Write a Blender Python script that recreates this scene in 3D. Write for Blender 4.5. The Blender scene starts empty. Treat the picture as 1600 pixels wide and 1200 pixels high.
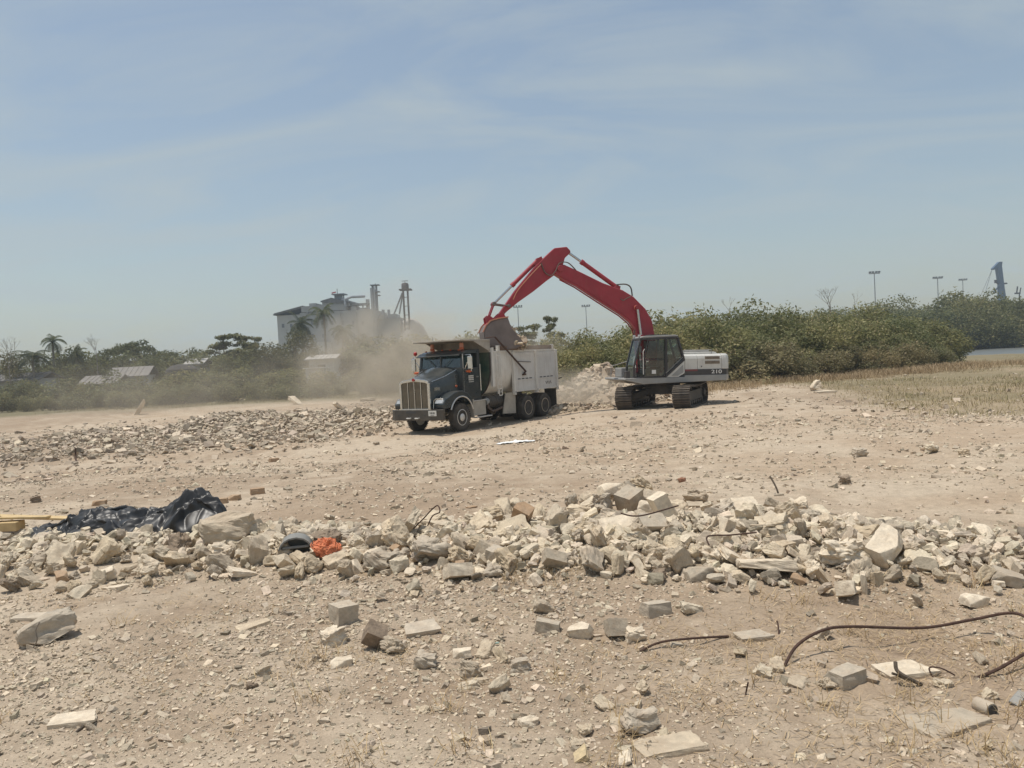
import bpy, bmesh, math, random
import numpy as np
from mathutils import Vector, Matrix, Euler

# ------------------------------------------------------------------ camera, sky, sun, exposure
scene = bpy.context.scene
col = scene.collection
FPX, CAM_Z = 1209.0, 2.2                      # focal length in pixels of a 1600 px wide frame
PITCH, ROLL = math.radians(1.9), math.radians(3.0)
cam_data = bpy.data.cameras.new('camera')
cam_data.sensor_width = 36.0
cam_data.lens = 36.0 * FPX / 1600.0
cam_data.clip_start, cam_data.clip_end = 0.1, 8000.0
cam = bpy.data.objects.new('camera', cam_data)
col.objects.link(cam)
c_f = Vector((0, math.cos(PITCH), -math.sin(PITCH)))
c_u0 = Vector((0, math.sin(PITCH), math.cos(PITCH)))
c_r0 = Vector((1, 0, 0))
c_r = c_r0 * math.cos(ROLL) - c_u0 * math.sin(ROLL)
c_u = c_u0 * math.cos(ROLL) + c_r0 * math.sin(ROLL)
cm = Matrix((c_r, c_u, -c_f)).transposed().to_4x4()
cm.translation = (0, 0, CAM_Z)
cam.matrix_world = cm
scene.camera = cam

SUN_EL, SUN_AZ = math.radians(77), math.radians(-88)   # azimuth measured from +Y towards +X
world = bpy.data.worlds.new('World')
scene.world = world
world.use_nodes = True
wn, wl = world.node_tree.nodes, world.node_tree.links
wn.clear()
w_out = wn.new('ShaderNodeOutputWorld')
w_bg = wn.new('ShaderNodeBackground')
w_sky = wn.new('ShaderNodeTexSky')
w_sky.sky_type = 'NISHITA'
w_sky.sun_disc = False
w_sky.sun_elevation = SUN_EL
w_sky.sun_rotation = SUN_AZ
w_sky.altitude = 0
w_sky.air_density = 1.3
w_sky.dust_density = 1.4
w_sky.ozone_density = 1.0
w_bg.inputs['Strength'].default_value = 0.10
# thin cirrus: streaky noise on the plane of the clouds
w_tc = wn.new('ShaderNodeTexCoord')
w_sep = wn.new('ShaderNodeSeparateXYZ')
wl.new(w_tc.outputs['Generated'], w_sep.inputs[0])
def wmath(op, a, b=None):
    n = wn.new('ShaderNodeMath'); n.operation = op
    for i, v in enumerate((a, b)):
        if v is None: continue
        if isinstance(v, (int, float)): n.inputs[i].default_value = v
        else: wl.new(v, n.inputs[i])
    return n.outputs[0]
w_z = wmath('ADD', wmath('MAXIMUM', w_sep.outputs['Z'], 0.0), 0.16)
w_cmb = wn.new('ShaderNodeCombineXYZ')
wl.new(wmath('DIVIDE', w_sep.outputs['X'], w_z), w_cmb.inputs[0])
wl.new(wmath('DIVIDE', w_sep.outputs['Y'], w_z), w_cmb.inputs[1])
w_map = wn.new('ShaderNodeMapping')
w_map.inputs['Rotation'].default_value = (0, 0, math.radians(52))
w_map.inputs['Scale'].default_value = (0.75, 1.35, 1.0)
wl.new(w_cmb.outputs[0], w_map.inputs['Vector'])
w_n1 = wn.new('ShaderNodeTexNoise')
w_n1.inputs['Scale'].default_value = 1.1
w_n1.inputs['Detail'].default_value = 7
w_n1.inputs['Roughness'].default_value = 0.58
w_n1.inputs['Distortion'].default_value = 1.5
wl.new(w_map.outputs[0], w_n1.inputs['Vector'])
w_ramp = wn.new('ShaderNodeValToRGB')
w_ramp.color_ramp.elements[0].position = 0.42
w_ramp.color_ramp.elements[0].color = (0, 0, 0, 1)
w_ramp.color_ramp.elements[1].position = 0.72
w_ramp.color_ramp.elements[1].color = (1, 1, 1, 1)
wl.new(w_n1.outputs['Fac'], w_ramp.inputs[0])
w_veil = wmath('ADD', wmath('MULTIPLY', w_ramp.outputs[0], 0.58), 0.22)
w_mix = wn.new('ShaderNodeMix'); w_mix.data_type = 'RGBA'
wl.new(w_veil, w_mix.inputs['Factor'])
wl.new(w_sky.outputs[0], w_mix.inputs['A'])
w_mix.inputs['B'].default_value = (4.25, 4.85, 5.05, 1)
wl.new(w_mix.outputs['Result'], w_bg.inputs['Color'])
wl.new(w_bg.outputs[0], w_out.inputs['Surface'])

sun_data = bpy.data.lights.new('sun', 'SUN')
sun_data.energy = 3.6
sun_data.angle = math.radians(0.6)
sun_data.color = (1.0, 0.95, 0.87)
sun = bpy.data.objects.new('sun', sun_data)
col.objects.link(sun)
sd = Vector((math.sin(SUN_AZ) * math.cos(SUN_EL), math.cos(SUN_AZ) * math.cos(SUN_EL), math.sin(SUN_EL)))
sun.rotation_euler = sd.to_track_quat('Z', 'Y').to_euler()
sun.location = sd * 50

scene.view_settings.view_transform = 'Standard'
scene.view_settings.look = 'None'
scene.view_settings.exposure = 0.10
scene.view_settings.gamma = 1.0
scene.render.engine = 'CYCLES'
scene.cycles.use_denoising = True
scene.cycles.max_bounces = 6
scene.cycles.diffuse_bounces = 3
scene.cycles.transparent_max_bounces = 24
scene.cycles.volume_bounces = 1
scene.cycles.volume_max_steps = 128

# ------------------------------------------------------------------ helpers
def ray(px, py):
    return c_f + c_r * ((px - 800) / FPX) + c_u * ((600 - py) / FPX)
def at_y(px, py, Y):                           # the point Y metres out on the line of sight through a pixel of the photo
    d = ray(px, py); return Vector((0, 0, CAM_Z)) + d * (Y / d.y)

def tag(o, label=None, cat=None, group=None, kind=None):
    if label: o['label'] = label
    if cat: o['category'] = cat
    if group: o['group'] = group
    if kind: o['kind'] = kind
    return o
def empty(name, loc=(0, 0, 0), rz=0.0):
    o = bpy.data.objects.new(name, None)
    o.empty_display_size = 0.3
    col.objects.link(o); o.location = loc; o.rotation_euler = (0, 0, rz)
    return o
def link(name, mesh, parent=None):
    o = bpy.data.objects.new(name, mesh); col.objects.link(o)
    if parent: o.parent = parent
    return o
def copy_tree(o, parent=None):
    c = o.copy(); col.objects.link(c); c.parent = parent
    for ch in list(o.children): copy_tree(ch, c)
    return c

class MB:
    """collects shapes into one mesh"""
    def __init__(s, xf=None): s.v = []; s.f = []; s.xf = xf
    def add(s, vs, fs):
        b = len(s.v); s.v += [tuple(v) for v in vs]; s.f += [tuple(i + b for i in f) for f in fs]; return s
    def box(s, c, d, rot=None):
        x, y, z = d[0] / 2, d[1] / 2, d[2] / 2
        vs = [Vector((i * x, j * y, k * z)) for i in (-1, 1) for j in (-1, 1) for k in (-1, 1)]
        if rot is not None:
            m = Euler(rot).to_matrix(); vs = [m @ v for v in vs]
        c = Vector(c); vs = [v + c for v in vs]
        return s.add(vs, [(0, 1, 3, 2), (4, 6, 7, 5), (0, 4, 5, 1), (2, 3, 7, 6), (0, 2, 6, 4), (1, 5, 7, 3)])
    def bb(s, x0, x1, y0, y1, z0, z1):
        return s.box(((x0 + x1) / 2, (y0 + y1) / 2, (z0 + z1) / 2), (abs(x1 - x0), abs(y1 - y0), abs(z1 - z0)))
    def bar(s, a, b, w, h, up=(0, 0, 1)):
        a, b = Vector(a), Vector(b); d = (b - a)
        t = d.normalized(); upv = Vector(up)
        if abs(t.dot(upv)) > 0.98: upv = Vector((1, 0, 0))
        n = t.cross(upv).normalized(); m = n.cross(t)
        vs = [p + n * (i * w / 2) + m * (j * h / 2) for p in (a, b) for i, j in ((-1, -1), (1, -1), (1, 1), (-1, 1))]
        return s.add(vs, [(3, 2, 1, 0), (4, 5, 6, 7), (0, 1, 5, 4), (1, 2, 6, 5), (2, 3, 7, 6), (3, 0, 4, 7)])
    def tube(s, pts, r, n=10, cap=True):
        pts = [Vector(p) for p in pts]; k = len(pts)
        rs = list(r) if hasattr(r, '__len__') else [r] * k
        t0 = (pts[1] - pts[0]).normalized()
        up = Vector((0, 0, 1)) if abs(t0.z) < 0.9 else Vector((1, 0, 0))
        nrm = t0.cross(up).normalized(); vs = []
        for i, p in enumerate(pts):
            t = (pts[min(i + 1, k - 1)] - pts[max(i - 1, 0)])
            t = t.normalized() if t.length > 1e-9 else t0
            nrm = (nrm - t * nrm.dot(t)).normalized(); bi = t.cross(nrm)
            for j in range(n):
                a = 2 * math.pi * j / n
                vs.append(p + (nrm * math.cos(a) + bi * math.sin(a)) * rs[i])
        fs = [(i * n + j, i * n + (j + 1) % n, (i + 1) * n + (j + 1) % n, (i + 1) * n + j) for i in range(k - 1) for j in range(n)]
        if cap: fs += [tuple(range(n - 1, -1, -1)), tuple((k - 1) * n + j for j in range(n))]
        return s.add(vs, fs)
    def prism(s, poly, a, b, axis='y'):
        """2D outline pushed along an axis: y -> (x,z) outline, x -> (y,z), z -> (x,y)"""
        def P(u, v, w):
            return {'y': (u, w, v), 'x': (w, u, v), 'z': (u, v, w)}[axis]
        n = len(poly)
        vs = [P(u, v, a) for u, v in poly] + [P(u, v, b) for u, v in poly]
        fs = [tuple(range(n)), tuple(range(2 * n - 1, n - 1, -1))] + [(i, i + n, (i + 1) % n + n, (i + 1) % n) for i in range(n)]
        return s.add(vs, fs)
    def strip(s, line, a, b, th, axis='y'):
        """open 2D line given a thickness and pushed along an axis (a curved sheet)"""
        n = len(line); off = []
        for i in range(n):
            p, q = Vector(line[max(i - 1, 0)]), Vector(line[min(i + 1, n - 1)])
            t = (q - p).normalized(); off.append((line[i][0] - t.y * th, line[i][1] + t.x * th))
        return s.prism(list(line) + off[::-1], a, b, axis)
    def loft(s, rings, cap=True):
        n = len(rings[0]); k = len(rings)
        vs = [p for r in rings for p in r]
        fs = [(i * n + j, i * n + (j + 1) % n, (i + 1) * n + (j + 1) % n, (i + 1) * n + j) for i in range(k - 1) for j in range(n)]
        if cap: fs += [tuple(range(n - 1, -1, -1)), tuple((k - 1) * n + j for j in range(n))]
        return s.add(vs, fs)
    def lathe(s, prof, c, axis='y', n=24):
        """profile (radius, offset) turned about an axis through c"""
        rings = []
        for r, h in prof:
            ring = []
            for j in range(n):
                a = 2 * math.pi * j / n; u, v = r * math.cos(a), r * math.sin(a)
                ring.append({'y': (c[0] + u, c[1] + h, c[2] + v), 'x': (c[0] + h, c[1] + u, c[2] + v), 'z': (c[0] + u, c[1] + v, c[2] + h)}[axis])
            rings.append(ring)
        return s.loft(rings)
    def ball(s, c, r, n=10):
        rr = r if hasattr(r, '__len__') else (r, r, r)
        return s.loft([[(c[0] + rr[0] * math.sin(t) * math.cos(a), c[1] + rr[1] * math.sin(t) * math.sin(a), c[2] + rr[2] * math.cos(t))
                        for a in [2 * math.pi * j / n for j in range(n)]] for t in [math.pi * (i + 0.15) / (n // 2 + 0.3) for i in range(n // 2 + 1)]])
    def build(s, name, mat, parent=None, smooth=False, bevel=0.0, ang=35):
        vs = s.v if s.xf is None else [tuple(s.xf @ Vector(v)) for v in s.v]
        me = bpy.data.meshes.new(name); me.from_pydata(vs, [], s.f)
        bm = bmesh.new(); bm.from_mesh(me); bmesh.ops.recalc_face_normals(bm, faces=bm.faces); bm.to_mesh(me); bm.free()
        me.materials.append(MATS[mat] if isinstance(mat, str) else mat)
        if smooth:
            me.polygons.foreach_set('use_smooth', [True] * len(me.polygons))
            try: me.set_sharp_from_angle(angle=math.radians(ang))
            except Exception: pass
        o = link(name, me, parent)
        if bevel > 0:
            b = o.modifiers.new('bevel', 'BEVEL'); b.width = bevel; b.segments = 2; b.limit_method = 'ANGLE'; b.angle_limit = math.radians(30)
        return o

def np_mesh(name, V, Fq, mat, tone=None, parent=None, smooth=False):
    """big mesh from numpy arrays; faces all of one size; tone = colour per vertex"""
    me = bpy.data.meshes.new(name)
    k = Fq.shape[1]
    me.vertices.add(len(V)); me.vertices.foreach_set('co', np.asarray(V, np.float32).ravel())
    me.loops.add(Fq.size); me.loops.foreach_set('vertex_index', Fq.astype(np.int32).ravel())
    me.polygons.add(len(Fq))
    me.polygons.foreach_set('loop_start', np.arange(0, Fq.size, k, dtype=np.int32))
    me.update(calc_edges=True)
    me.polygons.foreach_set('use_smooth', np.full(len(Fq), smooth))
    if tone is not None:
        a = me.color_attributes.new('tone', 'FLOAT_COLOR', 'POINT')
        t = np.ones((len(V), 4), np.float32)
        t[:, :3] = tone if tone.ndim == 2 else tone[:, None]
        a.data.foreach_set('color', t.ravel())
    me.materials.append(MATS[mat] if isinstance(mat, str) else mat)
    return link(name, me, parent)

def text_part(name, body, size, mat, parent, matrix, extrude=0.004, sx=1.0, shear=0.0):
    cu = bpy.data.curves.new(name, 'FONT'); cu.body = body; cu.size = size; cu.extrude = extrude
    cu.align_x = 'CENTER'; cu.align_y = 'CENTER'; cu.shear = shear; cu.offset = 0.012 * size
    t = bpy.data.objects.new(name, cu); col.objects.link(t)
    bpy.context.view_layer.update()
    me = bpy.data.meshes.new_from_object(t.evaluated_get(bpy.context.evaluated_depsgraph_get()))
    bpy.data.objects.remove(t); bpy.data.curves.remove(cu)
    me.transform(matrix @ Matrix.Diagonal((sx, 1, 1, 1))); me.name = name
    me.materials.clear(); me.materials.append(MATS[mat])
    return link(name, me, parent)

# numpy noise
_T = np.random.default_rng(5).random((256, 256))
def vnoise(x, y):
    x = np.asarray(x, float); y = np.asarray(y, float)
    xi = np.floor(x).astype(int); yi = np.floor(y).astype(int)
    fx = x - xi; fy = y - yi; fx = fx * fx * (3 - 2 * fx); fy = fy * fy * (3 - 2 * fy)
    a = _T[xi & 255, yi & 255]; b = _T[(xi + 1) & 255, yi & 255]; c = _T[xi & 255, (yi + 1) & 255]; d = _T[(xi + 1) & 255, (yi + 1) & 255]
    return (a * (1 - fx) + b * fx) * (1 - fy) + (c * (1 - fx) + d * fx) * fy - 0.5
def fbm(x, y, o=4, g=0.5):
    r = 0; a = 1
    for i in range(o):
        r = r + a * vnoise(x * 2 ** i + 17.3 * i, y * 2 ** i - 9.1 * i); a *= g
    return r
def sstep(a, b, x):
    t = np.clip((x - a) / (b - a), 0, 1); return t * t * (3 - 2 * t)

# ------------------------------------------------------------------ materials
MATS = {}
def nt(name):
    m = bpy.data.materials.new(name); m.use_nodes = True
    n, l = m.node_tree.nodes, m.node_tree.links
    return m, n, l, n['Principled BSDF']
def mixc(n, l, fac, a, b, mode='MIX'):
    x = n.new('ShaderNodeMix'); x.data_type = 'RGBA'; x.blend_type = mode
    for key, v in (('Factor', fac), ('A', a), ('B', b)):
        s = x.inputs[key]
        if hasattr(v, 'is_output'): l.new(v, s)
        elif key == 'Factor': s.default_value = v
        else: s.default_value = (*v[:3], 1)
    return x.outputs['Result']
def noise(n, l, scale, detail=5, rough=0.6, vec=None, dist=0.0):
    x = n.new('ShaderNodeTexNoise'); x.inputs['Scale'].default_value = scale
    x.inputs['Detail'].default_value = detail; x.inputs['Roughness'].default_value = rough; x.inputs['Distortion'].default_value = dist
    if vec is not None: l.new(vec, x.inputs['Vector'])
    return x.outputs['Fac']
def ramp(n, l, fac, p0, p1, c0=(0, 0, 0), c1=(1, 1, 1)):
    x = n.new('ShaderNodeValToRGB'); e = x.color_ramp.elements
    e[0].position, e[1].position = p0, p1; e[0].color = (*c0, 1); e[1].color = (*c1, 1)
    l.new(fac, x.inputs[0]); return x.outputs['Color']
def coords(n): return n.new('ShaderNodeTexCoord').outputs['Object']
def bump(n, l, h, strength, dist, bsdf):
    b = n.new('ShaderNodeBump'); b.inputs['Strength'].default_value = strength; b.inputs['Distance'].default_value = dist
    l.new(h, b.inputs['Height']); l.new(b.outputs[0], bsdf.inputs['Normal'])
DUST = (0.36, 0.29, 0.21)
def mat(name, c, rough=0.6, metal=0.0, var=0.15, scale=3.0, dust=0.0, bmp=0.0, bscale=40, coat=0.0, spec=0.5, streak=0.0):
    m, n, l, b = nt(name); v = coords(n)
    f = noise(n, l, scale, 6, 0.6, v)
    cc = mixc(n, l, ramp(n, l, f, 0.3, 0.7), [x * (1 - var) for x in c], [min(1, x * (1 + var)) for x in c])
    if streak > 0:                                  # rust and grime runs
        mp = n.new('ShaderNodeMapping'); mp.inputs['Scale'].default_value = (5, 5, 0.8); l.new(v, mp.inputs['Vector'])
        s = noise(n, l, 2.2, 6, 0.65, mp.outputs[0])
        sf = n.new('ShaderNodeMath'); sf.operation = 'MULTIPLY'; l.new(ramp(n, l, s, 0.52, 0.78), sf.inputs[0]); sf.inputs[1].default_value = streak
        cc = mixc(n, l, sf.outputs[0], cc, (0.20, 0.13, 0.085))
    rf = rough
    if dust > 0:
        g = n.new('ShaderNodeNewGeometry'); sp = n.new('ShaderNodeSeparateXYZ'); l.new(g.outputs['Normal'], sp.inputs[0])
        up = n.new('ShaderNodeMapRange'); l.new(sp.outputs['Z'], up.inputs[0]); up.inputs[1].default_value = -0.2; up.inputs[2].default_value = 1.0
        up.inputs[3].default_value = 0.35; up.inputs[4].default_value = 1.0
        d2 = ramp(n, l, noise(n, l, 1.7, 7, 0.7, v), 0.30, 0.72)
        mu = n.new('ShaderNodeMath'); mu.operation = 'MULTIPLY'; l.new(up.outputs[0], mu.inputs[0]); l.new(d2, mu.inputs[1])
        mu2 = n.new('ShaderNodeMath'); mu2.operation = 'MULTIPLY'; l.new(mu.outputs[0], mu2.inputs[0]); mu2.inputs[1].default_value = dust
        cc = mixc(n, l, mu2.outputs[0], cc, DUST)
        mr = n.new('ShaderNodeMapRange'); l.new(mu2.outputs[0], mr.inputs[0]); mr.inputs[3].default_value = rough; mr.inputs[4].default_value = 0.95
        l.new(mr.outputs[0], b.inputs['Roughness'])
    else: b.inputs['Roughness'].default_value = rough
    l.new(cc, b.inputs['Base Color'])
    b.inputs['Metallic'].default_value = metal; b.inputs['Coat Weight'].default_value = coat
    b.inputs['Specular IOR Level'].default_value = spec
    if bmp > 0: bump(n, l, noise(n, l, bscale, 5, 0.6, v), bmp, 0.02, b)
    MATS[name] = m; return m
def tone_mat(name, rough=0.9, trans=0.0, bmp=0.0, bscale=60, grain=0.2, gscale=25, vary=False):
    """colour comes from the pieces' own colour attribute, with a little grain"""
    m, n, l, b = nt(name); v = coords(n)
    a = n.new('ShaderNodeVertexColor'); a.layer_name = 'tone'
    g = noise(n, l, gscale, 5, 0.65, v)
    cc = mixc(n, l, 1.0, a.outputs['Color'], ramp(n, l, g, 0.25, 0.75, (1 - grain,) * 3, (1 + grain,) * 3), 'MULTIPLY')
    if vary:                                             # every plant its own shade
        oi = n.new('ShaderNodeObjectInfo'); cc = mixc(n, l, 1.0, cc, ramp(n, l, oi.outputs['Random'], 0.0, 1.0, (0.70, 0.78, 0.72), (1.20, 1.14, 1.02)), 'MULTIPLY')
    l.new(cc, b.inputs['Base Color']); b.inputs['Roughness'].default_value = rough; b.inputs['Specular IOR Level'].default_value = 0.25
    if bmp > 0: bump(n, l, noise(n, l, bscale, 5, 0.6, v), bmp, 0.02, b)
    if trans > 0:
        t = n.new('ShaderNodeBsdfTranslucent'); l.new(cc, t.inputs['Color'])
        mx = n.new('ShaderNodeMixShader'); mx.inputs[0].default_value = trans
        l.new(b.outputs[0], mx.inputs[1]); l.new(t.outputs[0], mx.inputs[2])
        l.new(mx.outputs[0], n['Material Output'].inputs['Surface'])
    MATS[name] = m; return m
def stone_mat(name, stops, bmp=0.5, rough=0.92):
    """broken concrete: each piece its own tone, mottled, pitted"""
    m, n, l, b = nt(name); v = coords(n)
    oi = n.new('ShaderNodeObjectInfo')
    r = n.new('ShaderNodeValToRGB'); e = r.color_ramp.elements
    while len(e) < len(stops): e.new(0.5)
    for i, c in enumerate(stops): e[i].position = i / (len(stops) - 1); e[i].color = (*c, 1)
    l.new(oi.outputs['Random'], r.inputs[0])
    ad = n.new('ShaderNodeVectorMath'); ad.operation = 'ADD'; l.new(v, ad.inputs[0])
    cb = n.new('ShaderNodeCombineXYZ'); ml = n.new('ShaderNodeMath'); ml.operation = 'MULTIPLY'; l.new(oi.outputs['Random'], ml.inputs[0]); ml.inputs[1].default_value = 40
    for i in range(3): l.new(ml.outputs[0], cb.inputs[i])
    l.new(cb.outputs[0], ad.inputs[1]); v2 = ad.outputs[0]
    f = ramp(n, l, noise(n, l, 5.0, 8, 0.7, v2), 0.28, 0.72, (0.72, 0.72, 0.72), (1.16, 1.14, 1.10))
    cc = mixc(n, l, 1.0, r.outputs[0], f, 'MULTIPLY')
    sp = ramp(n, l, noise(n, l, 38, 3, 0.7, v2), 0.60, 0.70)
    sm = n.new('ShaderNodeMath'); sm.operation = 'MULTIPLY'; l.new(sp, sm.inputs[0]); sm.inputs[1].default_value = 0.35
    cc = mixc(n, l, sm.outputs[0], cc, (0.22, 0.185, 0.14))
    st = ramp(n, l, noise(n, l, 2.1, 6, 0.65, v2), 0.46, 0.66)                # caked soil
    s2 = n.new('ShaderNodeMath'); s2.operation = 'MULTIPLY'; l.new(st, s2.inputs[0]); s2.inputs[1].default_value = 0.55
    cc = mixc(n, l, s2.outputs[0], cc, (0.40, 0.305, 0.215))
    l.new(cc, b.inputs['Base Color']); b.inputs['Roughness'].default_value = rough; b.inputs['Specular IOR Level'].default_value = 0.2
    h = n.new('ShaderNodeMath'); h.operation = 'ADD'; l.new(noise(n, l, 16, 8, 0.7, v2), h.inputs[0]); l.new(noise(n, l, 55, 4, 0.7, v2), h.inputs[1])
    bump(n, l, h.outputs[0], bmp, 0.016, b)
    MATS[name] = m; return m
def glass_mat(name, tint, refl=0.10):
    m, n, l, b = nt(name); n.remove(b)
    t = n.new('ShaderNodeBsdfTransparent'); t.inputs[0].default_value = (*tint, 1)
    g = n.new('ShaderNodeBsdfGlossy'); g.inputs['Roughness'].default_value = 0.06; g.inputs['Color'].default_value = (0.9, 0.95, 0.95, 1)
    lw = n.new('ShaderNodeLayerWeight'); lw.inputs[0].default_value = 0.25
    mr = n.new('ShaderNodeMapRange'); l.new(lw.outputs['Fresnel'], mr.inputs[0]); mr.inputs[3].default_value = refl; mr.inputs[4].default_value = 0.85
    x = n.new('ShaderNodeMixShader'); l.new(mr.outputs[0], x.inputs[0]); l.new(t.outputs[0], x.inputs[1]); l.new(g.outputs[0], x.inputs[2])
    l.new(x.outputs[0], n['Material Output'].inputs['Surface']); MATS[name] = m; return m
def volume_mat(name, color, dens_fn, aniso=0.2):
    m, n, l, b = nt(name); n.remove(b)
    pv = n.new('ShaderNodeVolumePrincipled'); pv.inputs['Color'].default_value = (*color, 1); pv.inputs['Anisotropy'].default_value = aniso
    d = dens_fn(n, l)
    if isinstance(d, float): pv.inputs['Density'].default_value = d
    else: l.new(d, pv.inputs['Density'])
    l.new(pv.outputs[0], n['Material Output'].inputs['Volume']); MATS[name] = m; return m

# paint, metal, rubber, glass
mat('green_paint', (0.012, 0.024, 0.030), 0.25, 0.0, 0.25, 2.0, dust=0.24, coat=0.35)
mat('white_paint', (0.68, 0.665, 0.62), 0.5, 0, 0.08, 2.0, dust=0.34, streak=0.42, bmp=0.2, bscale=2.2)
mat('panel_paint', (0.64, 0.635, 0.61), 0.5, 0, 0.08, 2.0, dust=0.36, streak=0.34, bmp=0.25, bscale=2.2)
mat('head_green', (0.022, 0.075, 0.048), 0.5, 0, 0.3, 2.5, dust=0.75)
mat('tan_dirty', (0.37, 0.34, 0.29), 0.85, 0, 0.2, 3.0, dust=0.35)
mat('chrome', (0.66, 0.66, 0.64), 0.22, 1.0, 0.1, 6.0, dust=0.22)
mat('alloy', (0.66, 0.65, 0.62), 0.38, 0.45, 0.12, 9.0, dust=0.30)
mat('grille_mesh', (0.22, 0.19, 0.14), 0.6, 0.3, 0.2, 8.0, dust=0.75)
mat('dark_steel', (0.045, 0.042, 0.040), 0.6, 0.3, 0.25, 4.0, dust=0.45)
mat('bumper_steel', (0.075, 0.070, 0.064), 0.45, 0.6, 0.2, 4.0, dust=0.40)
mat('black_plastic', (0.018, 0.018, 0.020), 0.45, 0, 0.2, 4.0, dust=0.25)
mat('rubber', (0.030, 0.029, 0.028), 0.85, 0, 0.25, 5.0, dust=0.55, bmp=0.3)
mat('rim_tan', (0.60, 0.49, 0.36), 0.7, 0, 0.2, 6.0, dust=0.3)
mat('wood_board', (0.155, 0.095, 0.065), 0.85, 0, 0.3, 5.0, dust=0.45, bmp=0.3)
mat('orange_lens', (0.55, 0.10, 0.02), 0.25, 0, 0.1, 5.0, dust=0.2)
mat('pink_lens', (0.55, 0.22, 0.13), 0.3, 0, 0.1, 5.0, dust=0.3)
mat('red_lens', (0.35, 0.02, 0.015), 0.25, 0, 0.1, 5.0)
mat('lamp_lens', (0.55, 0.56, 0.55), 0.12, 0.4, 0.1, 12.0, dust=0.2)
mat('seat_fabric', (0.05, 0.055, 0.06), 0.9)
mat('seat_grey', (0.16, 0.16, 0.15), 0.9)
mat('plate_white', (0.60, 0.59, 0.55), 0.5, 0, 0.1, 30, dust=0.2)
mat('letter_white', (0.72, 0.71, 0.68), 0.5, 0, 0.05, 20)
mat('letter_dark', (0.05, 0.05, 0.05), 0.6)
mat('red_paint', (0.315, 0.011, 0.027), 0.42, 0, 0.16, 1.4, dust=0.16, coat=0.05, streak=0.14, bmp=0.12, bscale=3)
mat('exc_white', (0.60, 0.59, 0.55), 0.42, 0, 0.07, 2.0, dust=0.32, streak=0.22)
mat('exc_grey', (0.30, 0.30, 0.29), 0.5, 0, 0.12, 2.0, dust=0.35)
mat('exc_dark', (0.028, 0.028, 0.032), 0.42, 0, 0.2, 3.0, dust=0.22)
mat('exc_stripe', (0.16, 0.022, 0.028), 0.45, 0, 0.2, 3.0, dust=0.2)
mat('louvre', (0.25, 0.20, 0.15), 0.8, 0, 0.2, 10, dust=0.3)
mat('track_steel', (0.085, 0.073, 0.066), 0.62, 0.5, 0.3, 5.0, dust=0.60, bmp=0.2)
mat('rod_chrome', (0.50, 0.52, 0.53), 0.2, 1.0, 0.05, 5.0)
mat('bucket_steel', (0.17, 0.14, 0.135), 0.6, 0.35, 0.25, 2.0, dust=0.45)
mat('hose', (0.12, 0.09, 0.07), 0.7, 0, 0.2, 5.0)
mat('rust', (0.085, 0.048, 0.034), 0.88, 0.2, 0.3, 30.0, bmp=0.4, bscale=120)
mat('rust_grey', (0.12, 0.085, 0.065), 0.88, 0.1, 0.3, 30.0, bmp=0.4, bscale=120)
mat('tarp', (0.011, 0.012, 0.014), 0.40, 0, 0.3, 2.5, dust=0.10, spec=0.55)
mat('yellow_wood', (0.55, 0.40, 0.20), 0.8, 0, 0.18, 6.0, dust=0.2)
mat('orange_net', (0.66, 0.20, 0.085), 0.75, 0, 0.25, 30.0, dust=0.2)
mat('grey_plastic', (0.20, 0.20, 0.185), 0.45, 0, 0.15, 12.0, dust=0.4)
mat('white_cloth', (0.74, 0.74, 0.72), 0.8, 0, 0.06)
mat('bark', (0.11, 0.085, 0.062), 0.95, 0, 0.3, 6.0, bmp=0.5)
mat('pale_bark', (0.22, 0.19, 0.155), 0.95, 0, 0.3, 6.0, bmp=0.5)
mat('concrete_wall', (0.33, 0.33, 0.315), 0.9, 0, 0.14, 0.35, streak=0.3)
mat('pale_wall', (0.47, 0.465, 0.44), 0.9, 0, 0.10, 0.5, streak=0.2)
mat('roof_sheet', (0.17, 0.158, 0.145), 0.7, 0.2, 0.2, 1.2, streak=0.5)
mat('roof_pale', (0.36, 0.345, 0.32), 0.8, 0, 0.15, 1.0, streak=0.3)
mat('roof_dark', (0.13, 0.125, 0.12), 0.8, 0, 0.25, 1.0)
mat('tower_dark', (0.055, 0.045, 0.05), 0.7, 0.2, 0.2)
mat('tower_steel', (0.22, 0.23, 0.24), 0.6, 0.3, 0.2)
mat('galvanised', (0.35, 0.36, 0.37), 0.5, 0.5, 0.15)
mat('crane_blue', (0.075, 0.12, 0.19), 0.55, 0.1, 0.15)
mat('flag_red', (0.45, 0.04, 0.04), 0.8)
mat('dark_heap', (0.050, 0.046, 0.043), 0.9, 0, 0.3, 1.0)
mat('window_grey', (0.16, 0.165, 0.17), 0.4)
mat('window_dark', (0.03, 0.035, 0.04), 0.15)
glass_mat('truck_glass', (0.30, 0.40, 0.40), 0.07)
glass_mat('exc_glass', (0.38, 0.47, 0.43), 0.08)
tone_mat('leaf', 0.55, trans=0.40, grain=0.15, gscale=3, vary=True)
tone_mat('gravel', 0.95, grain=0.25, gscale=45, bmp=0.35, bscale=90)
tone_mat('straw', 0.9, grain=0.2, trans=0.12)
stone_mat('concrete_chunk', [(0.54, 0.435, 0.305), (0.66, 0.55, 0.40), (0.60, 0.51, 0.385), (0.71, 0.615, 0.47), (0.50, 0.42, 0.32), (0.67, 0.555, 0.405), (0.44, 0.375, 0.295)])
stone_mat('grey_block', [(0.44, 0.375, 0.29), (0.48, 0.415, 0.33), (0.53, 0.455, 0.36)], bmp=0.3)
stone_mat('pale_block', [(0.68, 0.58, 0.445), (0.73, 0.63, 0.495)], bmp=0.3)
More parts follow.
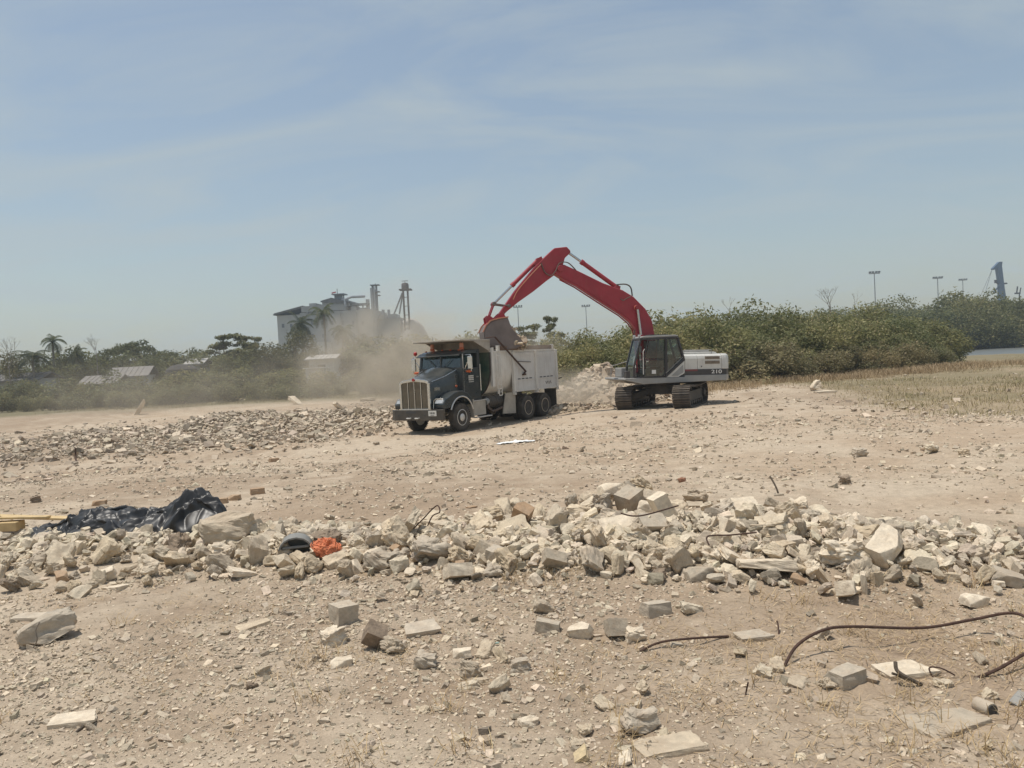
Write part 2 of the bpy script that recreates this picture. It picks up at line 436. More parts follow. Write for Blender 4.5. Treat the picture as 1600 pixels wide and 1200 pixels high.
stone_mat('brick_tan', [(0.40, 0.27, 0.17), (0.44, 0.31, 0.20)], bmp=0.3)
stone_mat('brick_red', [(0.30, 0.14, 0.085), (0.33, 0.17, 0.11)], bmp=0.3)
stone_mat('stone_brown', [(0.25, 0.19, 0.14), (0.30, 0.24, 0.18)], bmp=0.5)
stone_mat('yellow_tile', [(0.55, 0.44, 0.27), (0.57, 0.46, 0.29)], bmp=0.2)
# ------------------------------------------------------------------ ground
TRUCK_O, TRUCK_YAW = Vector((-2.88, 29.57, -0.435)), math.radians(236.6)
EXC_O, EXC_YAW = Vector((6.52, 33.5, -0.20)), math.radians(191)
def footprint(x, y):
    """weights of the two flattened standing places"""
    cx, cy = TRUCK_O.x - 2.9 * math.cos(TRUCK_YAW), TRUCK_O.y - 2.9 * math.sin(TRUCK_YAW)
    u = (x - cx) * math.cos(TRUCK_YAW) + (y - cy) * math.sin(TRUCK_YAW); v = -(x - cx) * math.sin(TRUCK_YAW) + (y - cy) * math.cos(TRUCK_YAW)
    wt = 1 / (1 + ((u / 6.0) ** 2 + (v / 2.6) ** 2) ** 3)
    we = 1 / (1 + (((x - EXC_O.x) / 3.6) ** 2 + ((y - EXC_O.y) / 3.6) ** 2) ** 3)
    return wt, we
def near_ridge(x, y):
    c = 8.75 - 0.22 * x + 0.25 * vnoise(x * 0.5, x * 0 + 3.3)
    prof = 0.12 + 0.17 * np.exp(-((x - 1.6) / 1.9) ** 2) + 0.06 * np.exp(-((x + 4.5) / 2.0) ** 2)
    fade = sstep(-9.5, -8.0, x) * (1 - sstep(4.2, 6.5, x))
    return prof * fade * np.exp(-((y - c) / 0.95) ** 2)
def far_heap(x, y):
    c = 38.5 - 0.10 * (x + 11)
    prof = 0.85 * np.exp(-((x + 12.5) / 4.6) ** 4) + 0.55 * np.exp(-((x + 6.3) / 2.6) ** 2) + 0.35 * np.exp(-((x + 20) / 5) ** 2)
    lumps = 0.75 + 0.9 * vnoise(x * 0.55, y * 0.55)
    return prof * lumps * np.exp(-((y - c) / np.where(y < c, 4.5, 2.4)) ** 2)
def lagoon(x, y):
    e = 113 + 6 * vnoise(x * 0.05, y * 0.02)
    return sstep(38, 60, x) * sstep(e, e + 9, y) * (1 - sstep(158, 166, y))
def gh(x, y, micro=True):
    x = np.asarray(x, float); y = np.asarray(y, float)
    wt, we = footprint(x, y)
    s = sstep(8, 28, y)
    b = s * np.clip(-0.33 + 0.03 * x, -0.75, -0.10)
    b = b + 0.16 * fbm(x * 0.16, y * 0.16, 2) * s + 0.05 * fbm(x * 0.5, y * 0.5, 2) * (1 - s * 0.3)
    b = b * (1 - wt) - 0.435 * wt
    b = b * (1 - we) - 0.20 * we
    calm = 1 - 0.75 * np.clip(wt + we, 0, 1)
    b = b + near_ridge(x, y) + far_heap(x, y)
    b = b - 0.80 * sstep(48, 88, y) * sstep(22, 40, x) - 2.2 * lagoon(x, y)
    for o_ in (-1.0, 1.0):                                  # wheel ruts of the haul lane
        b = b - 0.085 * np.exp(-((y - (26.6 + o_ - 0.10 * x + 0.5 * np.sin(x * 0.25))) / 0.24) ** 2) * (x < 1) * sstep(-30, -24, x)
        b = b - 0.06 * np.exp(-((y - (19.5 + o_ + 0.22 * x)) / 0.22) ** 2) * sstep(-9, -5, x) * (1 - sstep(5, 10, x))
    if micro:
        d = np.sqrt(x * x + y * y)
        b = b + calm * (0.045 * fbm(x * 1.3, y * 1.3, 3) + np.where(d < 45, 0.028, 0.0) * fbm(x * 5.1, y * 5.1, 3, 0.6))
    return b
def gz(x, y): return float(gh(np.array([x]), np.array([y]))[0])
_TT = np.concatenate([np.arange(1.5, 25, 0.03), np.arange(25, 130, 0.25)])
def on_ground(px, py, lift=0.0):
    """where the line of sight through a photo pixel meets the ground"""
    d = ray(px, py); P = np.array([0, 0, CAM_Z])[None] + np.array(d)[None] * _TT[:, None]
    hit = np.nonzero(P[:, 2] <= gh(P[:, 0], P[:, 1]) + lift)[0]
    return Vector(P[hit[0] if len(hit) else -1])

def soil(x, y):
    """colour of the soil itself: pale crushed-rubble sand, straw-coloured and olive grassland further out"""
    n1 = fbm(x * 0.35, y * 0.35, 4); n2 = fbm(x * 0.09 + 40, y * 0.09, 3); n3 = fbm(x * 2.1, y * 2.1, 3)
    sand = np.array([0.398, 0.311, 0.230]); pale = np.array([0.466, 0.388, 0.302]); brown = np.array([0.286, 0.216, 0.157])
    c = sand + (pale - sand) * np.clip(0.5 + 1.3 * n1 + 0.7 * n3, 0, 1)[:, None]
    c = c + (brown - c) * (np.clip(0.22 + 1.5 * n2 - 0.6 * n3 + 0.5 * fbm(x * 0.7, y * 0.22, 3), 0, 0.65))[:, None]
    pile = np.clip(near_ridge(x, y) * 4, 0, 1) * 0.6
    c = c + (np.array([0.45, 0.395, 0.31]) - c) * pile[:, None]
    # grass country: right of the excavator and the far left
    gr = np.maximum(sstep(0.0, 3.5, x - 12.8 + 4.5 * fbm(x * 0.16, y * 0.16 + 7, 4)), sstep(43, 47, y) * sstep(6, 9, x)) * sstep(15, 21, y)
    gl = sstep(66, 76, y - 0.28 * (x + 30) * 0 + 6 * fbm(x * 0.08, y * 0.08, 2)) * (1 - sstep(2, 14, x) * 0.4)
    straw = np.array([0.300, 0.238, 0.160]); olive = np.array([0.175, 0.155, 0.090])
    go = np.clip(0.5 + 2.0 * fbm(x * 0.15 + 5, y * 0.3, 4), 0, 1)[:, None]
    grass = straw * (1 - go * 0.75) + olive * go * 0.75
    c = c + (grass - c) * (np.clip(gr, 0, 1) * 0.85)[:, None]
    c = c + (np.array([0.16, 0.145, 0.085]) - c) * (np.clip(gl, 0, 1) * 0.9)[:, None]
    return np.clip(c, 0.02, 0.8)

def build_ground():
    ang = np.concatenate([np.radians(np.arange(-50, 50.01, 0.235)), np.radians(np.arange(54, 306.1, 6))])   # from +Y towards +X
    rad = [0.4, 1.0, 1.7]
    r = 2.3
    while r < 70: rad.append(r); r *= 1.0115
    while r < 260: rad.append(r); r *= 1.03
    while r < 6000: rad.append(r); r *= 1.35
    rad = np.array(rad)
    A, Rr = np.meshgrid(ang, rad)
    X, Y = (np.sin(A) * Rr).ravel(), (np.cos(A) * Rr).ravel()
    Z = gh(X, Y)
    nA, nR = len(ang), len(rad)
    V = np.stack([X, Y, Z], 1)
    i = np.arange(nR - 1)[:, None]; j = np.arange(nA)[None]; j2 = (j + 1) % nA
    Fq = np.stack([i * nA + j, i * nA + j2, (i + 1) * nA + j2, (i + 1) * nA + j], -1).reshape(-1, 4)[:, ::-1]
    V = np.concatenate([V, [[0, 0, gz(0, 0)]]]); c = len(V) - 1
    o = np_mesh('ground', V, Fq, 'ground', soil(V[:, 0], V[:, 1]), smooth=True)
    # close the small ring under the photographer
    me = o.data; bm = bmesh.new(); bm.from_mesh(me); bm.verts.ensure_lookup_table()
    for k in range(nA):
        f = bm.faces.new((bm.verts[c], bm.verts[(k + 1) % nA], bm.verts[k])); f.smooth = True
    bmesh.ops.recalc_face_normals(bm, faces=bm.faces); bm.to_mesh(me); bm.free()
    return tag(o, kind='structure')

def ground_material():
    m, n, l, b = nt('ground'); v = coords(n)
    a = n.new('ShaderNodeVertexColor'); a.layer_name = 'tone'
    g1 = ramp(n, l, noise(n, l, 7, 9, 0.72, v), 0.25, 0.75, (0.74, 0.73, 0.71), (1.20, 1.19, 1.16))
    g2 = ramp(n, l, noise(n, l, 55, 5, 0.75, v), 0.3, 0.7, (0.80, 0.79, 0.77), (1.16, 1.15, 1.13))
    cc = mixc(n, l, 1.0, mixc(n, l, 1.0, a.outputs['Color'], g1, 'MULTIPLY'), g2, 'MULTIPLY')
    l.new(cc, b.inputs['Base Color']); b.inputs['Roughness'].default_value = 0.97; b.inputs['Specular IOR Level'].default_value = 0.12
    vo = n.new('ShaderNodeTexVoronoi'); vo.inputs['Scale'].default_value = 22; l.new(v, vo.inputs['Vector'])
    h1 = n.new('ShaderNodeMath'); h1.operation = 'SUBTRACT'; l.new(noise(n, l, 26, 8, 0.75, v), h1.inputs[0])
    sc = n.new('ShaderNodeMath'); sc.operation = 'MULTIPLY'; l.new(vo.outputs['Distance'], sc.inputs[0]); sc.inputs[1].default_value = 0.5
    l.new(sc.outputs[0], h1.inputs[1])
    bump(n, l, h1.outputs[0], 0.6, 0.022, b)
    MATS['ground'] = m
ground_material()
ground = build_ground()

# water of the lagoon on the right, a sheet lying in the hollow
m, n, l, b = nt('water')
b.inputs['Base Color'].default_value = (0.13, 0.135, 0.125, 1); b.inputs['Roughness'].default_value = 0.35
bump(n, l, noise(n, l, 1.2, 4, 0.6, coords(n)), 0.25, 0.1, b); MATS['water'] = m
w = MB(); w.add([(34, 96, -1.05), (190, 96, -1.05), (190, 172, -1.05), (34, 172, -1.05)], [(0, 1, 2, 3)])
tag(w.build('water', 'water'), kind='structure')

# ------------------------------------------------------------------ air: thin haze everywhere, thrown-up dust round the truck
HAZE_D = 0.0005
volume_mat('haze', (0.74, 0.86, 0.98), lambda n, l: HAZE_D, 0.35)
hz = MB().bb(-420, 620, -60, 900, -6, 75)
tag(hz.build('haze', 'haze'), 'thin pale haze in the air over the whole site', kind='stuff')

def dust_density(peak, nscale, c0, radii, low=None):
    """soft-edged billow: falls off from the middle of an ellipsoid, broken up by noise"""
    def fn(n, l):
        v = coords(n)
        sub = n.new('ShaderNodeVectorMath'); sub.operation = 'DIVIDE'; l.new(v, sub.inputs[0]); sub.inputs[1].default_value = radii
        wob = n.new('ShaderNodeTexNoise'); wob.inputs['Scale'].default_value = nscale * 0.6; wob.inputs['Detail'].default_value = 2; l.new(v, wob.inputs['Vector'])
        ln = n.new('ShaderNodeVectorMath'); ln.operation = 'LENGTH'; l.new(sub.outputs[0], ln.inputs[0])
        ad = n.new('ShaderNodeMath'); ad.operation = 'MULTIPLY_ADD'; l.new(wob.outputs['Fac'], ad.inputs[0]); ad.inputs[1].default_value = 0.9; l.new(ln.outputs['Value'], ad.inputs[2])
        mr = n.new('ShaderNodeMapRange'); mr.interpolation_type = 'SMOOTHSTEP'; l.new(ad.outputs[0], mr.inputs[0])
        mr.inputs[1].default_value = 1.40; mr.inputs[2].default_value = 0.55; mr.inputs[3].default_value = 0; mr.inputs[4].default_value = 1
        nz = n.new('ShaderNodeMapRange'); l.new(noise(n, l, nscale, 4, 0.55, v, 0.4), nz.inputs[0]); nz.inputs[1].default_value = 0.38; nz.inputs[2].default_value = 0.64; nz.inputs[3].default_value = 0.06; nz.inputs[4].default_value = 1.0
        mu = n.new('ShaderNodeMath'); mu.operation = 'MULTIPLY'; l.new(mr.outputs[0], mu.inputs[0]); l.new(nz.outputs[0], mu.inputs[1])
        m2 = n.new('ShaderNodeMath'); m2.operation = 'MULTIPLY'; l.new(mu.outputs[0], m2.inputs[0]); m2.inputs[1].default_value = peak
        return m2.outputs[0]
    return fn
def dust(label, loc, radii, peak, nscale, seed, color=(0.88, 0.79, 0.655)):
    name = 'dust_%d' % seed
    volume_mat(name, color, dust_density(peak, nscale, None, radii), 0.25)
    b = MB(); r = radii
    b.loft([[(r[0] * 1.02 * math.sin(t) * math.cos(a), r[1] * 1.02 * math.sin(t) * math.sin(a), r[2] * 1.02 * math.cos(t)) for a in [2 * math.pi * j / 16 for j in range(16)]] for t in [math.pi * (i + 0.02) / 8.04 for i in range(9)]])
    o = b.build('dust_cloud', name); o.location = loc
    return tag(o, label, 'dust', kind='stuff')
dust('big tan dust cloud drifting behind and left of the dump truck', (-5.6, 43.0, 1.9), (7.2, 4.2, 5.2), 0.75, 0.45, 1)
dust('low dust rolling along the ground between truck and excavator', (2.9, 36.4, 0.25), (3.0, 2.2, 1.7), 1.5, 0.7, 2)
dust('thin brown dust veil drifting before the far bushes on the left', (-27.0, 64.0, 0.5), (28.0, 11.0, 5.4), 0.062, 0.12, 3, (0.78, 0.70, 0.58))
dust('small puff of dust above the loaded truck body', (1.0, 32.6, 2.75), (2.2, 1.3, 0.8), 0.6, 1.1, 4)
# ------------------------------------------------------------------ dump truck (X forward, Y left, origin on the ground under the front axle)
truck = empty('dump_truck', TRUCK_O, TRUCK_YAW)
tag(truck, 'dark green dump truck with white tipper body being loaded by the excavator', 'dump truck')
T = truck
def arc(cx, cz, r, a0, a1, n):
    return [(cx + r * math.cos(math.radians(a0 + (a1 - a0) * i / n)), cz + r * math.sin(math.radians(a0 + (a1 - a0) * i / n))) for i in range(n + 1)]
# chassis
b = MB()
for s in (-1, 1): b.bb(-7.0, 1.15, s * 0.43 - 0.05, s * 0.43 + 0.05, 0.72, 1.0)
for x in (-6.6, -5.3, -4.0, -2.5, -1.0, 0.6): b.bb(x - 0.08, x + 0.08, -0.40, 0.40, 0.76, 0.96)
b.build('chassis', 'dark_steel', T, bevel=0.01)
b = MB()
for x in (0.0, -4.6, -5.98):
    b.tube([(x, -1.0, 0.52), (x, 1.0, 0.52)], 0.09, 10)
    if x < -1: b.ball((x, 0, 0.55), (0.26, 0.24, 0.26), 12)
b.build('axle', 'dark_steel', T, smooth=True)
# wheels
def wheel_meshes():
    R, W = 0.53, 0.29
    tb = MB()
    tb.lathe([(0.30, -W / 2 + 0.02), (0.40, -W / 2), (0.485, -W / 2 + 0.015), (R - 0.012, -W / 2 + 0.05), (R, -W / 2 + 0.09), (R, W / 2 - 0.09), (R - 0.012, W / 2 - 0.05), (0.485, W / 2 - 0.015), (0.40, W / 2), (0.30, W / 2 - 0.02)], (0, 0, 0), 'y', 40)
    for k in range(40):                                   # tread blocks
        a = 2 * math.pi * k / 40
        for yy in (-0.085, 0.0, 0.085):
            c = Vector((math.cos(a) * (R + 0.004), yy, math.sin(a) * (R + 0.004)))
            tb.box(c, (0.016, 0.07, 0.05), (0, -a, 0))
    front = MB().lathe([(0.30, -0.13), (0.305, 0.13), (0.285, 0.135), (0.265, 0.10), (0.25, 0.085), (0.15, 0.075), (0.14, 0.14), (0.09, 0.165), (0.0, 0.17)], (0, 0, 0), 'y', 30)
    nuts = MB()
    for k in range(10):
        a = 2 * math.pi * k / 10
        nuts.tube([(0.195 * math.cos(a), 0.07, 0.195 * math.sin(a)), (0.195 * math.cos(a), 0.125, 0.195 * math.sin(a))], 0.022, 6)
    holes = MB()
    for k in range(10):
        a = 2 * math.pi * (k + 0.5) / 10
        holes.lathe([(0.0, 0.083), (0.030, 0.083), (0.030, 0.0895), (0.0, 0.0895)], (0.225 * math.cos(a), 0, 0.225 * math.sin(a)), 'y', 10)
    rear = MB().lathe([(0.30, -0.13), (0.305, 0.13), (0.285, 0.135), (0.275, 0.09), (0.25, 0.02), (0.16, 0.0), (0.15, 0.07), (0.10, 0.095), (0.0, 0.10)], (0, 0, 0), 'y', 30)
    rholes = MB()
    for k in range(5):
        a = 2 * math.pi * (k + 0.3) / 5
        rholes.lathe([(0.0, 0.006), (0.033, 0.006), (0.033, 0.018), (0.0, 0.018)], (0.20 * math.cos(a), 0, 0.20 * math.sin(a)), 'y', 10)
    return tb, front, nuts, holes, rear, rholes
tb, fr, nu, ho, rr, rh = wheel_meshes()
_tyre = tb.build('tyre', 'rubber', None, smooth=True, ang=50); _fr = fr.build('rim', 'alloy', None, smooth=True); _nu = nu.build('wheel_nuts', 'chrome'); _ho = ho.build('hand_holes', 'letter_dark')
_rr = rr.build('rim', 'rim_tan', None, smooth=True); _rh = rh.build('hand_holes', 'letter_dark')
def wheel(x, y, side, front):
    t = link('tyre', _tyre.data, T); t.location = (x, y, 0.525); t.rotation_euler = (0, random.random() * 0.3, 0 if side > 0 else math.pi)
    for nm, src in ((('rim', _fr), ('wheel_nuts', _nu), ('hand_holes', _ho)) if front else (('rim', _rr), ('hand_holes', _rh))):
        link(nm, src.data, t)
    return t
random.seed(3)
steer = math.radians(3)
for s in (-1, 1):
    w = wheel(0, s * 1.02, s, True)
    for x in (-4.6, -5.98):
        wheel(x, s * 1.07, s, False); wheel(x, s * 0.75, s, False)
for o in (_tyre, _fr, _nu, _ho, _rr, _rh): bpy.data.objects.remove(o)
# bumper, plate, tow hooks
b = MB(); b.prism([(1.10, -1.22), (1.22, -1.22), (1.40, -0.95), (1.42, 0), (1.40, 0.95), (1.22, 1.22), (1.10, 1.22), (1.26, 0.9), (1.28, 0), (1.26, -0.9)], 0.53, 0.92, 'z')
bump_o = b.build('bumper', 'bumper_steel', T, bevel=0.015)
MB().bb(1.418, 1.424, -0.36, 0.10, 0.80, 0.87).build('bumper_slot', 'letter_dark', bump_o)
MB().bb(1.405, 1.43, 0.70, 1.06, 0.70, 0.89).build('licence_plate', 'plate_white', bump_o)
b = MB()
for i, (y, w_, h_) in enumerate(((0.78, 0.028, 0.06), (0.825, 0.02, 0.05), (0.86, 0.03, 0.065), (0.905, 0.02, 0.05), (0.945, 0.03, 0.06), (0.985, 0.022, 0.055))): b.bb(1.43, 1.433, y - w_ / 2, y + w_ / 2, 0.81 - h_ / 2, 0.81 + h_ / 2)
b.bb(1.43, 1.433, 0.80, 0.96, 0.725, 0.74)
b.build('plate_marking', 'letter_dark', bump_o)
for y in (-0.22, 0.18):
    b = MB(); b.tube([(1.40, y - 0.07, 0.62), (1.50, y - 0.07, 0.62), (1.53, y, 0.62), (1.50, y + 0.07, 0.62), (1.40, y + 0.07, 0.62)], 0.022, 8); b.build('tow_hook', 'alloy', bump_o, smooth=True)
for y in (-0.75, 0.5):
    MB().lathe([(0, 0), (0.035, 0), (0.035, 0.006), (0, 0.006)], (1.416, y, 0.72), 'x', 12).build('bolt_hole', 'letter_dark', bump_o)
# hood: sloped nose, lofted from grille to windscreen
def hood_ring(x, w, zt, zb, rnd):
    pts = [(-w * 1.04, zb), (-w * 1.03, zb + (zt - zb) * 0.55), (-w, zt - rnd * 1.5), (-w + rnd * 0.35, zt - rnd * 0.55), (-w + rnd * 1.1, zt - rnd * 0.12), (-w * 0.35, zt + 0.035), (0, zt + 0.05)]
    pts = pts + [(-y, z) for y, z in pts[-2::-1]]
    return [(x, y, z) for y, z in pts]
b = MB().loft([hood_ring(1.27, 0.64, 1.93, 0.95, 0.10), hood_ring(1.20, 0.66, 1.98, 0.95, 0.12), hood_ring(0.9, 0.69, 2.06, 1.0, 0.15), hood_ring(0.4, 0.74, 2.20, 1.1, 0.18), hood_ring(-0.05, 0.80, 2.34, 1.15, 0.2), hood_ring(-0.27, 0.84, 2.41, 1.15, 0.2)])
hood = b.build('hood', 'green_paint', T, smooth=True, ang=50)
b = MB()
for s in (-1, 1): b.tube([(1.1, s * 0.66, 1.93), (0.4, s * 0.745, 2.10), (-0.2, s * 0.83, 2.32)], 0.016, 6)
b.build('hood_trim', 'chrome', hood, smooth=True)
for s in (-1, 1):                                           # side badge: two chrome letter rows
    b = MB()
    b.bb(0.72, 1.06, s * 0.715 - 0.012, s * 0.735, 1.70, 1.712); b.bb(0.72, 1.06, s * 0.715 - 0.012, s * 0.735, 1.60, 1.612)
    for k in range(8): b.bb(0.74 + k * 0.04, 0.765 + k * 0.04, min(s * 0.70, s * 0.737), max(s * 0.70, s * 0.737), 1.625, 1.69)
    b.build('hood_badge', 'chrome', hood)
    b = MB()
    for k in range(7): b.bb(-0.19, -0.07, min(s * 0.80, s * 0.845), max(s * 0.80, s * 0.845), 1.78 + k * 0.055, 1.81 + k * 0.055)
    b.build('hood_vent', 'chrome', hood)
    MB().ball((-0.12, s * 0.85, 1.70), (0.075, 0.04, 0.05)).build('turn_lamp', 'orange_lens', hood, smooth=True)
# grille: chrome surround, divider bars, dusty mesh
b = MB()
gy, gz0, gz1 = 0.62, 0.95, 1.90
outer = [(-gy - 0.05, gz0 - 0.04), (gy + 0.05, gz0 - 0.04), (gy + 0.05, gz1), (gy - 0.08, gz1 + 0.06), (0.0, gz1 + 0.12), (-gy + 0.08, gz1 + 0.06), (-gy - 0.05, gz1)]
for i in range(len(outer)):
    p, q = outer[i], outer[(i + 1) % len(outer)]; b.bar((1.30, p[0], p[1]), (1.30, q[0], q[1]), 0.10, 0.065, up=(1, 0, 0))
grille = b.build('grille_surround', 'chrome', T, bevel=0.012)
b = MB().prism([(y * 0.94, z) for y, z in outer], 1.275, 1.285, 'x')
g2 = b.build('grille_mesh', 'grille_mesh', grille)
b = MB()
for k in range(38): b.bb(1.285, 1.297, -0.60 + k * 0.0322, -0.59 + k * 0.0322, gz0, gz1 + 0.01)
b.build('grille_wires', 'grille_mesh', grille)
for y in (-0.31, 0.0, 0.31):
    MB().bb(1.285, 1.325, y - 0.012, y + 0.012, gz0, gz1 + 0.04).build('grille_bar', 'chrome', grille)
MB().prism([(-0.05, 1.98), (0.05, 1.98), (0.06, 2.05), (0.0, 2.08), (-0.06, 2.05)], 1.33, 1.36, 'x').build('grille_emblem', 'red_lens', grille)
# fenders with headlights
for s in (-1, 1):
    prof = [(1.12, 0.93), (1.14, 1.10), (0.98, 1.28), (0.74, 1.36), (0.50, 1.47), (0.22, 1.53), (-0.10, 1.53), (-0.40, 1.42), (-0.62, 1.22), (-0.70, 1.05)]
    inn = arc(0, 0.60, 0.66, 170, 22, 12)
    b = MB(); y0, y1 = (0.70, 1.17) if s > 0 else (-1.17, -0.70)
    poly = prof + [(-0.66, 1.0)] + arc(0.02, 0.60, 0.70, 150, 30, 10) + [(0.70, 0.93)]
    b.prism(poly, y0, y1, 'y')
    f = b.build('fender', 'green_paint', T, smooth=True, bevel=0.03)
    lip = [(p[0], s * 1.175, p[1]) for p in arc(0.02, 0.60, 0.715, 165, 22, 14)]
    MB().tube(lip, 0.028, 8).build('fender_lip', 'alloy', f, smooth=True)
    b = MB().loft([[(1.02, s * 0.78, 1.13), (1.02, s * 1.12, 1.13), (0.98, s * 1.12, 1.27), (0.98, s * 0.78, 1.27)], [(1.17, s * 0.80, 1.13), (1.12, s * 1.12, 1.13), (1.04, s * 1.10, 1.26), (1.09, s * 0.80, 1.26)]])
    b.build('headlight', 'lamp_lens', f, bevel=0.02)
    b = MB(); b.tube([(1.17, s * 0.73, 0.95), (1.12, s * 0.73, 1.24), (1.06, s * 0.78, 1.29), (1.02, s * 1.1, 1.29)], 0.018, 6); b.build('headlight_trim', 'chrome', f, smooth=True)
    b = MB().bb(-0.72, -0.66, s * 0.78 if s > 0 else -1.2, 1.2 if s > 0 else -0.78, 0.45, 1.15); b.build('mud_guard', 'tan_dirty', f)
# cab shell: lower body, pillars, roof
CW = 1.03
b = MB()
b.bb(-1.42, -0.27, -CW, CW, 1.15, 1.22)                                        # floor
b.bb(-1.42, -1.36, -CW, CW, 1.22, 2.35)                                        # back wall
b.bb(-0.33, -0.27, -CW, CW, 1.22, 2.40)                                        # firewall
for s in (-1, 1):
    b.bb(-1.42, -0.27, s * CW - 0.03, s * CW + 0.03, 1.10, 2.36)                # side skin
    b.bar((-0.29, s * (CW - 0.03), 2.36), (-0.42, s * (CW - 0.05), 2.95), 0.09, 0.09)   # front pillar
    b.bb(-1.43, -1.28, s * CW - 0.05, s * CW + 0.028, 2.30, 3.0)                 # rear pillar
    b.bb(-1.43, -1.36, s * 0.62 - (0.36 if s < 0 else 0), s * 0.62 + (0.36 if s > 0 else 0), 2.35, 3.0)
b.bb(-0.36, -0.31, -0.03, 0.03, 2.36, 2.92)                                    # centre post
b.bb(-1.43, -1.36, -CW, CW, 2.86, 3.02)
cab = b.build('cab', 'green_paint', T, bevel=0.015)
b = MB().loft([[(-0.30, y, 2.93 + 0.03 * (1 - (y / CW) ** 2)) for y in (-CW, -0.5, 0, 0.5, CW)] + [(-0.30, y, 2.90) for y in (CW, 0, -CW)],
               [(-0.55, y, 3.03 + 0.05 * (1 - (y / CW) ** 2)) for y in (-CW, -0.5, 0, 0.5, CW)] + [(-0.55, y, 2.92) for y in (CW, 0, -CW)],
               [(-1.45, y, 3.06 + 0.05 * (1 - (y / CW) ** 2)) for y in (-CW, -0.5, 0, 0.5, CW)] + [(-1.45, y, 2.92) for y in (CW, 0, -CW)]])
roof = b.build('cab_roof', 'green_paint', T, smooth=True)
b = MB(); b.prism([(-0.10, 2.86), (-0.36, 2.98), (-0.36, 2.95), (-0.12, 2.83)], -CW, CW, 'y'); b.build('sun_visor', 'green_paint', roof)
for y in (-0.8, -0.4, 0.0, 0.4, 0.8):
    MB().ball((-0.46, y, 3.045 + 0.035 * (1 - y * y)), (0.06, 0.035, 0.028)).build('marker_lamp', 'orange_lens', roof, smooth=True)
for y in (-0.72, 0.72):
    bc = MB().tube([(-0.75, y, 3.07), (-0.75, y, 3.17)], 0.09, 12).build('beacon', 'orange_lens', T, smooth=True)
    MB().tube([(-0.75, y, 3.17), (-0.75, y, 3.32), (-0.75, y, 3.35)], [0.085, 0.08, 0.05], 12).build('beacon_dome', 'pink_lens', bc, smooth=True)
for s in (-1, 1):
    b = MB(); b.add([(-0.315, s * 0.04, 2.40), (-0.315, s * 0.95, 2.40), (-0.40, s * 0.93, 2.91), (-0.40, s * 0.04, 2.91)], [(0, 1, 2, 3)])
    b.build('windscreen', 'truck_glass', cab)
    b = MB(); b.add([(-0.40, s * 1.0, 2.36), (-1.28, s * 1.0, 2.36), (-1.28, s * 0.99, 2.92), (-0.46, s * 0.99, 2.92)], [(0, 1, 2, 3)])
    b.build('side_window', 'truck_glass', cab)
    d = MB().bb(-1.30, -0.40, min(s * 1.055, s * 1.075), max(s * 1.055, s * 1.075), 1.20, 2.35).build('door', 'green_paint', T, bevel=0.02)
    MB().bb(-1.22, -1.08, min(s * 1.075, s * 1.105), max(s * 1.075, s * 1.105), 1.98, 2.02).build('door_handle', 'chrome', d)
    b = MB()                                                                   # faded sign-writing, unreadable in the photo
    for r_, zz in enumerate((2.02, 1.95, 1.88, 1.81)):
        x = -0.62
        for k in range(5 if r_ != 3 else 7):
            w_ = 0.05 + 0.03 * ((k * 7 + r_ * 3) % 4) / 3
            if x - w_ < -1.0: break
            b.bb(x - w_, x, min(s * 1.075, s * 1.079), max(s * 1.075, s * 1.079), zz, zz + (0.05 if r_ != 3 else 0.025)); x -= w_ + 0.018
    tag(b.build('door_sign_writing', 'plate_white', d), kind='stuff')
    MB().bb(-0.36, -0.335, s * 1.03 if s > 0 else -1.06, 1.06 if s > 0 else -1.03, 1.22, 2.9).build('door_gutter', 'alloy', cab)
b = MB(); b.add([(-1.40, -0.62, 2.36), (-1.40, 0.62, 2.36), (-1.40, 0.62, 2.86), (-1.40, -0.62, 2.86)], [(0, 1, 2, 3)]); b.build('rear_window', 'truck_glass', cab)
for y in (-0.5, 0.5):
    b = MB(); b.bb(-1.2, -0.75, y - 0.24, y + 0.24, 1.55, 1.75); b.box((-1.2, y, 2.05), (0.14, 0.44, 0.75), (0, -0.15, 0)); b.build('seat', 'seat_fabric', cab, bevel=0.04)
b = MB(); b.tube([(-0.62 + 0.06 * math.sin(a), 0.5 + 0.22 * math.cos(a), 2.16 + 0.19 * math.sin(a)) for a in [2 * math.pi * k / 18 for k in range(19)]], 0.016, 6); b.bar((-0.36, 0.5, 2.0), (-0.62, 0.5, 2.16), 0.04, 0.04); b.build('steering_wheel', 'black_plastic', cab, smooth=True)
for s in (-1, 1):                                                              # wiper
    b = MB(); b.tube([(-0.27, s * 0.2, 2.42), (-0.31, s * 0.55, 2.72)], 0.012, 5); b.build('wiper', 'black_plastic', cab)
# mirrors
for s in (-1, 1):
    x0 = -0.42
    b = MB(); b.tube([(x0, s * 1.05, 2.86), (x0 + 0.05, s * 1.40, 2.86), (x0 + 0.06, s * 1.42, 2.80)], 0.016, 6)
    b.tube([(x0 + 0.06, s * 1.42, 2.86), (x0 + 0.06, s * 1.42, 2.24)], 0.016, 6)
    b.tube([(x0 + 0.06, s * 1.42, 2.27), (x0, s * 1.05, 2.27)], 0.016, 6)
    b.tube([(x0 + 0.06, s * 1.40, 2.84), (x0, s * 1.05, 2.30)], 0.012, 6)
    mi = b.build('mirror_bracket', 'chrome', T, smooth=True)
    MB().box((x0 + 0.07, s * 1.38, 2.56), (0.09, 0.20, 0.50)).build('mirror', 'chrome', mi, bevel=0.03)
    MB().ball((x0 + 0.04, s * 1.28, 2.24), (0.10, 0.14, 0.055)).build('mirror_lamp', 'orange_lens', mi, smooth=True)
MB().ball((-0.36, -1.28, 3.0), (0.08, 0.08, 0.09)).build('signal_lamp', 'red_lens', T, smooth=True)
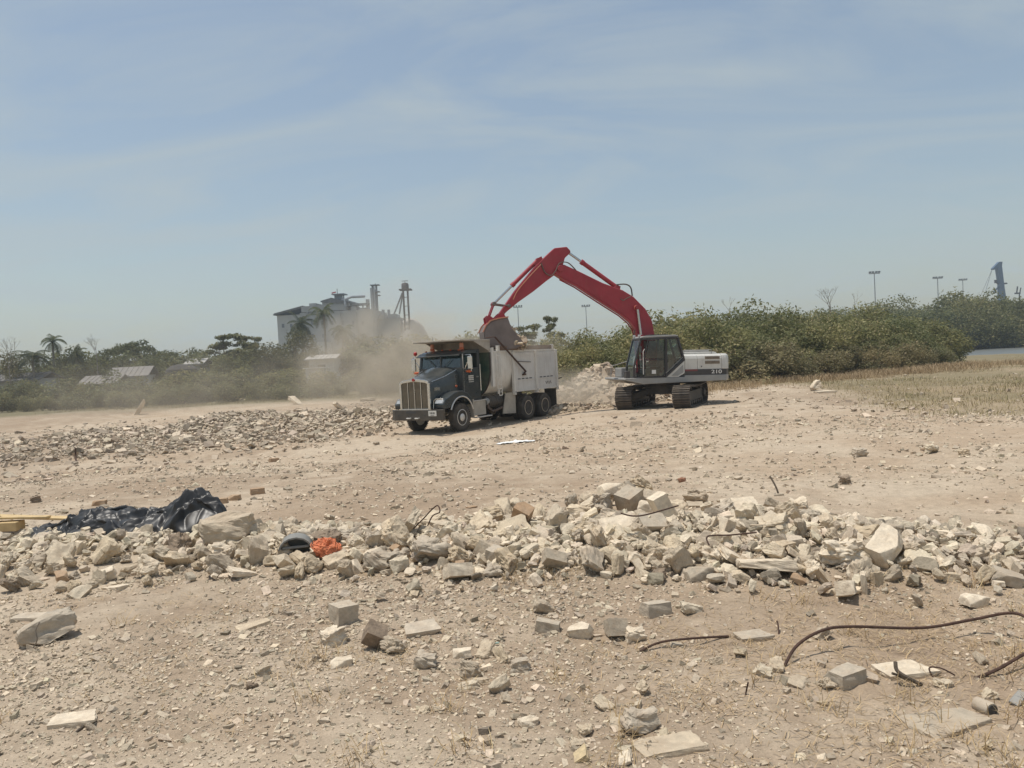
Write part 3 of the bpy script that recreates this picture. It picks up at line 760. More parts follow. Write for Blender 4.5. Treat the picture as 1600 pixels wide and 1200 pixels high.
MB().tube([(-0.36, -1.28, 2.86), (-0.36, -1.28, 2.96)], 0.015, 6).build('signal_bracket', 'chrome', T)
# steps, battery box, tanks, exhaust, air intake
b = MB().bb(-1.66, -0.86, 0.62, 1.08, 0.50, 1.06); bx = b.build('battery_box', 'tan_dirty', T, bevel=0.025)
MB().bb(-1.70, -0.82, 0.60, 1.10, 1.06, 1.09).build('battery_box_lid', 'alloy', bx)
MB().bb(-1.85, -0.80, 1.06, 1.24, 0.42, 0.46).build('step', 'alloy', T, bevel=0.01)
MB().bb(-1.66, -0.86, -1.08, -0.62, 0.50, 1.06).build('tool_box', 'tan_dirty', T, bevel=0.025)
for s in (-1, 1):
    tk = MB().lathe([(0, 0), (0.20, 0), (0.26, 0.04), (0.27, 0.10), (0.27, 0.95), (0.26, 1.01), (0.20, 1.05), (0, 1.05)], (-3.02, s * 0.80, 0.94), 'x', 20).build('fuel_tank', 'dark_steel', T, smooth=True)
    for k in (0.18, 0.5, 0.84): MB().lathe([(0.272, k), (0.283, k + 0.005), (0.283, k + 0.055), (0.272, k + 0.06)], (-3.02, s * 0.80, 0.94), 'x', 20).build('tank_strap', 'bumper_steel', tk, smooth=True)
b = MB(); b.tube([(-1.9, 0.95, 1.0), (-1.95, 1.0, 0.72), (-2.1, 1.06, 0.58), (-2.35, 1.08, 0.60), (-2.75, 1.1, 0.68)], 0.05, 10); b.build('exhaust_pipe', 'rust_grey', T, smooth=True)
b = MB(); b.tube([(-1.82, 0.9, 0.95), (-2.0, 0.9, 1.0)], 0.14, 14); b.build('air_cleaner', 'exc_grey', T, smooth=True)
for s in (-1, 1):
    b = MB(); b.tube([(-1.36, s * 1.10, 1.45), (-1.36, s * 1.10, 2.48)], 0.02, 8); b.build('grab_rail', 'chrome', T, smooth=True)
    b = MB().bb(-1.44, -0.75, s * 0.95 - 0.1, s * 0.95 + 0.1, 1.09, 1.18); b.build('cab_step_panel', 'dark_steel', T)
# tipper body: half-round tub
HW, ZT = 1.18, 2.92
def tub(hw, zb, zt=ZT):
    pts = [(hw, zt), (hw, 2.30)]
    pts += [(hw - (hw - 0.45) * (1 - math.cos(a)), 2.30 - (2.30 - zb) * math.sin(a)) for a in [math.radians(d) for d in (12, 24, 36, 48, 60, 72, 82, 90)]]
    return pts
def tub_ring(x, hw, zb):
    p = tub(hw, zb); return [(x, y, z) for y, z in p] + [(x, -y, z) for y, z in p[::-1]]
b = MB()
xs = [-1.95, -2.6, -3.4, -4.4, -5.6, -6.4, -7.05]
outer_r = [tub_ring(x, HW, 1.20) for x in xs]; inner_r = [tub_ring(x, HW - 0.045, 1.25) for x in xs]
n_ = len(outer_r[0])
for A_, fl in ((outer_r, 0), (inner_r, 1)):
    vs = [p for r in A_ for p in r]
    b.add(vs, [(i * n_ + j, i * n_ + j + 1, (i + 1) * n_ + j + 1, (i + 1) * n_ + j) for i in range(len(xs) - 1) for j in range(n_ - 1)])
for s in (-1, 1): b.bb(-7.05, -1.95, s * 1.155 - 0.05, s * 1.155 + 0.05, ZT - 0.01, ZT + 0.05)
body = b.build('tipper_body', 'white_paint', T, smooth=True, ang=40)
rp = tub(HW - 0.03, 1.21); ring2 = rp + [(-y, z) for y, z in rp[::-1]]
head = MB().prism(ring2, -1.99, -1.93, 'x').build('head_board', 'head_green', T)
b = MB()                                                                       # white rim round the head board
rim = [( -1.94, y, z) for y, z in tub(HW + 0.01, 1.19)] + [(-1.94, -y, z) for y, z in tub(HW + 0.01, 1.19)[::-1]]
b.tube(rim, 0.035, 6); b.build('head_rim', 'dark_steel', head, smooth=True)
b = MB(); b.bb(-2.0, -1.92, -1.16, 1.16, 2.92, 3.36); b.build('head_extension', 'tan_dirty', head)
# cab shield reaching over the cab
b = MB().loft([[(-1.98, -1.22, 3.36), (-1.98, 1.22, 3.36), (-1.98, 1.22, 3.43), (-1.98, -1.22, 3.43)], [(-0.10, -1.16, 3.40), (-0.10, 1.16, 3.40), (-0.10, 1.16, 3.45), (-0.10, -1.16, 3.45)]])
sh = b.build('cab_shield', 'tan_dirty', T, bevel=0.01)
for s in (-1, 1): MB().prism([(-1.98, 3.36), (-0.9, 3.38), (-1.98, 2.95)], s * 1.17 - 0.02, s * 1.17 + 0.02, 'y').build('shield_gusset', 'tan_dirty', sh)
MB().tube([(-0.5, -0.5, 3.45), (-0.55, -0.52, 3.56)], 0.03, 8).build('shield_peg', 'tan_dirty', sh)
# flat side boxes over the wheels, posts, boards
for s in (-1, 1):
    def Y(a, c_): return (min(s * a, s * c_), max(s * a, s * c_))
    for x0, x1 in ((-5.22, -3.62), (-6.98, -5.34)):
        b = MB().bb(x0, x1, *Y(1.20, 1.235), 1.24, 2.86); pn = b.build('side_panel', 'panel_paint', T, bevel=0.008)
        b = MB().bb(x0, x1, *Y(1.235, 1.262), 1.24, 1.30); b.bb(x0, x1, *Y(1.235, 1.255), 1.70, 1.73); b.build('panel_rail', 'white_paint', pn)
        for k in range(4): MB().bb(x0 + 0.30 + k * 0.30, x0 + 0.50 + k * 0.30, *Y(1.236, 1.242), 1.745, 1.785).build('panel_reflector', 'letter_dark', pn)
    b = MB()
    for k in range(4): b.bar((-6.05 - k * 0.13, s * 1.239, 1.56), (-6.13 - k * 0.13, s * 1.239, 1.44), 0.006, 0.035, up=(1, 0, 0))
    b.build('panel_lettering', 'letter_dark', T)
    for x in (-3.55, -5.28, -7.02):
        b = MB().bb(x - 0.075, x + 0.075, *Y(1.16, 1.285), 1.13, 2.93); po = b.build('side_post', 'white_paint', T, bevel=0.012)
        MB().bb(x - 0.02, x + 0.02, *Y(1.285, 1.292), 1.18, 1.28).build('post_slot', 'letter_dark', po)
    b = MB().bb(-2.14, -1.98, *Y(1.15, 1.26), 1.55, 3.10); b.build('front_post', 'white_paint', T, bevel=0.012)
    for x in (-2.52, -4.48, -6.80):
        MB().bb(x - 0.05, x + 0.05, *Y(1.13, 1.25), 2.96, 3.18).build('board_bracket', 'white_paint', T)
    for x0, x1 in ((-4.43, -2.57), (-6.75, -4.53)):
        MB().bb(x0, x1, *Y(1.145, 1.19), 2.965, 3.15).build('side_board', 'wood_board', T, bevel=0.006)
    # ladder
    b = MB()
    for x in (-2.28, -2.55): b.tube([(x, s * 1.27, 1.25), (x, s * 1.27, 2.85)], 0.016, 6)
    for k in range(6): b.tube([(-2.28, s * 1.27, 1.32 + k * 0.29), (-2.55, s * 1.27, 1.32 + k * 0.29)], 0.014, 6)
    b.build('ladder', 'white_paint', T, smooth=True)
    b = MB()
    fr_ = [(-2.34, 1.19), (-2.54, 1.19), (-2.54, 1.45), (-2.34, 1.45)]
    for i in range(4): b.bar((fr_[i][0], s * 1.29, fr_[i][1]), (fr_[(i + 1) % 4][0], s * 1.29, fr_[(i + 1) % 4][1]), 0.035, 0.02, up=(0, 1, 0))
    b.build('ladder_step', 'white_paint', T)
    # tarpaulin arm
    b = MB(); b.bar((-2.15, s * 1.33, 3.52), (-4.33, s * 1.33, 2.05), 0.045, 0.06, up=(0, 1, 0)); b.tube([(-2.15, s * 1.33, 3.52), (-2.0, s * 1.0, 3.50)], 0.022, 6)
    ta = b.build('tarp_arm', 'rust', T)
    b = MB(); b.bar((-4.33, s * 1.30, 2.08), (-4.22, s * 1.30, 1.92), 0.06, 0.05, up=(0, 1, 0)); b.bb(-4.34, -4.16, *Y(1.235, 1.33), 1.90, 1.97); b.build('arm_pivot', 'rust', ta)
    MB().tube([(-3.75, s * 1.28, 2.50), (-4.85, s * 1.27, 2.44)], 0.014, 6).build('tarp_rod', 'dark_steel', T)
    # mud plate ahead of the rear wheels, mud flap behind
    MB().prism([(-2.98, 1.24), (-2.72, 0.42), (-3.68, 0.36), (-3.70, 1.24)], *Y(1.12, 1.15), 'y').build('mud_plate', 'tan_dirty', T)
    MB().bb(-6.95, -6.92, *Y(0.62, 1.22), 0.35, 1.2).build('mud_flap', 'rubber', T)
    MB().bb(-7.16, -7.04, *Y(1.05, 1.24), 1.22, 1.36).build('tail_lamp_box', 'white_paint', T, bevel=0.01)
    MB().tube([(-7.16, s * 1.24, 1.62), (-7.16, s * 1.42, 1.66)], 0.025, 6).build('tailgate_latch', 'dark_steel', T)
b = MB().prism([(-1.18, 1.62), (-0.45, 1.22), (0.45, 1.22), (1.18, 1.62), (1.18, 2.86), (-1.18, 2.86)], -7.12, -7.06, 'x'); tg = b.build('tailgate', 'white_paint', T, bevel=0.01)
b = MB()
for y in (-0.7, 0, 0.7): b.bb(-7.17, -7.12, y - 0.05, y + 0.05, 1.40, 2.84)
b.build('tailgate_rib', 'white_paint', tg)
b = MB().tube([(-2.1, 0, 0.95), (-2.1, 0, 1.9)], 0.12, 12); b.build('hoist_cylinder', 'dark_steel', T, smooth=True)

# load in the body: a heap of pale rubble
rng = np.random.default_rng(11)
gx, gy_ = np.meshgrid(np.linspace(-6.95, -2.1, 60), np.linspace(-1.10, 1.10, 28), indexing='ij')
hz_ = 2.62 + 0.42 * np.exp(-((gx + 3.4) / 1.5) ** 2 - (gy_ / 0.9) ** 2) + 0.18 * fbm(gx * 1.5, gy_ * 1.5, 4, 0.6)
Vl = np.stack([gx, gy_, hz_], -1).reshape(-1, 3); i_, j_ = np.meshgrid(np.arange(59), np.arange(27), indexing='ij')
Fl = np.stack([i_ * 28 + j_, (i_ + 1) * 28 + j_, (i_ + 1) * 28 + j_ + 1, i_ * 28 + j_ + 1], -1).reshape(-1, 4)
tn = np.array([0.42, 0.35, 0.26])[None] * (0.8 + 0.4 * rng.random((len(Vl), 1)))
ld = np_mesh('rubble_load', Vl, Fl, 'gravel', tn); ld.location = TRUCK_O; ld.rotation_euler = (0, 0, TRUCK_YAW)
tag(ld, 'heap of pale rubble loaded inside the white tipper body', 'rubble')
# ------------------------------------------------------------------ excavator (X forward along the boom, Y left, origin under the slew ring)
exc = empty('excavator', EXC_O, EXC_YAW)
tag(exc, 'tracked excavator with red boom and white body tipping rubble into the truck', 'excavator')
E_ = exc
# --- undercarriage, turned against the upper body
UC = Matrix.Rotation(math.radians(245.5) - EXC_YAW, 4, 'Z')
TL, TR_, TRAD = 1.62, 1.20, 0.415                      # half wheelbase, half gauge, radius of the ends
def shoe_path(n):
    per = 4 * TL + 2 * math.pi * TRAD; out = []
    for k in range(n):
        d = per * k / n
        if d < 2 * TL: out.append((-TL + d, 0.885, 0.0))
        elif d < 2 * TL + math.pi * TRAD:
            a = (d - 2 * TL) / TRAD; out.append((TL + TRAD * math.sin(a), 0.47 + TRAD * math.cos(a), a))
        elif d < 4 * TL + math.pi * TRAD: out.append((TL - (d - 2 * TL - math.pi * TRAD), 0.055, math.pi))
        else:
            a = (d - 4 * TL - math.pi * TRAD) / TRAD; out.append((-TL - TRAD * math.sin(a), 0.47 - TRAD * math.cos(a), math.pi + a))
    return out
sb = MB(); sb.bb(-0.088, 0.088, -0.35, 0.35, -0.012, 0.018)
for x in (-0.06, 0.04): sb.bb(x - 0.014, x + 0.014, -0.35, 0.35, 0.0181, 0.062)
shoe0 = sb.build('track_shoe', 'track_steel')
sag = lambda x: -0.05 * (1 - (x / TL) ** 2)
for s in (-1, 1):
    yc = s * TR_
    b = MB(UC)
    b.prism([(-TL, 0.24), (TL, 0.24), (TL + 0.05, 0.50), (TL - 0.25, 0.66), (-TL + 0.25, 0.66), (-TL - 0.05, 0.5)], yc - 0.20, yc + 0.20, 'y')
    tr = b.build('track_frame', 'dark_steel', E_, bevel=0.02)
    for x, nm in ((TL, 'idler'), (-TL, 'sprocket')):
        b = MB(UC).lathe([(0.0, -0.16), (0.34, -0.15), (0.385, -0.06), (0.385, 0.06), (0.34, 0.15), (0.0, 0.16)], (x, yc, 0.47), 'y', 24); b.build(nm, 'track_steel', tr, smooth=True)
        b = MB(UC).lathe([(0.0, -0.30), (0.16, -0.29), (0.2, -0.2), (0.2, 0.2), (0.16, 0.29), (0.0, 0.30)], (x, yc, 0.47), 'y', 20); b.build('hub', 'dark_steel', tr, smooth=True)
    for k in range(7):
        MB(UC).lathe([(0.0, -0.22), (0.09, -0.22), (0.105, -0.1), (0.105, 0.1), (0.09, 0.22), (0.0, 0.22)], (-1.25 + k * 0.415, yc, 0.17), 'y', 14).build('roller', 'track_steel', tr, smooth=True)
    for x in (-0.6, 0.6): MB(UC).lathe([(0.0, -0.15), (0.07, -0.15), (0.07, 0.15), (0.0, 0.15)], (x, yc, 0.76), 'y', 12).build('carrier_roller', 'track_steel', tr, smooth=True)
    b = MB(UC)
    for yy in (-0.09, 0.09):                                # link chain inside the shoes
        P = [(x + (0.05 * math.sin(a) * -1), yc + yy, z - 0.05 * math.cos(a)) for x, z, a in shoe_path(64)]; b.tube(P + [P[0]], 0.035, 6)
    b.build('track_chain', 'track_steel', tr)
    for x, z, a in shoe_path(49):
        o = link('track_shoe', shoe0.data, tr)
        z2 = z + (sag(x) if abs(z - 0.885) < 1e-6 else 0)
        o.matrix_local = UC @ Matrix.Translation((x, yc, z2)) @ Matrix.Rotation(a, 4, 'Y')
bpy.data.objects.remove(shoe0)
b = MB(UC)
b.prism([(-0.75, 0.55), (0.75, 0.55), (0.65, 0.92), (-0.65, 0.92)], -0.62, 0.62, 'y')
for sx in (-1, 1):
    for sy in (-1, 1): b.bar((sx * 0.5, sy * 0.45, 0.72), (sx * 0.95, sy * 1.15, 0.48), 0.42, 0.24)
b.build('car_body', 'dark_steel', E_, bevel=0.02)
MB().lathe([(0.0, 0), (0.66, 0), (0.66, 0.18), (0, 0.18)], (0, 0, 0.88), 'z', 28).build('slew_ring', 'dark_steel', E_, smooth=True)
# --- upper body, leaning back 2 degrees with the slope
UP = Matrix.Rotation(math.radians(-2.0), 4, 'Y')
def U(): return MB(UP)
def ys(a, c_): return (a, c_)
# deck
b = U(); b.prism([(2.20, 1.26), (2.22, 1.18), (1.44, 1.00), (-2.28, 1.00 + 0.09), (-2.28, 1.33), (-0.4, 1.33), (-0.4, 1.26)], -1.36, 1.36, 'y')
deck = b.build('deck', 'exc_grey', E_, bevel=0.02)
b = U(); b.bb(-0.9, 0.9, -0.9, 0.9, 0.98, 1.06); b.build('deck_underside', 'dark_steel', deck)
# engine side panels, dark band, red stripe
for s in (-1, 1):
    def Y(a, c_): return (min(s * a, s * c_), max(s * a, s * c_))
    x0 = -0.40 if s > 0 else 1.3
    xf = [-0.42, -0.98, -2.08] if s > 0 else [0.9, -0.98, -2.08]
    for k in range(2):
        b = U(); x1, x2 = xf[k], xf[k + 1]
        prof = [(1.33, 1.345), (1.33, 2.02), (1.30, 2.13), (1.22, 2.19), (0.95, 2.22), (0.95, 1.345)]
        b.prism([(s * y, z) for y, z in prof], x2 + 0.006, x1 - 0.006, 'x'); pn = b.build('side_panel', 'exc_white', E_, bevel=0.012)
        if k == 1:
            for z0, z1 in ((2.00, 2.12), (1.80, 1.93)):
                lv = U().bb(-1.98, -1.32, *Y(1.325, 1.336), z0 - 0.01, z1 - 0.01).build('louvre', 'louvre', E_)
                b = U()
                for q in range(5): b.box(((-1.98 - 1.32) / 2, s * 1.341, z0 + 0.006 + q * 0.024), (0.66, 0.012, 0.012), (0.5 * s, 0, 0))
                b.build('louvre_slat', 'louvre', lv)
            U().bb(-1.18, -1.14, *Y(1.33, 1.345), 1.66, 1.71).build('panel_lock', 'letter_dark', pn)
    b = U().bb(-2.085, xf[0] + 0.005, *Y(1.332, 1.346), 1.335, 1.575); band = b.build('side_band', 'exc_dark', E_)
    b = U().bb(-0.98, xf[0] + 0.004, *Y(1.346, 1.349), 1.50, 1.575); b.build('red_stripe', 'exc_stripe', band)
    if s > 0:
        mt = UP @ Matrix.Translation((-1.83, 1.348, 1.455)) @ Matrix.Rotation(math.pi, 4, 'Z') @ Matrix.Rotation(math.pi / 2, 4, 'X')
        text_part('number_210', '210', 0.215, 'letter_white', band, mt, sx=1.5)['label'] = 'white number 210 on the dark band'
    else:
        mt = UP @ Matrix.Translation((-1.83, -1.348, 1.455)) @ Matrix.Rotation(math.pi / 2, 4, 'X')
        text_part('number_210', '210', 0.215, 'letter_white', band, mt, sx=1.5)
# engine hood and walkway
b = U(); b.prism([(-0.42, 2.20), (-2.05, 2.20), (-2.0, 2.26), (-1.9, 2.30), (-0.42, 2.30)], -1.0, 1.0, 'y'); hood2 = b.build('engine_hood', 'exc_white', E_, bevel=0.03)
b = U(); b.bb(-1.78, -0.45, -0.7, 0.75, 2.302, 2.37); b.build('hood_cover', 'exc_grey', hood2, bevel=0.02)
b = U(); b.tube([(-0.5, 1.05, 2.22), (-0.5, 1.05, 2.38), (-1.75, 1.05, 2.38), (-1.75, 1.05, 2.22)], 0.018, 6); b.build('handrail', 'exc_grey', E_, smooth=True)
b = U(); b.tube([(-0.85, -0.55, 2.36), (-0.85, -0.55, 2.60), (-0.90, -0.55, 2.72)], 0.05, 10); b.build('exhaust', 'rust_grey', E_, smooth=True)
# counterweight with rounded tail
ring = lambda z, g: [(-2.09, -1.33 + g, z), (-2.30 + g, -1.31 + g, z), (-2.52 + g, -1.05, z), (-2.66 + g, -0.55, z), (-2.70 + g, 0, z), (-2.66 + g, 0.55, z), (-2.52 + g, 1.05, z), (-2.30 + g, 1.31 - g, z), (-2.09, 1.33 - g, z)]
b = U().loft([ring(1.575, 0.0), ring(2.05, 0.0), ring(2.16, 0.04), ring(2.22, 0.13)]); cw = b.build('counterweight', 'exc_white', E_, smooth=True, bevel=0.015)
U().loft([ring(1.335, 0.004), ring(1.574, 0.004)]).build('counterweight_band', 'exc_dark', cw, smooth=True)
U().loft([ring(1.10, 0.03), ring(1.16, 0.0), ring(1.334, 0.0)]).build('counterweight_skirt', 'exc_grey', cw, smooth=True)
# cab: pillars round glass
ci, co = 0.36, 1.34
side = {'fb': (1.80, 1.27), 'fm': (1.80, 1.75), 'ft': (1.50, 2.86), 'rt': (-0.12, 2.92), 'rm': (-0.38, 2.00), 'rb': (0.47, 1.27)}
b = U()
for y in (ci + 0.04, co - 0.04):
    def B(p, q, w=0.09, h=0.08): b.bar((p[0], y, p[1]), (q[0], y, q[1]), h, w, up=(0, 1, 0))
    B(side['fb'], side['fm'], 0.08); B(side['fm'], side['ft'], 0.08); B(side['ft'], side['rt'], 0.10); B(side['rt'], side['rm'], 0.13); B(side['rm'], side['rb'] if y > 1 else (-0.38, 1.27), 0.15)
    B(side['fb'], side['rb'] if y > 1 else (-0.38, 1.27), 0.07); B((0.40, 1.30), (0.38, 2.88), 0.13)
for p in (side['fb'], side['ft'], side['rt'], side['rm']):
    b.bar((p[0], ci, p[1]), (p[0], co, p[1]), 0.09, 0.09)
b.bb(-0.40, 1.82, ci, co, 1.262, 1.30)
cabx = b.build('cab_frame', 'exc_dark', E_, bevel=0.015)
b = U(); b.prism([(1.52, 2.90), (-0.14, 2.96), (-0.12, 3.0), (0.0, 3.03), (1.35, 2.985), (1.50, 2.95)], ci - 0.01, co + 0.01, 'y'); b.build('cab_roof', 'exc_grey', cabx, bevel=0.02)
b = U(); b.bb(0.25, 1.0, 0.5, 1.2, 3.005, 3.05); b.build('roof_hatch', 'exc_dark', cabx, bevel=0.01)
U().add([(1.80, ci + .06, 1.30), (1.80, co - .06, 1.30), (1.80, co - .06, 1.75), (1.80, ci + .06, 1.75)], [(0, 1, 2, 3)]).build('lower_windscreen', 'exc_glass', cabx)
U().add([(1.80, ci + .06, 1.78), (1.80, co - .06, 1.78), (1.52, co - .06, 2.82), (1.52, ci + .06, 2.82)], [(0, 1, 2, 3)]).build('windscreen', 'exc_glass', cabx)
for y in (ci + 0.02, co - 0.02):
    U().add([(1.30, y, 2.05), (0.46, y, 2.05), (0.45, y, 2.82), (1.14, y, 2.80)], [(0, 1, 2, 3)]).build('side_window', 'exc_glass', cabx)
    U().add([(1.32, y, 1.33), (0.60, y, 1.33), (0.46, y, 1.45), (0.46, y, 1.98), (1.32, y, 1.98)], [(0, 1, 2, 3, 4)]).build('door_pane', 'exc_glass', cabx)
    U().add([(0.32, y, 1.55), (-0.28, y, 2.05), (-0.08, y, 2.85), (0.31, y, 2.84)], [(0, 1, 2, 3)]).build('quarter_window', 'exc_glass', cabx)
U().add([(-0.36, ci + .06, 2.05), (-0.36, co - .06, 2.05), (-0.12, co - .06, 2.88), (-0.12, ci + .06, 2.88)], [(0, 1, 2, 3)]).build('rear_window', 'exc_glass', cabx)
b = U()
for y in (co,):
    dr = [(1.40, 1.31), (1.38, 2.05), (1.20, 2.84), (0.46, 2.85), (0.47, 1.42), (0.60, 1.31)]
    for i in range(len(dr)):
        p, q = dr[i], dr[(i + 1) % len(dr)]; b.bar((p[0], y + 0.01, p[1]), (q[0], y + 0.01, q[1]), 0.03, 0.09, up=(0, 1, 0))
    b.bar((1.36, y + 0.01, 2.01), (0.46, y + 0.01, 2.01), 0.03, 0.08, up=(0, 1, 0))
dr_o = b.build('door', 'exc_dark', E_, bevel=0.008)
U().bb(1.20, 1.30, co + 0.025, co + 0.045, 1.92, 1.96).build('door_handle', 'rod_chrome', dr_o)
U().bb(0.86, 1.04, co - 0.015, co - 0.01, 1.42, 1.58).build('door_label', 'letter_white', dr_o)
b = U(); b.bar((0.50, co + 0.02, 1.40), (-0.30, co + 0.02, 2.08), 0.02, 0.035, up=(0, 1, 0)); b.build('cab_trim', 'exc_grey', cabx)
b = U(); b.tube([(1.43, co + 0.05, 1.40), (1.43, co + 0.05, 2.35), (1.36, co + 0.03, 2.45)], 0.018, 6); b.build('grab_rail', 'exc_white', cabx, smooth=True)
# silver corner panel under the diagonal
b = U(); b.prism([(0.40, 1.27), (-0.38, 1.93), (-0.40, 1.93), (-0.40, 1.42), (-0.12, 1.27)], co - 0.03, co + 0.01, 'y'); tri = b.build('corner_panel', 'exc_white', E_, bevel=0.008)
b = U(); b.prism([(0.20, 1.32), (-0.34, 1.78), (-0.34, 1.46), (-0.10, 1.32)], co + 0.011, co + 0.016, 'y'); b.build('corner_panel_inset', 'exc_grey', tri)
b = U(); b.bb(0.6, 1.3, 0.55, 1.1, 1.40, 1.62); b.box((0.45, 0.82, 1.95), (0.16, 0.5, 0.85), (0, -0.12, 0)); b.box((0.40, 0.82, 2.48), (0.10, 0.28, 0.2)); seat = b.build('seat', 'seat_grey', cabx, bevel=0.04)
b = U()
for y in (0.5, 1.14): b.bb(0.55, 1.15, y - 0.07, y + 0.07, 1.70, 1.80); b.tube([(1.12, y, 1.80), (1.16, y, 2.0)], 0.025, 6)
b.build('control_console', 'exc_dark', cabx)
b = U()
for y in (0.72, 0.92): b.tube([(1.45, y, 1.3), (1.50, y, 1.85)], 0.018, 6)
b.build('travel_lever', 'exc_dark', cabx)
b = U(); b.bb(1.95, 2.12, 0.95, 1.25, 1.26, 1.55); b.build('step_box', 'exc_dark', E_, bevel=0.02)
b = U(); b.bb(-0.35, 1.75, -1.33, -0.45, 1.27, 1.68); b.build('tool_box', 'exc_grey', E_, bevel=0.03)
b = U(); b.tube([(1.95, -1.25, 1.27), (1.95, -1.25, 1.75), (1.2, -1.25, 1.95)], 0.02, 6); b.build('handrail', 'exc_grey', E_, smooth=True)
b = U(); b.tube([(1.55, co + 0.02, 2.6), (1.62, co + 0.22, 2.62), (1.62, co + 0.22, 2.5)], 0.014, 6); mr_ = b.build('mirror_arm', 'exc_dark', E_)
U().box((1.60, co + 0.22, 2.42), (0.06, 0.15, 0.26)).build('mirror', 'exc_dark', mr_, bevel=0.02)
for y in (0.55, 1.15): U().box((1.50, y, 3.0), (0.09, 0.14, 0.10)).build('work_lamp', 'lamp_lens', cabx, bevel=0.02)
# boom
bp = [(4.84, 5.68), (4.72, 5.96), (4.42, 6.05), (3.84, 5.80), (2.73, 5.28), (1.86, 4.98), (1.38, 4.70), (0.85, 4.18), (0.56, 3.66), (0.44, 3.0), (0.14, 1.95), (0.02, 1.62), (0.14, 1.44), (0.40, 1.44), (0.60, 1.80), (1.18, 3.0), (1.29, 3.34), (1.49, 3.62), (1.89, 3.95), (2.74, 4.47), (3.85, 5.17), (4.55, 5.50)]
boom = U().prism(bp, -0.23, 0.23, 'y').build('boom', 'red_paint', E_, bevel=0.035)
for s in (-1, 1):
    b = U(); b.strip([(4.5, 5.49), (3.85, 5.165), (2.74, 4.465), (1.89, 3.945), (1.49, 3.615), (1.29, 3.335), (1.18, 3.0)], *((0.232, 0.262) if s > 0 else (-0.262, -0.232)), 0.05, 'y'); b.build('boom_flange', 'red_paint', boom)
for px_, pz_, r_ in ((4.60, 5.87, 0.13), (1.28, 4.24, 0.10), (2.08, 4.98, 0.0), (0.24, 1.66, 0.14)):
    if r_: U().tube([(px_, -0.34, pz_), (px_, 0.34, pz_)], r_, 16).build('pin', 'pink_lens' if px_ == 1.28 else 'red_paint', boom, smooth=True, bevel=0.01)
# arm
ap = [(4.80, 6.74), (4.27, 6.80), (4.13, 6.66), (4.18, 6.49), (4.36, 6.33), (4.43, 6.08), (4.46, 5.80), (4.70, 5.70), (5.18, 5.36), (5.74, 4.93), (6.40, 4.48), (6.90, 4.08), (7.05, 3.92), (7.18, 3.95), (7.16, 4.08), (6.91, 4.42), (6.53, 4.95), (6.07, 5.48), (5.63, 5.99), (5.02, 6.55)]
arm = U().prism(ap, -0.17, 0.17, 'y').build('arm', 'red_paint', E_, bevel=0.03)
U().tube([(7.09, -0.30, 3.98), (7.09, 0.30, 3.98)], 0.09, 14).build('bucket_pin', 'bucket_steel', arm, smooth=True)
b = U(); b.prism([(5.30, 6.28), (5.62, 6.02), (5.72, 6.06), (5.52, 6.32), (5.36, 6.40)], -0.13, 0.13, 'y'); b.build('cylinder_lug', 'red_paint', arm, bevel=0.01)
b = U(); b.prism([(1.95, 4.98), (2.25, 5.09), (2.10, 5.20), (1.92, 5.16)], -0.13, 0.13, 'y'); b.build('cylinder_lug', 'red_paint', boom, bevel=0.01)
def cyl(name, a, m_, e, y, rb, rr_, parent, bar_mat='red_paint'):
    o = U().tube([(a[0], y, a[1]), (m_[0], y, m_[1])], rb, 14).build(name, bar_mat, parent, smooth=True)
    b = U().tube([(m_[0], y, m_[1]), (e[0], y, e[1])], rr_, 12); b.build('piston_rod', 'rod_chrome', o, smooth=True)
    d = (Vector(m_) - Vector(a)).normalized()
    b = U().tube([(m_[0] - d.x * 0.12, y, m_[1] - d.y * 0.12), (m_[0] + d.x * 0.02, y, m_[1] + d.y * 0.02)], rb + 0.018, 14); b.build('gland', bar_mat, o, smooth=True)
    for p in (a, e): U().tube([(p[0], y - 0.10, p[1]), (p[0], y + 0.10, p[1])], rr_ + 0.045, 12).build('cylinder_eye', bar_mat, o, smooth=True)
    return o
cyl('arm_cylinder', (2.08, 5.14), (3.61, 6.20), (4.20, 6.60), 0.0, 0.095, 0.055, E_)
cyl('bucket_cylinder', (5.50, 6.24), (6.61, 5.19), (7.41, 4.42), 0.0, 0.085, 0.05, E_)
for s in (-1, 1): cyl('boom_cylinder', (0.98, 1.50), (1.13, 3.05), (1.28, 4.24), s * 0.36, 0.085, 0.055, E_)
# links and bucket
b = U()
for s in (-1, 1): b.bar((7.41, s * 0.24, 4.42), (6.80, s * 0.24, 4.33), 0.05, 0.11, up=(0, 1, 0))
b.tube([(7.41, -0.30, 4.42), (7.41, 0.30, 4.42)], 0.08, 12); b.tube([(6.80, -0.28, 4.33), (6.80, 0.28, 4.33)], 0.07, 12)
b.build('bucket_link', 'bucket_steel', E_, bevel=0.01)
b = U()
for s in (-1, 1): b.bar((7.41, s * 0.17, 4.42), (7.64, s * 0.17, 3.83), 0.06, 0.13, up=(0, 1, 0))
b.build('push_link', 'red_paint', E_, bevel=0.01)
back = [(6.92, 3.80), (7.30, 3.74), (7.60, 3.66), (7.78, 3.48), (7.90, 3.24), (7.88, 3.00), (7.72, 2.78), (7.42, 2.62), (7.00, 2.55), (6.60, 2.60), (6.28, 2.76)]
BW = 0.60
b = U(); b.strip(back, -BW, BW, 0.04, 'y')
for s in (-1, 1): b.prism(back + [(6.45, 3.00), (6.78, 3.40)], s * BW - 0.02, s * BW + 0.02, 'y')
bucket = b.build('bucket', 'bucket_steel', E_, bevel=0.008)
b = U()
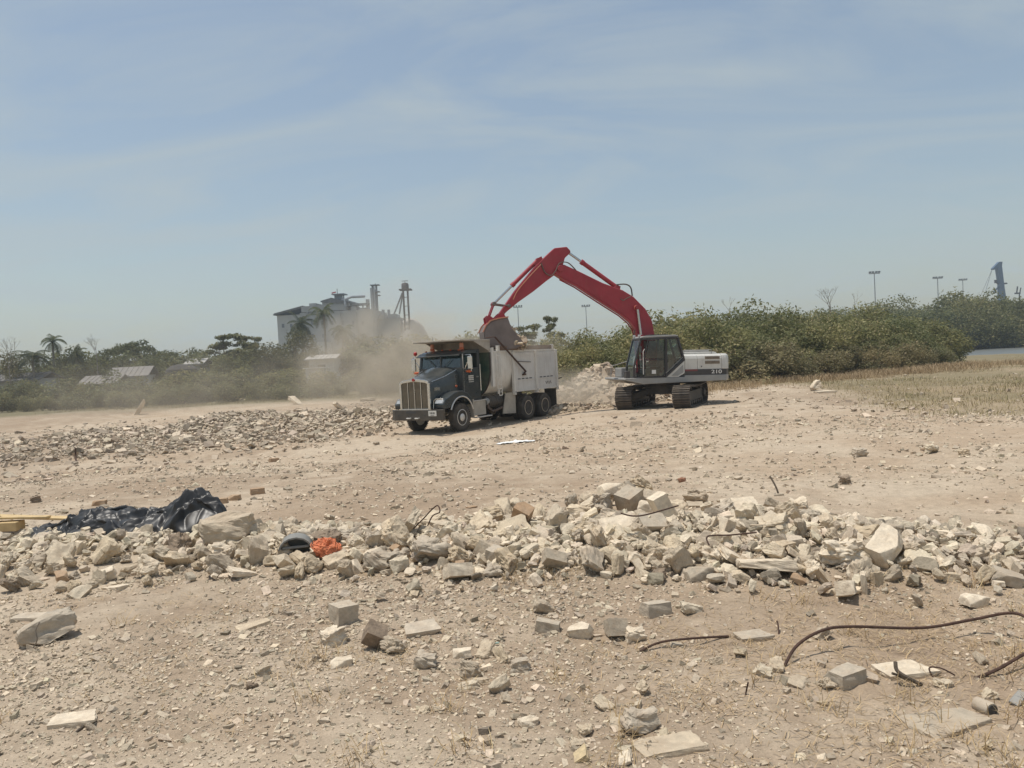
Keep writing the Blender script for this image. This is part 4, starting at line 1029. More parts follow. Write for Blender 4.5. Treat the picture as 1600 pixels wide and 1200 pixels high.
for s in (-1, 1): b.strip([(6.90, 3.83), (7.32, 3.775), (7.63, 3.69), (7.815, 3.50), (7.94, 3.24)], *((BW - 0.03, BW + 0.045) if s > 0 else (-BW - 0.045, -BW + 0.03)), 0.05, 'y')
b.build('bucket_rim', 'pink_lens', bucket)
b = U()
for s in (-1, 1): b.prism([(6.95, 3.86), (7.09, 4.10), (7.22, 4.02), (7.45, 3.80), (7.66, 3.97), (7.80, 3.84), (7.76, 3.62), (7.55, 3.68), (7.30, 3.74)], s * 0.30 - 0.035, s * 0.30 + 0.035, 'y')
b.strip([(6.95, 3.845), (7.30, 3.785), (7.62, 3.70), (7.79, 3.50)], -0.58, 0.58, 0.012, 'y')
b.build('bucket_ears', 'red_paint', bucket, bevel=0.01)
for k in range(5):
    y = -BW + 0.08 + k * (2 * BW - 0.16) / 4
    U().prism([(6.42, 2.66), (6.36, 2.78), (6.10, 2.90), (6.24, 2.72)], y - 0.045, y + 0.045, 'y').build('tooth', 'bucket_steel', bucket)
# hoses
def hose(pts, r=0.02, parent=boom, m_='hose'): U().tube(pts, r, 6).build('hose', m_, parent, smooth=True)
def smooth_pts(P, n=6):
    out = []; P = [Vector(p) for p in P]; P = [P[0]] + P + [P[-1]]
    for i in range(1, len(P) - 2):
        for k in range(n):
            t = k / n; a, b_, c_, d = P[i - 1:i + 3]
            out.append(0.5 * ((2 * b_) + (c_ - a) * t + (2 * a - 5 * b_ + 4 * c_ - d) * t * t + (3 * b_ - a - 3 * c_ + d) * t ** 3))
    return out + [P[-2]]
for y in (0.20, 0.26):
    hose(smooth_pts([(3.9, y - 0.05, 5.82), (4.25, y, 6.12), (4.62, y + 0.03, 6.10), (4.80, y + 0.05, 5.78), (5.0, y + 0.02, 5.58), (5.25, y, 5.72), (5.40, y - 0.02, 6.10)]), 0.018)
hose(smooth_pts([(5.40, 0.19, 6.05), (5.9, 0.19, 5.55), (6.4, 0.19, 4.98), (6.6, 0.19, 4.6)]), 0.018, arm, 'pink_lens')
hose(smooth_pts([(2.1, 0.12, 5.22), (1.7, 0.12, 5.24), (1.48, 0.14, 5.10), (1.42, 0.16, 4.74)]), 0.03, boom, 'dark_steel')
hose(smooth_pts([(1.98, 0.25, 4.62), (1.86, 0.26, 4.54), (1.72, 0.26, 4.62), (1.5, 0.25, 4.72)]), 0.018, boom)
hose(smooth_pts([(1.35, 0.26, 3.3), (1.42, 0.28, 2.9), (1.30, 0.28, 2.3), (1.2, 0.28, 1.7)]), 0.02, boom)
# rubble spilling from the bucket
rng = np.random.default_rng(21)
# ------------------------------------------------------------------ broken concrete
def chunk_mesh(name, seed, dims, cuts, rough, matname, rnd=0.06, sub=7):
    rg = random.Random(seed)
    bm = bmesh.new(); bmesh.ops.create_cube(bm, size=1.0)
    bmesh.ops.subdivide_edges(bm, edges=bm.edges[:], cuts=sub - 1, use_grid_fill=True)
    D = Vector(dims)
    planes = []
    for k in range(cuts):
        nn = Vector((rg.gauss(0, 1), rg.gauss(0, 1), rg.gauss(0, 1))).normalized()
        sup = 0.5 * sum(abs(a) for a in nn); planes.append((nn, sup * rg.uniform(0.45, 0.80)))
    p = np.array([v.co for v in bm.verts])
    q = p / np.linalg.norm(p, axis=1, keepdims=True) * 0.62; p = p + (q - p) * rnd
    for nn, d in planes:
        nv = np.array(nn); e = np.maximum(p @ nv - d, 0); p = p - nv[None] * e[:, None]
    o = seed * 1.7; x, y, z = p[:, 0], p[:, 1], p[:, 2]
    def n3(k, q): return (vnoise(x * k + o + q, y * k + z * k * 0.7) + vnoise(y * k + o - q, z * k + x * k * 0.6) + vnoise(z * k + q, x * k - y * k * 0.7 + o)) * 0.75
    na, nb, nc, nd = n3(2.2, 1), n3(5.0, 7), n3(10.5, 13), n3(19, 3)
    p = p + p / np.linalg.norm(p, axis=1, keepdims=True) * (rough * (na + nb * 0.55 + nc * 0.34 + nd * 0.2))[:, None] + np.stack([nb, nc, na], 1) * rough * 0.3
    p = p * np.array(D)
    for v, c_ in zip(bm.verts, p): v.co = c_
    me = bpy.data.meshes.new(name); bm.to_mesh(me); bm.free()
    me.materials.append(MATS[matname])
    return me
CH = []                                              # irregular lumps
for i in range(22):
    r_ = random.Random(100 + i)
    CH.append(chunk_mesh('concrete_chunk', 200 + i, (1, r_.uniform(0.55, 0.9), r_.uniform(0.42, 0.75)), r_.choice((4, 5, 6, 7)), r_.uniform(0.12, 0.26), 'concrete_chunk', rnd=r_.uniform(0.12, 0.4), sub=12))
for i in range(8):                                   # flatter, cleaner broken slabs
    r_ = random.Random(150 + i)
    CH.append(chunk_mesh('concrete_chunk', 300 + i, (1, r_.uniform(0.6, 0.9), r_.uniform(0.25, 0.5)), r_.choice((2, 3, 4)), 0.07, 'concrete_chunk', rnd=0.05, sub=12))
BL = {}
for mk in ('grey_block', 'pale_block', 'brick_tan', 'brick_red', 'stone_brown', 'yellow_tile', 'concrete_chunk'):
    BL[mk, 'block'] = [chunk_mesh('block', 400 + i, (1, 0.62, 0.5), 1 + i % 3, 0.05, mk, rnd=0.05, sub=11) for i in range(4)]
    BL[mk, 'slab'] = [chunk_mesh('slab', 420 + i, (1, 0.6, 0.22), 2 + i % 2, 0.06, mk, rnd=0.05, sub=11) for i in range(3)]
    BL[mk, 'cube'] = [chunk_mesh('cube', 440 + i, (1, 0.92, 0.85), 1 + i % 2, 0.05, mk, rnd=0.05, sub=11) for i in range(2)]
    BL[mk, 'lump'] = [chunk_mesh('lump', 460 + i, (1, 0.75, 0.62), 6, 0.24, mk, rnd=0.35, sub=13) for i in range(4)]
    BL[mk, 'boulder'] = [chunk_mesh('boulder', 480 + i, (1, 0.72, 0.55), 5, 0.15, mk, rnd=0.6, sub=13) for i in range(2)]

_VC = {}
placed = []                                          # (x, y, r) of everything already lying there
def lay(name, mesh, px, py, wpx, rot, label, cat, group=None, sink=0.12, lift=0.0, at=None):
    """lay a stone where photo pixel (px,py) (its foot) meets the ground; wpx = its width in photo pixels"""
    p = on_ground(px, py, lift) if at is None else Vector(at)
    size = wpx * p.y / FPX
    o = link(name, mesh)
    if mesh.name not in _VC: _VC[mesh.name] = np.array([v.co for v in mesh.vertices])
    zmin = float((_VC[mesh.name] @ np.array(Euler(rot).to_matrix())[2]).min()) * size
    o.scale = (size,) * 3; o.rotation_euler = rot
    o.location = (p.x, p.y + size * 0.25, p.z - zmin - sink * size)
    placed.append((p.x, p.y + size * 0.25, size * 0.5))
    return tag(o, label, cat, group)
R_ = math.radians
SPECIAL = [
 # name, kind, material, foot px, foot py, width px, rotation (deg), label, category, lift, variant
 ('concrete_block', 'block', 'pale_block', 958, 779, 46, (-14, 12, 20), 'pale block tilted on the very top of the middle rubble heap', 'block', 0.34, 1),
 ('concrete_block', 'cube', 'grey_block', 986, 800, 46, (10, -20, 38), 'pale block with dark shaded right side at top of the middle heap', 'block', 0.28, 0),
 ('concrete_chunk', 'lump', 'grey_block', 940, 800, 44, (0, 15, 70), 'rough grey lump left of the blocks crowning the middle heap', 'rubble', 0.28, 0),
 ('concrete_block', 'block', 'pale_block', 1016, 802, 38, (0, 8, -25), 'cream block just right of the blocks crowning the middle heap', 'block', 0.26, 2),
 ('concrete_slab', 'slab', 'grey_block', 1025, 826, 52, (35, 5, 12), 'grey broken slab leaning below the cream block on the middle heap', 'slab', 0.22, 0),
 ('concrete_slab', 'boulder', 'concrete_chunk', 352, 848, 84, (0, -6, 14), 'long rounded slab lying against the right end of the black tarpaulin', 'slab', 0.08, 0),
 ('concrete_block', 'cube', 'grey_block', 775, 880, 34, (12, -8, 55), 'upright grey cube on the near side of the middle heap', 'block', 0.12, 1),
 ('concrete_block', 'block', 'pale_block', 716, 908, 48, (-24, 8, 30), 'square pale block tipped towards the camera in front of the heap', 'block', 0.03, 0),
 ('concrete_block', 'block', 'grey_block', 1094, 909, 48, (-8, 6, 15), 'brick-shaped grey block at the near foot of the heap, right of centre', 'block', 0.02, 1),
 ('concrete_slab', 'block', 'pale_block', 1392, 884, 72, (18, -28, 35), 'large pale slab with dark sloping right face, right end of the heap', 'slab', 0.08, 2),
 ('concrete_chunk', 'lump', 'grey_block', 672, 876, 58, (0, 0, 20), 'big rounded grey lump at the left end of the middle heap', 'rubble', 0.12, 1),
 ('concrete_block', 'block', 'grey_block', 868, 890, 42, (42, 20, 15), 'pointed grey block set on its corner in the middle heap', 'block', 0.10, 3),
 ('concrete_chunk', 'lump', 'concrete_chunk', 718, 884, 40, (30, 0, 120), 'rough tan lump between the big rounded lump and the grey cube', 'rubble', 0.08, 2),
 ('concrete_slab', 'slab', 'pale_block', 1205, 900, 92, (-18, 6, -10), 'wide pale slab lying flat above the dry grass right of centre', 'slab', 0.07, 1),
 ('concrete_chunk', 'lump', 'pale_block', 1325, 884, 62, (10, 0, 200), 'white lump beside the large slab at the right end of the heap', 'rubble', 0.10, 3),
 ('concrete_block', 'block', 'pale_block', 1328, 940, 52, (-12, 22, 60), 'white wedge-shaped block standing clear of the heap at right', 'block', 0.0, 2),
 ('concrete_slab', 'slab', 'pale_block', 1160, 800, 58, (25, 0, 5), 'white slab catching the sun at the back edge of the heap', 'slab', 0.24, 2),
 ('concrete_chunk', 'lump', 'pale_block', 1250, 805, 44, (0, 0, 77), 'white lump at the back edge of the heap right of the white slab', 'rubble', 0.18, 0),
 ('concrete_block', 'block', 'grey_block', 1027, 964, 50, (-6, 4, 24), 'lone brick-shaped block below the centre of the heap', 'block', 0.0, 0),
 ('concrete_block', 'cube', 'grey_block', 536, 974, 48, (0, 4, 40), 'grey cornered block standing left of centre in the foreground', 'block', 0.0, 0),
 ('concrete_block', 'block', 'grey_block', 857, 990, 42, (0, 10, -10), 'rounded grey block, leftmost of the row of four in the foreground', 'block', 0.0, 3),
 ('concrete_block', 'block', 'pale_block', 908, 998, 40, (-14, 10, 160), 'pale broken block, second in the row of four in the foreground', 'block', 0.0, 2),
 ('concrete_block', 'cube', 'grey_block', 964, 998, 42, (-25, 5, 10), 'large square-faced block, third in the row of four in the foreground', 'block', 0.0, 1),
 ('concrete_chunk', 'lump', 'pale_block', 992, 1004, 34, (0, 0, 10), 'rounded pale lump, rightmost of the row of four in the foreground', 'rubble', 0.0, 2),
 ('concrete_slab', 'slab', 'grey_block', 660, 994, 60, (12, -4, 8), 'flat grey slab pair lying left of centre behind the dry litter', 'slab', 0.0, 0),
 ('concrete_block', 'cube', 'stone_brown', 585, 1016, 44, (30, 30, 15), 'brown block with a dark shaded face, left of centre', 'block', 0.0, 1),
 ('concrete_chunk', 'lump', 'pale_block', 514, 1012, 48, (0, 0, 50), 'white rough lump left of the brown block', 'rubble', 0.0, 0),
 ('concrete_chunk', 'lump', 'concrete_chunk', 612, 1022, 36, (20, 0, 150), 'pale chunk right of the brown block', 'rubble', 0.0, 3),
 ('concrete_block', 'block', 'pale_block', 532, 1045, 38, (0, 0, 12), 'small pale brick below the white rough lump', 'block', 0.0, 1),
 ('concrete_block', 'block', 'grey_block', 1328, 1074, 66, (0, 0, 28), 'big squared grey block in front of the long slab, lower right', 'block', 0.0, 0),
 ('concrete_slab', 'slab', 'pale_block', 1425, 1062, 92, (0, 0, 8), 'long pale slab behind the squared grey block, lower right', 'slab', 0.0, 0),
 ('concrete_block', 'block', 'pale_block', 1528, 951, 42, (0, 14, 15), 'pale block with grey side, alone above the rebar at right', 'block', 0.0, 1),
 ('concrete_block', 'block', 'grey_block', 1580, 920, 50, (10, 20, -20), 'grey block at the right edge level with the heap', 'block', 0.0, 2),
 ('boulder', 'boulder', 'grey_block', 62, 1010, 82, (0, -14, 25), 'large smooth boulder half buried at the left edge', 'boulder', 0.0, 1),
 ('concrete_slab', 'slab', 'grey_block', 40, 970, 52, (0, 0, -5), 'flat grey slab behind the boulder at the left edge', 'slab', 0.0, 2),
 ('concrete_slab', 'slab', 'pale_block', 108, 1137, 76, (0, 0, 10), 'whitish brick-shaped slab lying flat in the lower left corner', 'slab', 0.0, 0),
 ('concrete_slab', 'slab', 'concrete_chunk', 392, 985, 52, (-8, 0, 35), 'flat tan slab left of the grey cornered block', 'slab', 0.0, 1),
 ('concrete_chunk', 'lump', 'concrete_chunk', 407, 1058, 28, (0, 0, 40), 'small lone lump in the lower left part of the bare sand', 'rubble', 0.0, 0),
 ('stone', 'lump', 'stone_brown', 392, 1077, 17, (0, 0, 40), 'small brown stone just below the lone lump, lower left', 'stone', 0.0, 1),
 ('stone', 'boulder', 'pale_block', 827, 1138, 33, (0, 0, 10), 'round cream stone at the bottom, near the centre', 'stone', 0.0, 0),
 ('concrete_chunk', 'lump', 'grey_block', 1002, 1148, 54, (0, 12, 20), 'angular grey chunk at the bottom right of the round cream stone', 'rubble', 0.0, 3),
 ('concrete_chunk', 'lump', 'concrete_chunk', 915, 1152, 30, (0, 0, 80), 'lump of mortar between the cream stone and the angular chunk', 'rubble', 0.0, 1),
 ('tile_fragment', 'slab', 'yellow_tile', 909, 1190, 40, (-32, 0, 88), 'square yellowish tile fragment at the bottom edge', 'tile', 0.0, 0),
 ('tile_fragment', 'slab', 'pale_block', 978, 1194, 38, (-30, 0, 80), 'pale grey fragment beside the yellowish tile at the bottom edge', 'tile', 0.0, 1),
 ('concrete_slab', 'slab', 'concrete_chunk', 1050, 1180, 110, (-4, 0, 12), 'wide dusty slab flush with the sand at the bottom edge', 'slab', 0.0, 2),
 ('concrete_slab', 'slab', 'grey_block', 1495, 1150, 130, (-6, 4, 20), 'wide flat slab half buried in straw, lower right corner', 'slab', 0.0, 1),
 ('concrete_slab', 'slab', 'grey_block', 1182, 1002, 60, (0, 0, 10), 'low grey slab left of the long rebar', 'slab', 0.0, 0),
 ('concrete_chunk', 'lump', 'grey_block', 662, 1047, 38, (0, 10, 0), 'pale chunk with dark underside below the slab pair', 'rubble', 0.0, 2),
 ('concrete_chunk', 'lump', 'grey_block', 812, 1050, 34, (0, 0, 0), 'grey rounded chunk at the end of the small scatter near the centre', 'rubble', 0.0, 0),
 ('concrete_block', 'block', 'pale_block', 722, 1030, 34, (0, 0, 5), 'small pale block at the head of the small scatter near the centre', 'block', 0.0, 2),
 ('stone', 'lump', 'grey_block', 1345, 714, 22, (0, 0, 10), 'whitish stone alone on the sand right of the excavator tracks', 'stone', 0.0, 2),
 ('stone', 'lump', 'stone_brown', 1322, 758, 26, (0, 0, 80), 'stone with a dark face below the lone whitish stone', 'stone', 0.0, 0),
 ('stone', 'lump', 'concrete_chunk', 1458, 708, 24, (0, 0, 50), 'angular stone in the right-hand sand, second from the edge', 'stone', 0.0, 1),
 ('stone', 'lump', 'concrete_chunk', 1510, 712, 18, (0, 0, 150), 'angular stone in the right-hand sand nearest the edge', 'stone', 0.0, 2),
 ('boulder', 'boulder', 'pale_block', 1276, 611, 20, (0, -38, 15), 'pale oval boulder beside the dry grass right of the excavator', 'boulder', 0.0, 1),
 ('concrete_slab', 'slab', 'pale_block', 1292, 615, 34, (0, 0, 5), 'pale flat slab at the foot of the oval boulder', 'slab', 0.0, 0),
 ('brick', 'block', 'brick_tan', 343, 788, 24, (0, 0, 10), 'orange-tan brick behind the tarpaulin, left of a pair', 'brick', 0.0, 0),
 ('brick', 'block', 'brick_tan', 364, 782, 22, (0, 0, -12), 'orange-tan brick behind the tarpaulin, right of a pair', 'brick', 0.0, 1),
 ('brick', 'block', 'brick_tan', 401, 772, 24, (0, 0, 25), 'orange-tan brick furthest right behind the tarpaulin', 'brick', 0.0, 0),
 ('brick', 'block', 'brick_tan', 153, 791, 22, (0, 0, 5), 'tan brick behind the left half of the tarpaulin', 'brick', 0.0, 2),
 ('brick', 'slab', 'brick_tan', 737, 794, 18, (0, 0, 40), 'orange brick fragment on the sand behind the left of the heap', 'brick', 0.0, 0),
 ('stone', 'boulder', 'brick_red', 1066, 753, 14, (0, 0, 40), 'reddish-brown round stone on the sand beyond the middle heap', 'stone', 0.0, 0),
 ('stone', 'lump', 'stone_brown', 52, 786, 18, (0, 0, 40), 'brown lump of earth behind the tarpaulin at far left', 'stone', 0.0, 0),
 ('concrete_slab', 'slab', 'pale_block', 217, 648, 30, (0, -58, 25), 'pale slab propped upright in the far rubble bank at left', 'slab', 0.0, 0),
 ('concrete_block', 'block', 'pale_block', 294, 690, 19, (0, 20, 20), 'bright block at the foot of the far rubble bank', 'block', 0.0, 1),
 ('stone', 'cube', 'stone_brown', 178, 695, 13, (30, 30, 15), 'brown cornered block at the foot of the far rubble bank', 'block', 0.0, 0),
 ('concrete_slab', 'slab', 'pale_block', 461, 632, 24, (0, -30, 150), 'pale tilted slab on top of the far rubble bank', 'slab', 0.0, 1),
 ('concrete_slab', 'slab', 'pale_block', 573, 627, 24, (-15, 0, 5), 'pale flat slab on the bank just left of the truck bumper', 'slab', 0.0, 2),
 ('concrete_slab', 'slab', 'pale_block', 528, 640, 20, (0, 45, 40), 'pale slab leaning in the bank halfway to the truck', 'slab', 0.0, 0),
 ('brick', 'block', 'brick_tan', 427, 722, 16, (0, 0, 40), 'small tan block alone on the smooth track left of the truck', 'brick', 0.0, 0),
 ('concrete_block', 'block', 'pale_block', 1051, 703, 13, (0, 0, 10), 'small white-topped block on the sand below the excavator', 'block', 0.0, 0),
]
for nm, kd, mk, px, py, w_, rt, lb, ct, lf, va in SPECIAL:
    ms = BL[mk, kd]; k_ = {'cube': 0.74, 'block': 0.88}.get(kd, 0.95); lay(nm, ms[va % len(ms)], px, py, w_ * k_, tuple(R_(a) for a in rt), lb, ct, lift=lf * 0.3, sink=0.15 if ('buried' in lb or 'flush' in lb) else 0.1)

# the long heap across the middle: every larger chunk its own object
PILE_UP = [(0, 838), (120, 850), (300, 838), (420, 826), (520, 838), (600, 836), (650, 822), (760, 800), (880, 795), (960, 775), (1000, 772), (1060, 782), (1150, 784), (1250, 796), (1330, 820), (1420, 852), (1500, 862), (1600, 892)]
PILE_LO = [(0, 925), (200, 915), (400, 898), (600, 900), (720, 905), (900, 895), (1080, 905), (1250, 908), (1330, 935), (1420, 905), (1600, 915)]
def interp(P, x): return float(np.interp(x, [p[0] for p in P], [p[1] for p in P]))
rg = random.Random(77)
hp, tries = [], 0
while len(hp) < 262 and tries < 20000:
    tries += 1
    px = rg.uniform(-20, 1620); lo, hi = interp(PILE_LO, px), interp(PILE_UP, px)
    t = rg.random() ** 0.9; py = lo + (hi - lo) * t
    dens = 1.0 if 600 < px < 1450 else (0.85 if px < 600 else 0.5)
    if rg.random() > dens: continue
    wpx = rg.choice((22, 25, 28, 32, 36, 42, 50)) * rg.uniform(0.85, 1.15) * (0.9 if px < 560 else 1.0) * (1.0 if px < 1420 else 0.7)
    p = on_ground(px, py, 0.05); size = wpx * p.y / FPX
    if any((p.x - q[0]) ** 2 + (p.y + size * 0.25 - q[1]) ** 2 < (0.62 * (size * 0.5 + q[2])) ** 2 for q in placed): continue
    if px < 350 and py < 868 - 0.02 * px: continue
    rot = (rg.gauss(0, 0.55), rg.gauss(0, 0.55), rg.uniform(0, 6.28))
    u_ = rg.random(); msh = rg.choice(BL['grey_block', 'lump']) if u_ < 0.10 else rg.choice(BL['stone_brown', 'lump']) if u_ < 0.14 else rg.choice(BL['brick_tan', 'block']) if u_ < 0.165 else rg.choice(BL['pale_block', rg.choice(('block', 'slab', 'lump'))]) if u_ < 0.32 else rg.choice(CH)
    hp.append((px, py, wpx, lay('concrete_chunk', msh, px, py, wpx, rot, 'x', 'rubble', 'concrete chunks of the long heap', at=p + Vector((0, 0, -0.02)), sink=rg.uniform(0.16, 0.42))))
# each chunk is told apart by its size and by the nearest landmark of the heap
LM = [(958, 770, 'the pale block crowning the heap'), (1025, 820, 'the leaning grey slab'), (775, 868, 'the upright grey cube'), (716, 895, 'the tipped square block'), (1094, 897, 'the brick-shaped block'),
      (1392, 865, 'the dark-faced large slab'), (672, 858, 'the big rounded grey lump'), (868, 872, 'the pointed grey block'), (1205, 890, 'the wide pale slab'), (1325, 925, 'the white wedge-shaped block'), (1160, 788, 'the white slab at the back'),
      (352, 832, 'the long slab by the tarpaulin'), (190, 845, 'the black tarpaulin'), (20, 830, 'the yellow boards'), (461, 855, 'the grey plastic piece'), (510, 855, 'the orange netting'), (666, 806, 'the looped wire'), (1145, 836, 'the thin bent bar'), (1580, 905, 'the grey block at the right edge')]
def rank(i): return 'closest' if i == 0 else '%d%s closest' % (i + 1, 'th' if 10 < (i + 1) % 100 < 14 else {1: 'st', 2: 'nd', 3: 'rd'}.get((i + 1) % 10, 'th'))
def describe(items, what):
    box = {}
    for px, py, w_, o in items:
        lm = min(LM, key=lambda q: (q[0] - px) ** 2 + (2.2 * (q[1] - py)) ** 2); dx, dy = px - lm[0], 2.2 * (py - 8 - lm[1])
        side = ('right of' if dx > 0 else 'left of') if abs(dx) > abs(dy) else ('in front of' if dy > 0 else 'behind')
        sz = 'small' if w_ < 28 else ('mid-sized' if w_ < 38 else 'large')
        box.setdefault((sz, side, lm[2]), []).append((dx * dx + dy * dy, o))
    for (sz, side, nm), L_ in box.items():
        for i, (_, o) in enumerate(sorted(L_, key=lambda q: q[0])):
            o['label'] = ('%s %s %s %s' % (sz, what, side, nm)) if len(L_) == 1 else '%s %s, %s %s %s' % (sz, what, rank(i), side, nm)
describe(hp, 'broken concrete chunk')
# loose chunks scattered over the foreground
tries = 0; cnt = 0; lc = []
while cnt < 34 and tries < 4000:
    tries += 1
    px, py = rg.uniform(0, 1600), rg.uniform(925, 1190)
    k = float(vnoise(px * 0.006 + 3, py * 0.012)) + (0.12 if px > 450 else -0.18)
    if k < 0.02: continue
    wpx = rg.uniform(16, 34)
    p = on_ground(px, py); size = wpx * p.y / FPX
    if any((p.x - q[0]) ** 2 + (p.y - q[1]) ** 2 < (0.9 * (size * 0.5 + q[2])) ** 2 for q in placed): continue
    lc.append((px, py, wpx * 1.6, lay('concrete_chunk', rg.choice(CH), px, py, wpx, (rg.gauss(0, 0.4), rg.gauss(0, 0.4), rg.uniform(0, 6.28)), 'x', 'rubble', 'loose chunks in the foreground', sink=0.25))); cnt += 1

LM = [(q[3], q[4] - 12, q[7].split(',')[0].replace(' in the foreground', '')) for q in SPECIAL if q[4] > 925]
LM = [(a_, b_, 'the ' + c_) for a_, b_, c_ in LM]
def short(t):
    w_ = t.split(); stop = {'in', 'at', 'with', 'below', 'beside', 'behind', 'between', 'left', 'right', 'standing', 'lying', 'among', 'above', 'just', 'half', 'alone', 'flush', 'tilted'}
    k = next((i for i, q in enumerate(w_) if i >= 3 and q in stop), len(w_)); return ' '.join(w_[:min(k, 8)])
LM = [(a_, b_, short(c_)) for a_, b_, c_ in LM]
describe(lc, 'loose chunk')

# everything smaller: uncountable stones, real geometry in single meshes
_cube = np.array([(i, j, k) for i in (-.5, .5) for j in (-.5, .5) for k in (-.5, .5)], float)
_cf = np.array([(0, 1, 3, 2), (4, 6, 7, 5), (0, 4, 5, 1), (2, 3, 7, 6), (0, 2, 6, 4), (1, 5, 7, 3)])
def stones(name, pos, size, rs, label, tones, sink=0.25, flat=0.7, parent=None):
    N = len(pos); V = np.repeat(_cube[None], N, 0) * (0.62 + 0.55 * rs.random((N, 8, 1))) + 0.22 * (rs.random((N, 8, 3)) - 0.5)
    V *= np.stack([np.ones(N), rs.uniform(0.5, 0.95, N), rs.uniform(0.35, flat, N)], 1)[:, None]
    ax = rs.normal(size=(N, 3)) * np.array([0.35, 0.35, 0]); yaw = rs.uniform(0, 6.283, N)
    cx, sx = np.cos(ax[:, 0]), np.sin(ax[:, 0]); cy, sy = np.cos(ax[:, 1]), np.sin(ax[:, 1]); cz, sz = np.cos(yaw), np.sin(yaw)
    x, y, z = V[..., 0], V[..., 1], V[..., 2]
    y, z = y * cx[:, None] - z * sx[:, None], y * sx[:, None] + z * cx[:, None]
    x, z = x * cy[:, None] + z * sy[:, None], -x * sy[:, None] + z * cy[:, None]
    x, y = x * cz[:, None] - y * sz[:, None], x * sz[:, None] + y * cz[:, None]
    V = np.stack([x, y, z], -1) * size[:, None, None]
    V += pos[:, None, :]; V[..., 2] += size[:, None] * (0.28 - sink)
    Fq = (_cf[None] + (np.arange(N) * 8)[:, None, None]).reshape(-1, 4)
    tone = np.repeat(tones, 8, 0)
    o = np_mesh(name, V.reshape(-1, 3), Fq, 'gravel', tone, parent)
    return tag(o, label, 'gravel' if parent is None else None, kind='stuff')
def stone_tones(N, rs, base=(0.42, 0.36, 0.275), spread=0.22, dark=0.07):
    t = np.array(base)[None] * (1 + spread * rs.normal(size=(N, 1)) * 0.8)
    d = rs.random(N) < dark; t[d] *= 0.62
    t *= 1 + 0.012 * rs.normal(size=(N, 3))
    return np.clip(t * np.minimum(1, 0.68 / t.max(1, keepdims=True)), 0.05, 0.68)
rs = np.random.default_rng(8)
def scatter(n, rmin, rmax, half_deg, keep):
    u = rs.random(n); r = np.sqrt(rmin ** 2 + u * (rmax ** 2 - rmin ** 2)); a = np.radians(rs.uniform(-half_deg, half_deg, n))
    x, y = r * np.sin(a), r * np.cos(a); k = keep(x, y) > rs.random(n); x, y = x[k], y[k]
    return np.stack([x, y, gh(x, y)], 1)
def patchy(x, y): return np.clip(0.55 + 1.3 * fbm(x * 0.55, y * 0.55 + 11, 3) + 0.5 * fbm(x * 2.3, y * 2.3, 2), 0.08, 1)
clear = lambda x, y: 1 - np.clip(footprint(x, y)[0] * 0.6 + footprint(x, y)[1] * 0.5, 0, 0.9)
# foreground grit, pebbles, and the small fill of the long heap
p1 = scatter(104000, 3.0, 9.5, 45, lambda x, y: patchy(x, y) * (1.0))
s1 = np.clip(0.0098 * rs.lognormal(0, 0.62, len(p1)) * (0.6 + 0.12 * p1[:, 1]), 0.006, 0.08)
stones('gravel', p1, s1, rs, 'fine pale gravel and crumbs covering the sand in the foreground', stone_tones(len(p1), rs, (0.49, 0.405, 0.30)))
p2 = scatter(38000, 8.0, 26, 45, lambda x, y: patchy(x, y) * clear(x, y) * (1 - 0.75 * sstep(-1, -4, x) * sstep(20, 23, y)))
s2 = np.clip(0.028 * rs.lognormal(0, 0.6, len(p2)) * (0.55 + 0.035 * p2[:, 1]), 0.012, 0.17)
stones('gravel', p2, s2, rs, 'scattered stones and clods over the open sand in the middle distance', stone_tones(len(p2), rs, (0.49, 0.405, 0.30)))
track = lambda x, y: 1 - 0.85 * np.exp(-((y - (26.5 - 0.06 * x)) / 1.7) ** 2) * (x < 0)
p3 = scatter(15500, 24, 60, 42, lambda x, y: patchy(x, y) * clear(x, y) * (1 - sstep(12, 15, x) * 0.75) * track(x, y))
s3 = np.clip(0.075 * rs.lognormal(0, 0.55, len(p3)), 0.03, 0.30)
stones('gravel', p3, s3, rs, 'far scatter of stones round truck and excavator', stone_tones(len(p3), rs, (0.46, 0.375, 0.28)))
p4 = scatter(60000, 7.0, 12.5, 37, lambda x, y: np.clip(near_ridge(x, y) * 5.5, 0, 1) ** 1.5)
s4 = np.clip(0.075 * rs.lognormal(0, 0.45, len(p4)), 0.03, 0.20)
p4[:, 2] += rs.random(len(p4)) * 0.05
def chunk_stones(name, pos, size, rs, label, tones):
    """small pieces merged from low-resolution copies of real broken chunks"""
    lows = []
    for i in range(10):
        r_ = random.Random(700 + i); me = chunk_mesh('low', 720 + i, (1, r_.uniform(0.55, 0.95), r_.uniform(0.35, 0.8)), r_.choice((3, 4, 5, 6)), r_.uniform(0.12, 0.26), 'gravel', rnd=r_.uniform(0.05, 0.3), sub=3)
        lows.append((np.array([v.co for v in me.vertices]), np.array([p.vertices[:] for p in me.polygons]))); bpy.data.meshes.remove(me)
    VV, FF, TT, off = [], [], [], 0
    for i in range(len(pos)):
        v, f = lows[i % 10]; R3 = np.array(Euler((rs.normal() * 0.6, rs.normal() * 0.6, rs.uniform(0, 6.283))).to_matrix())
        VV.append(v @ R3.T * size[i] + pos[i] + np.array([0, 0, size[i] * 0.12])); FF.append(f + off); TT.append(np.repeat(tones[i][None], len(v), 0)); off += len(v)
    return tag(np_mesh(name, np.concatenate(VV), np.concatenate(FF), 'gravel', np.concatenate(TT)), label, 'rubble', kind='stuff')
N4 = min(4800, len(p4))
chunk_stones('rubble_fill', p4[:N4], s4[:N4], rs, 'small broken concrete pieces filling the gaps of the long heap', stone_tones(N4, rs, (0.57, 0.48, 0.36), 0.22, 0.1))
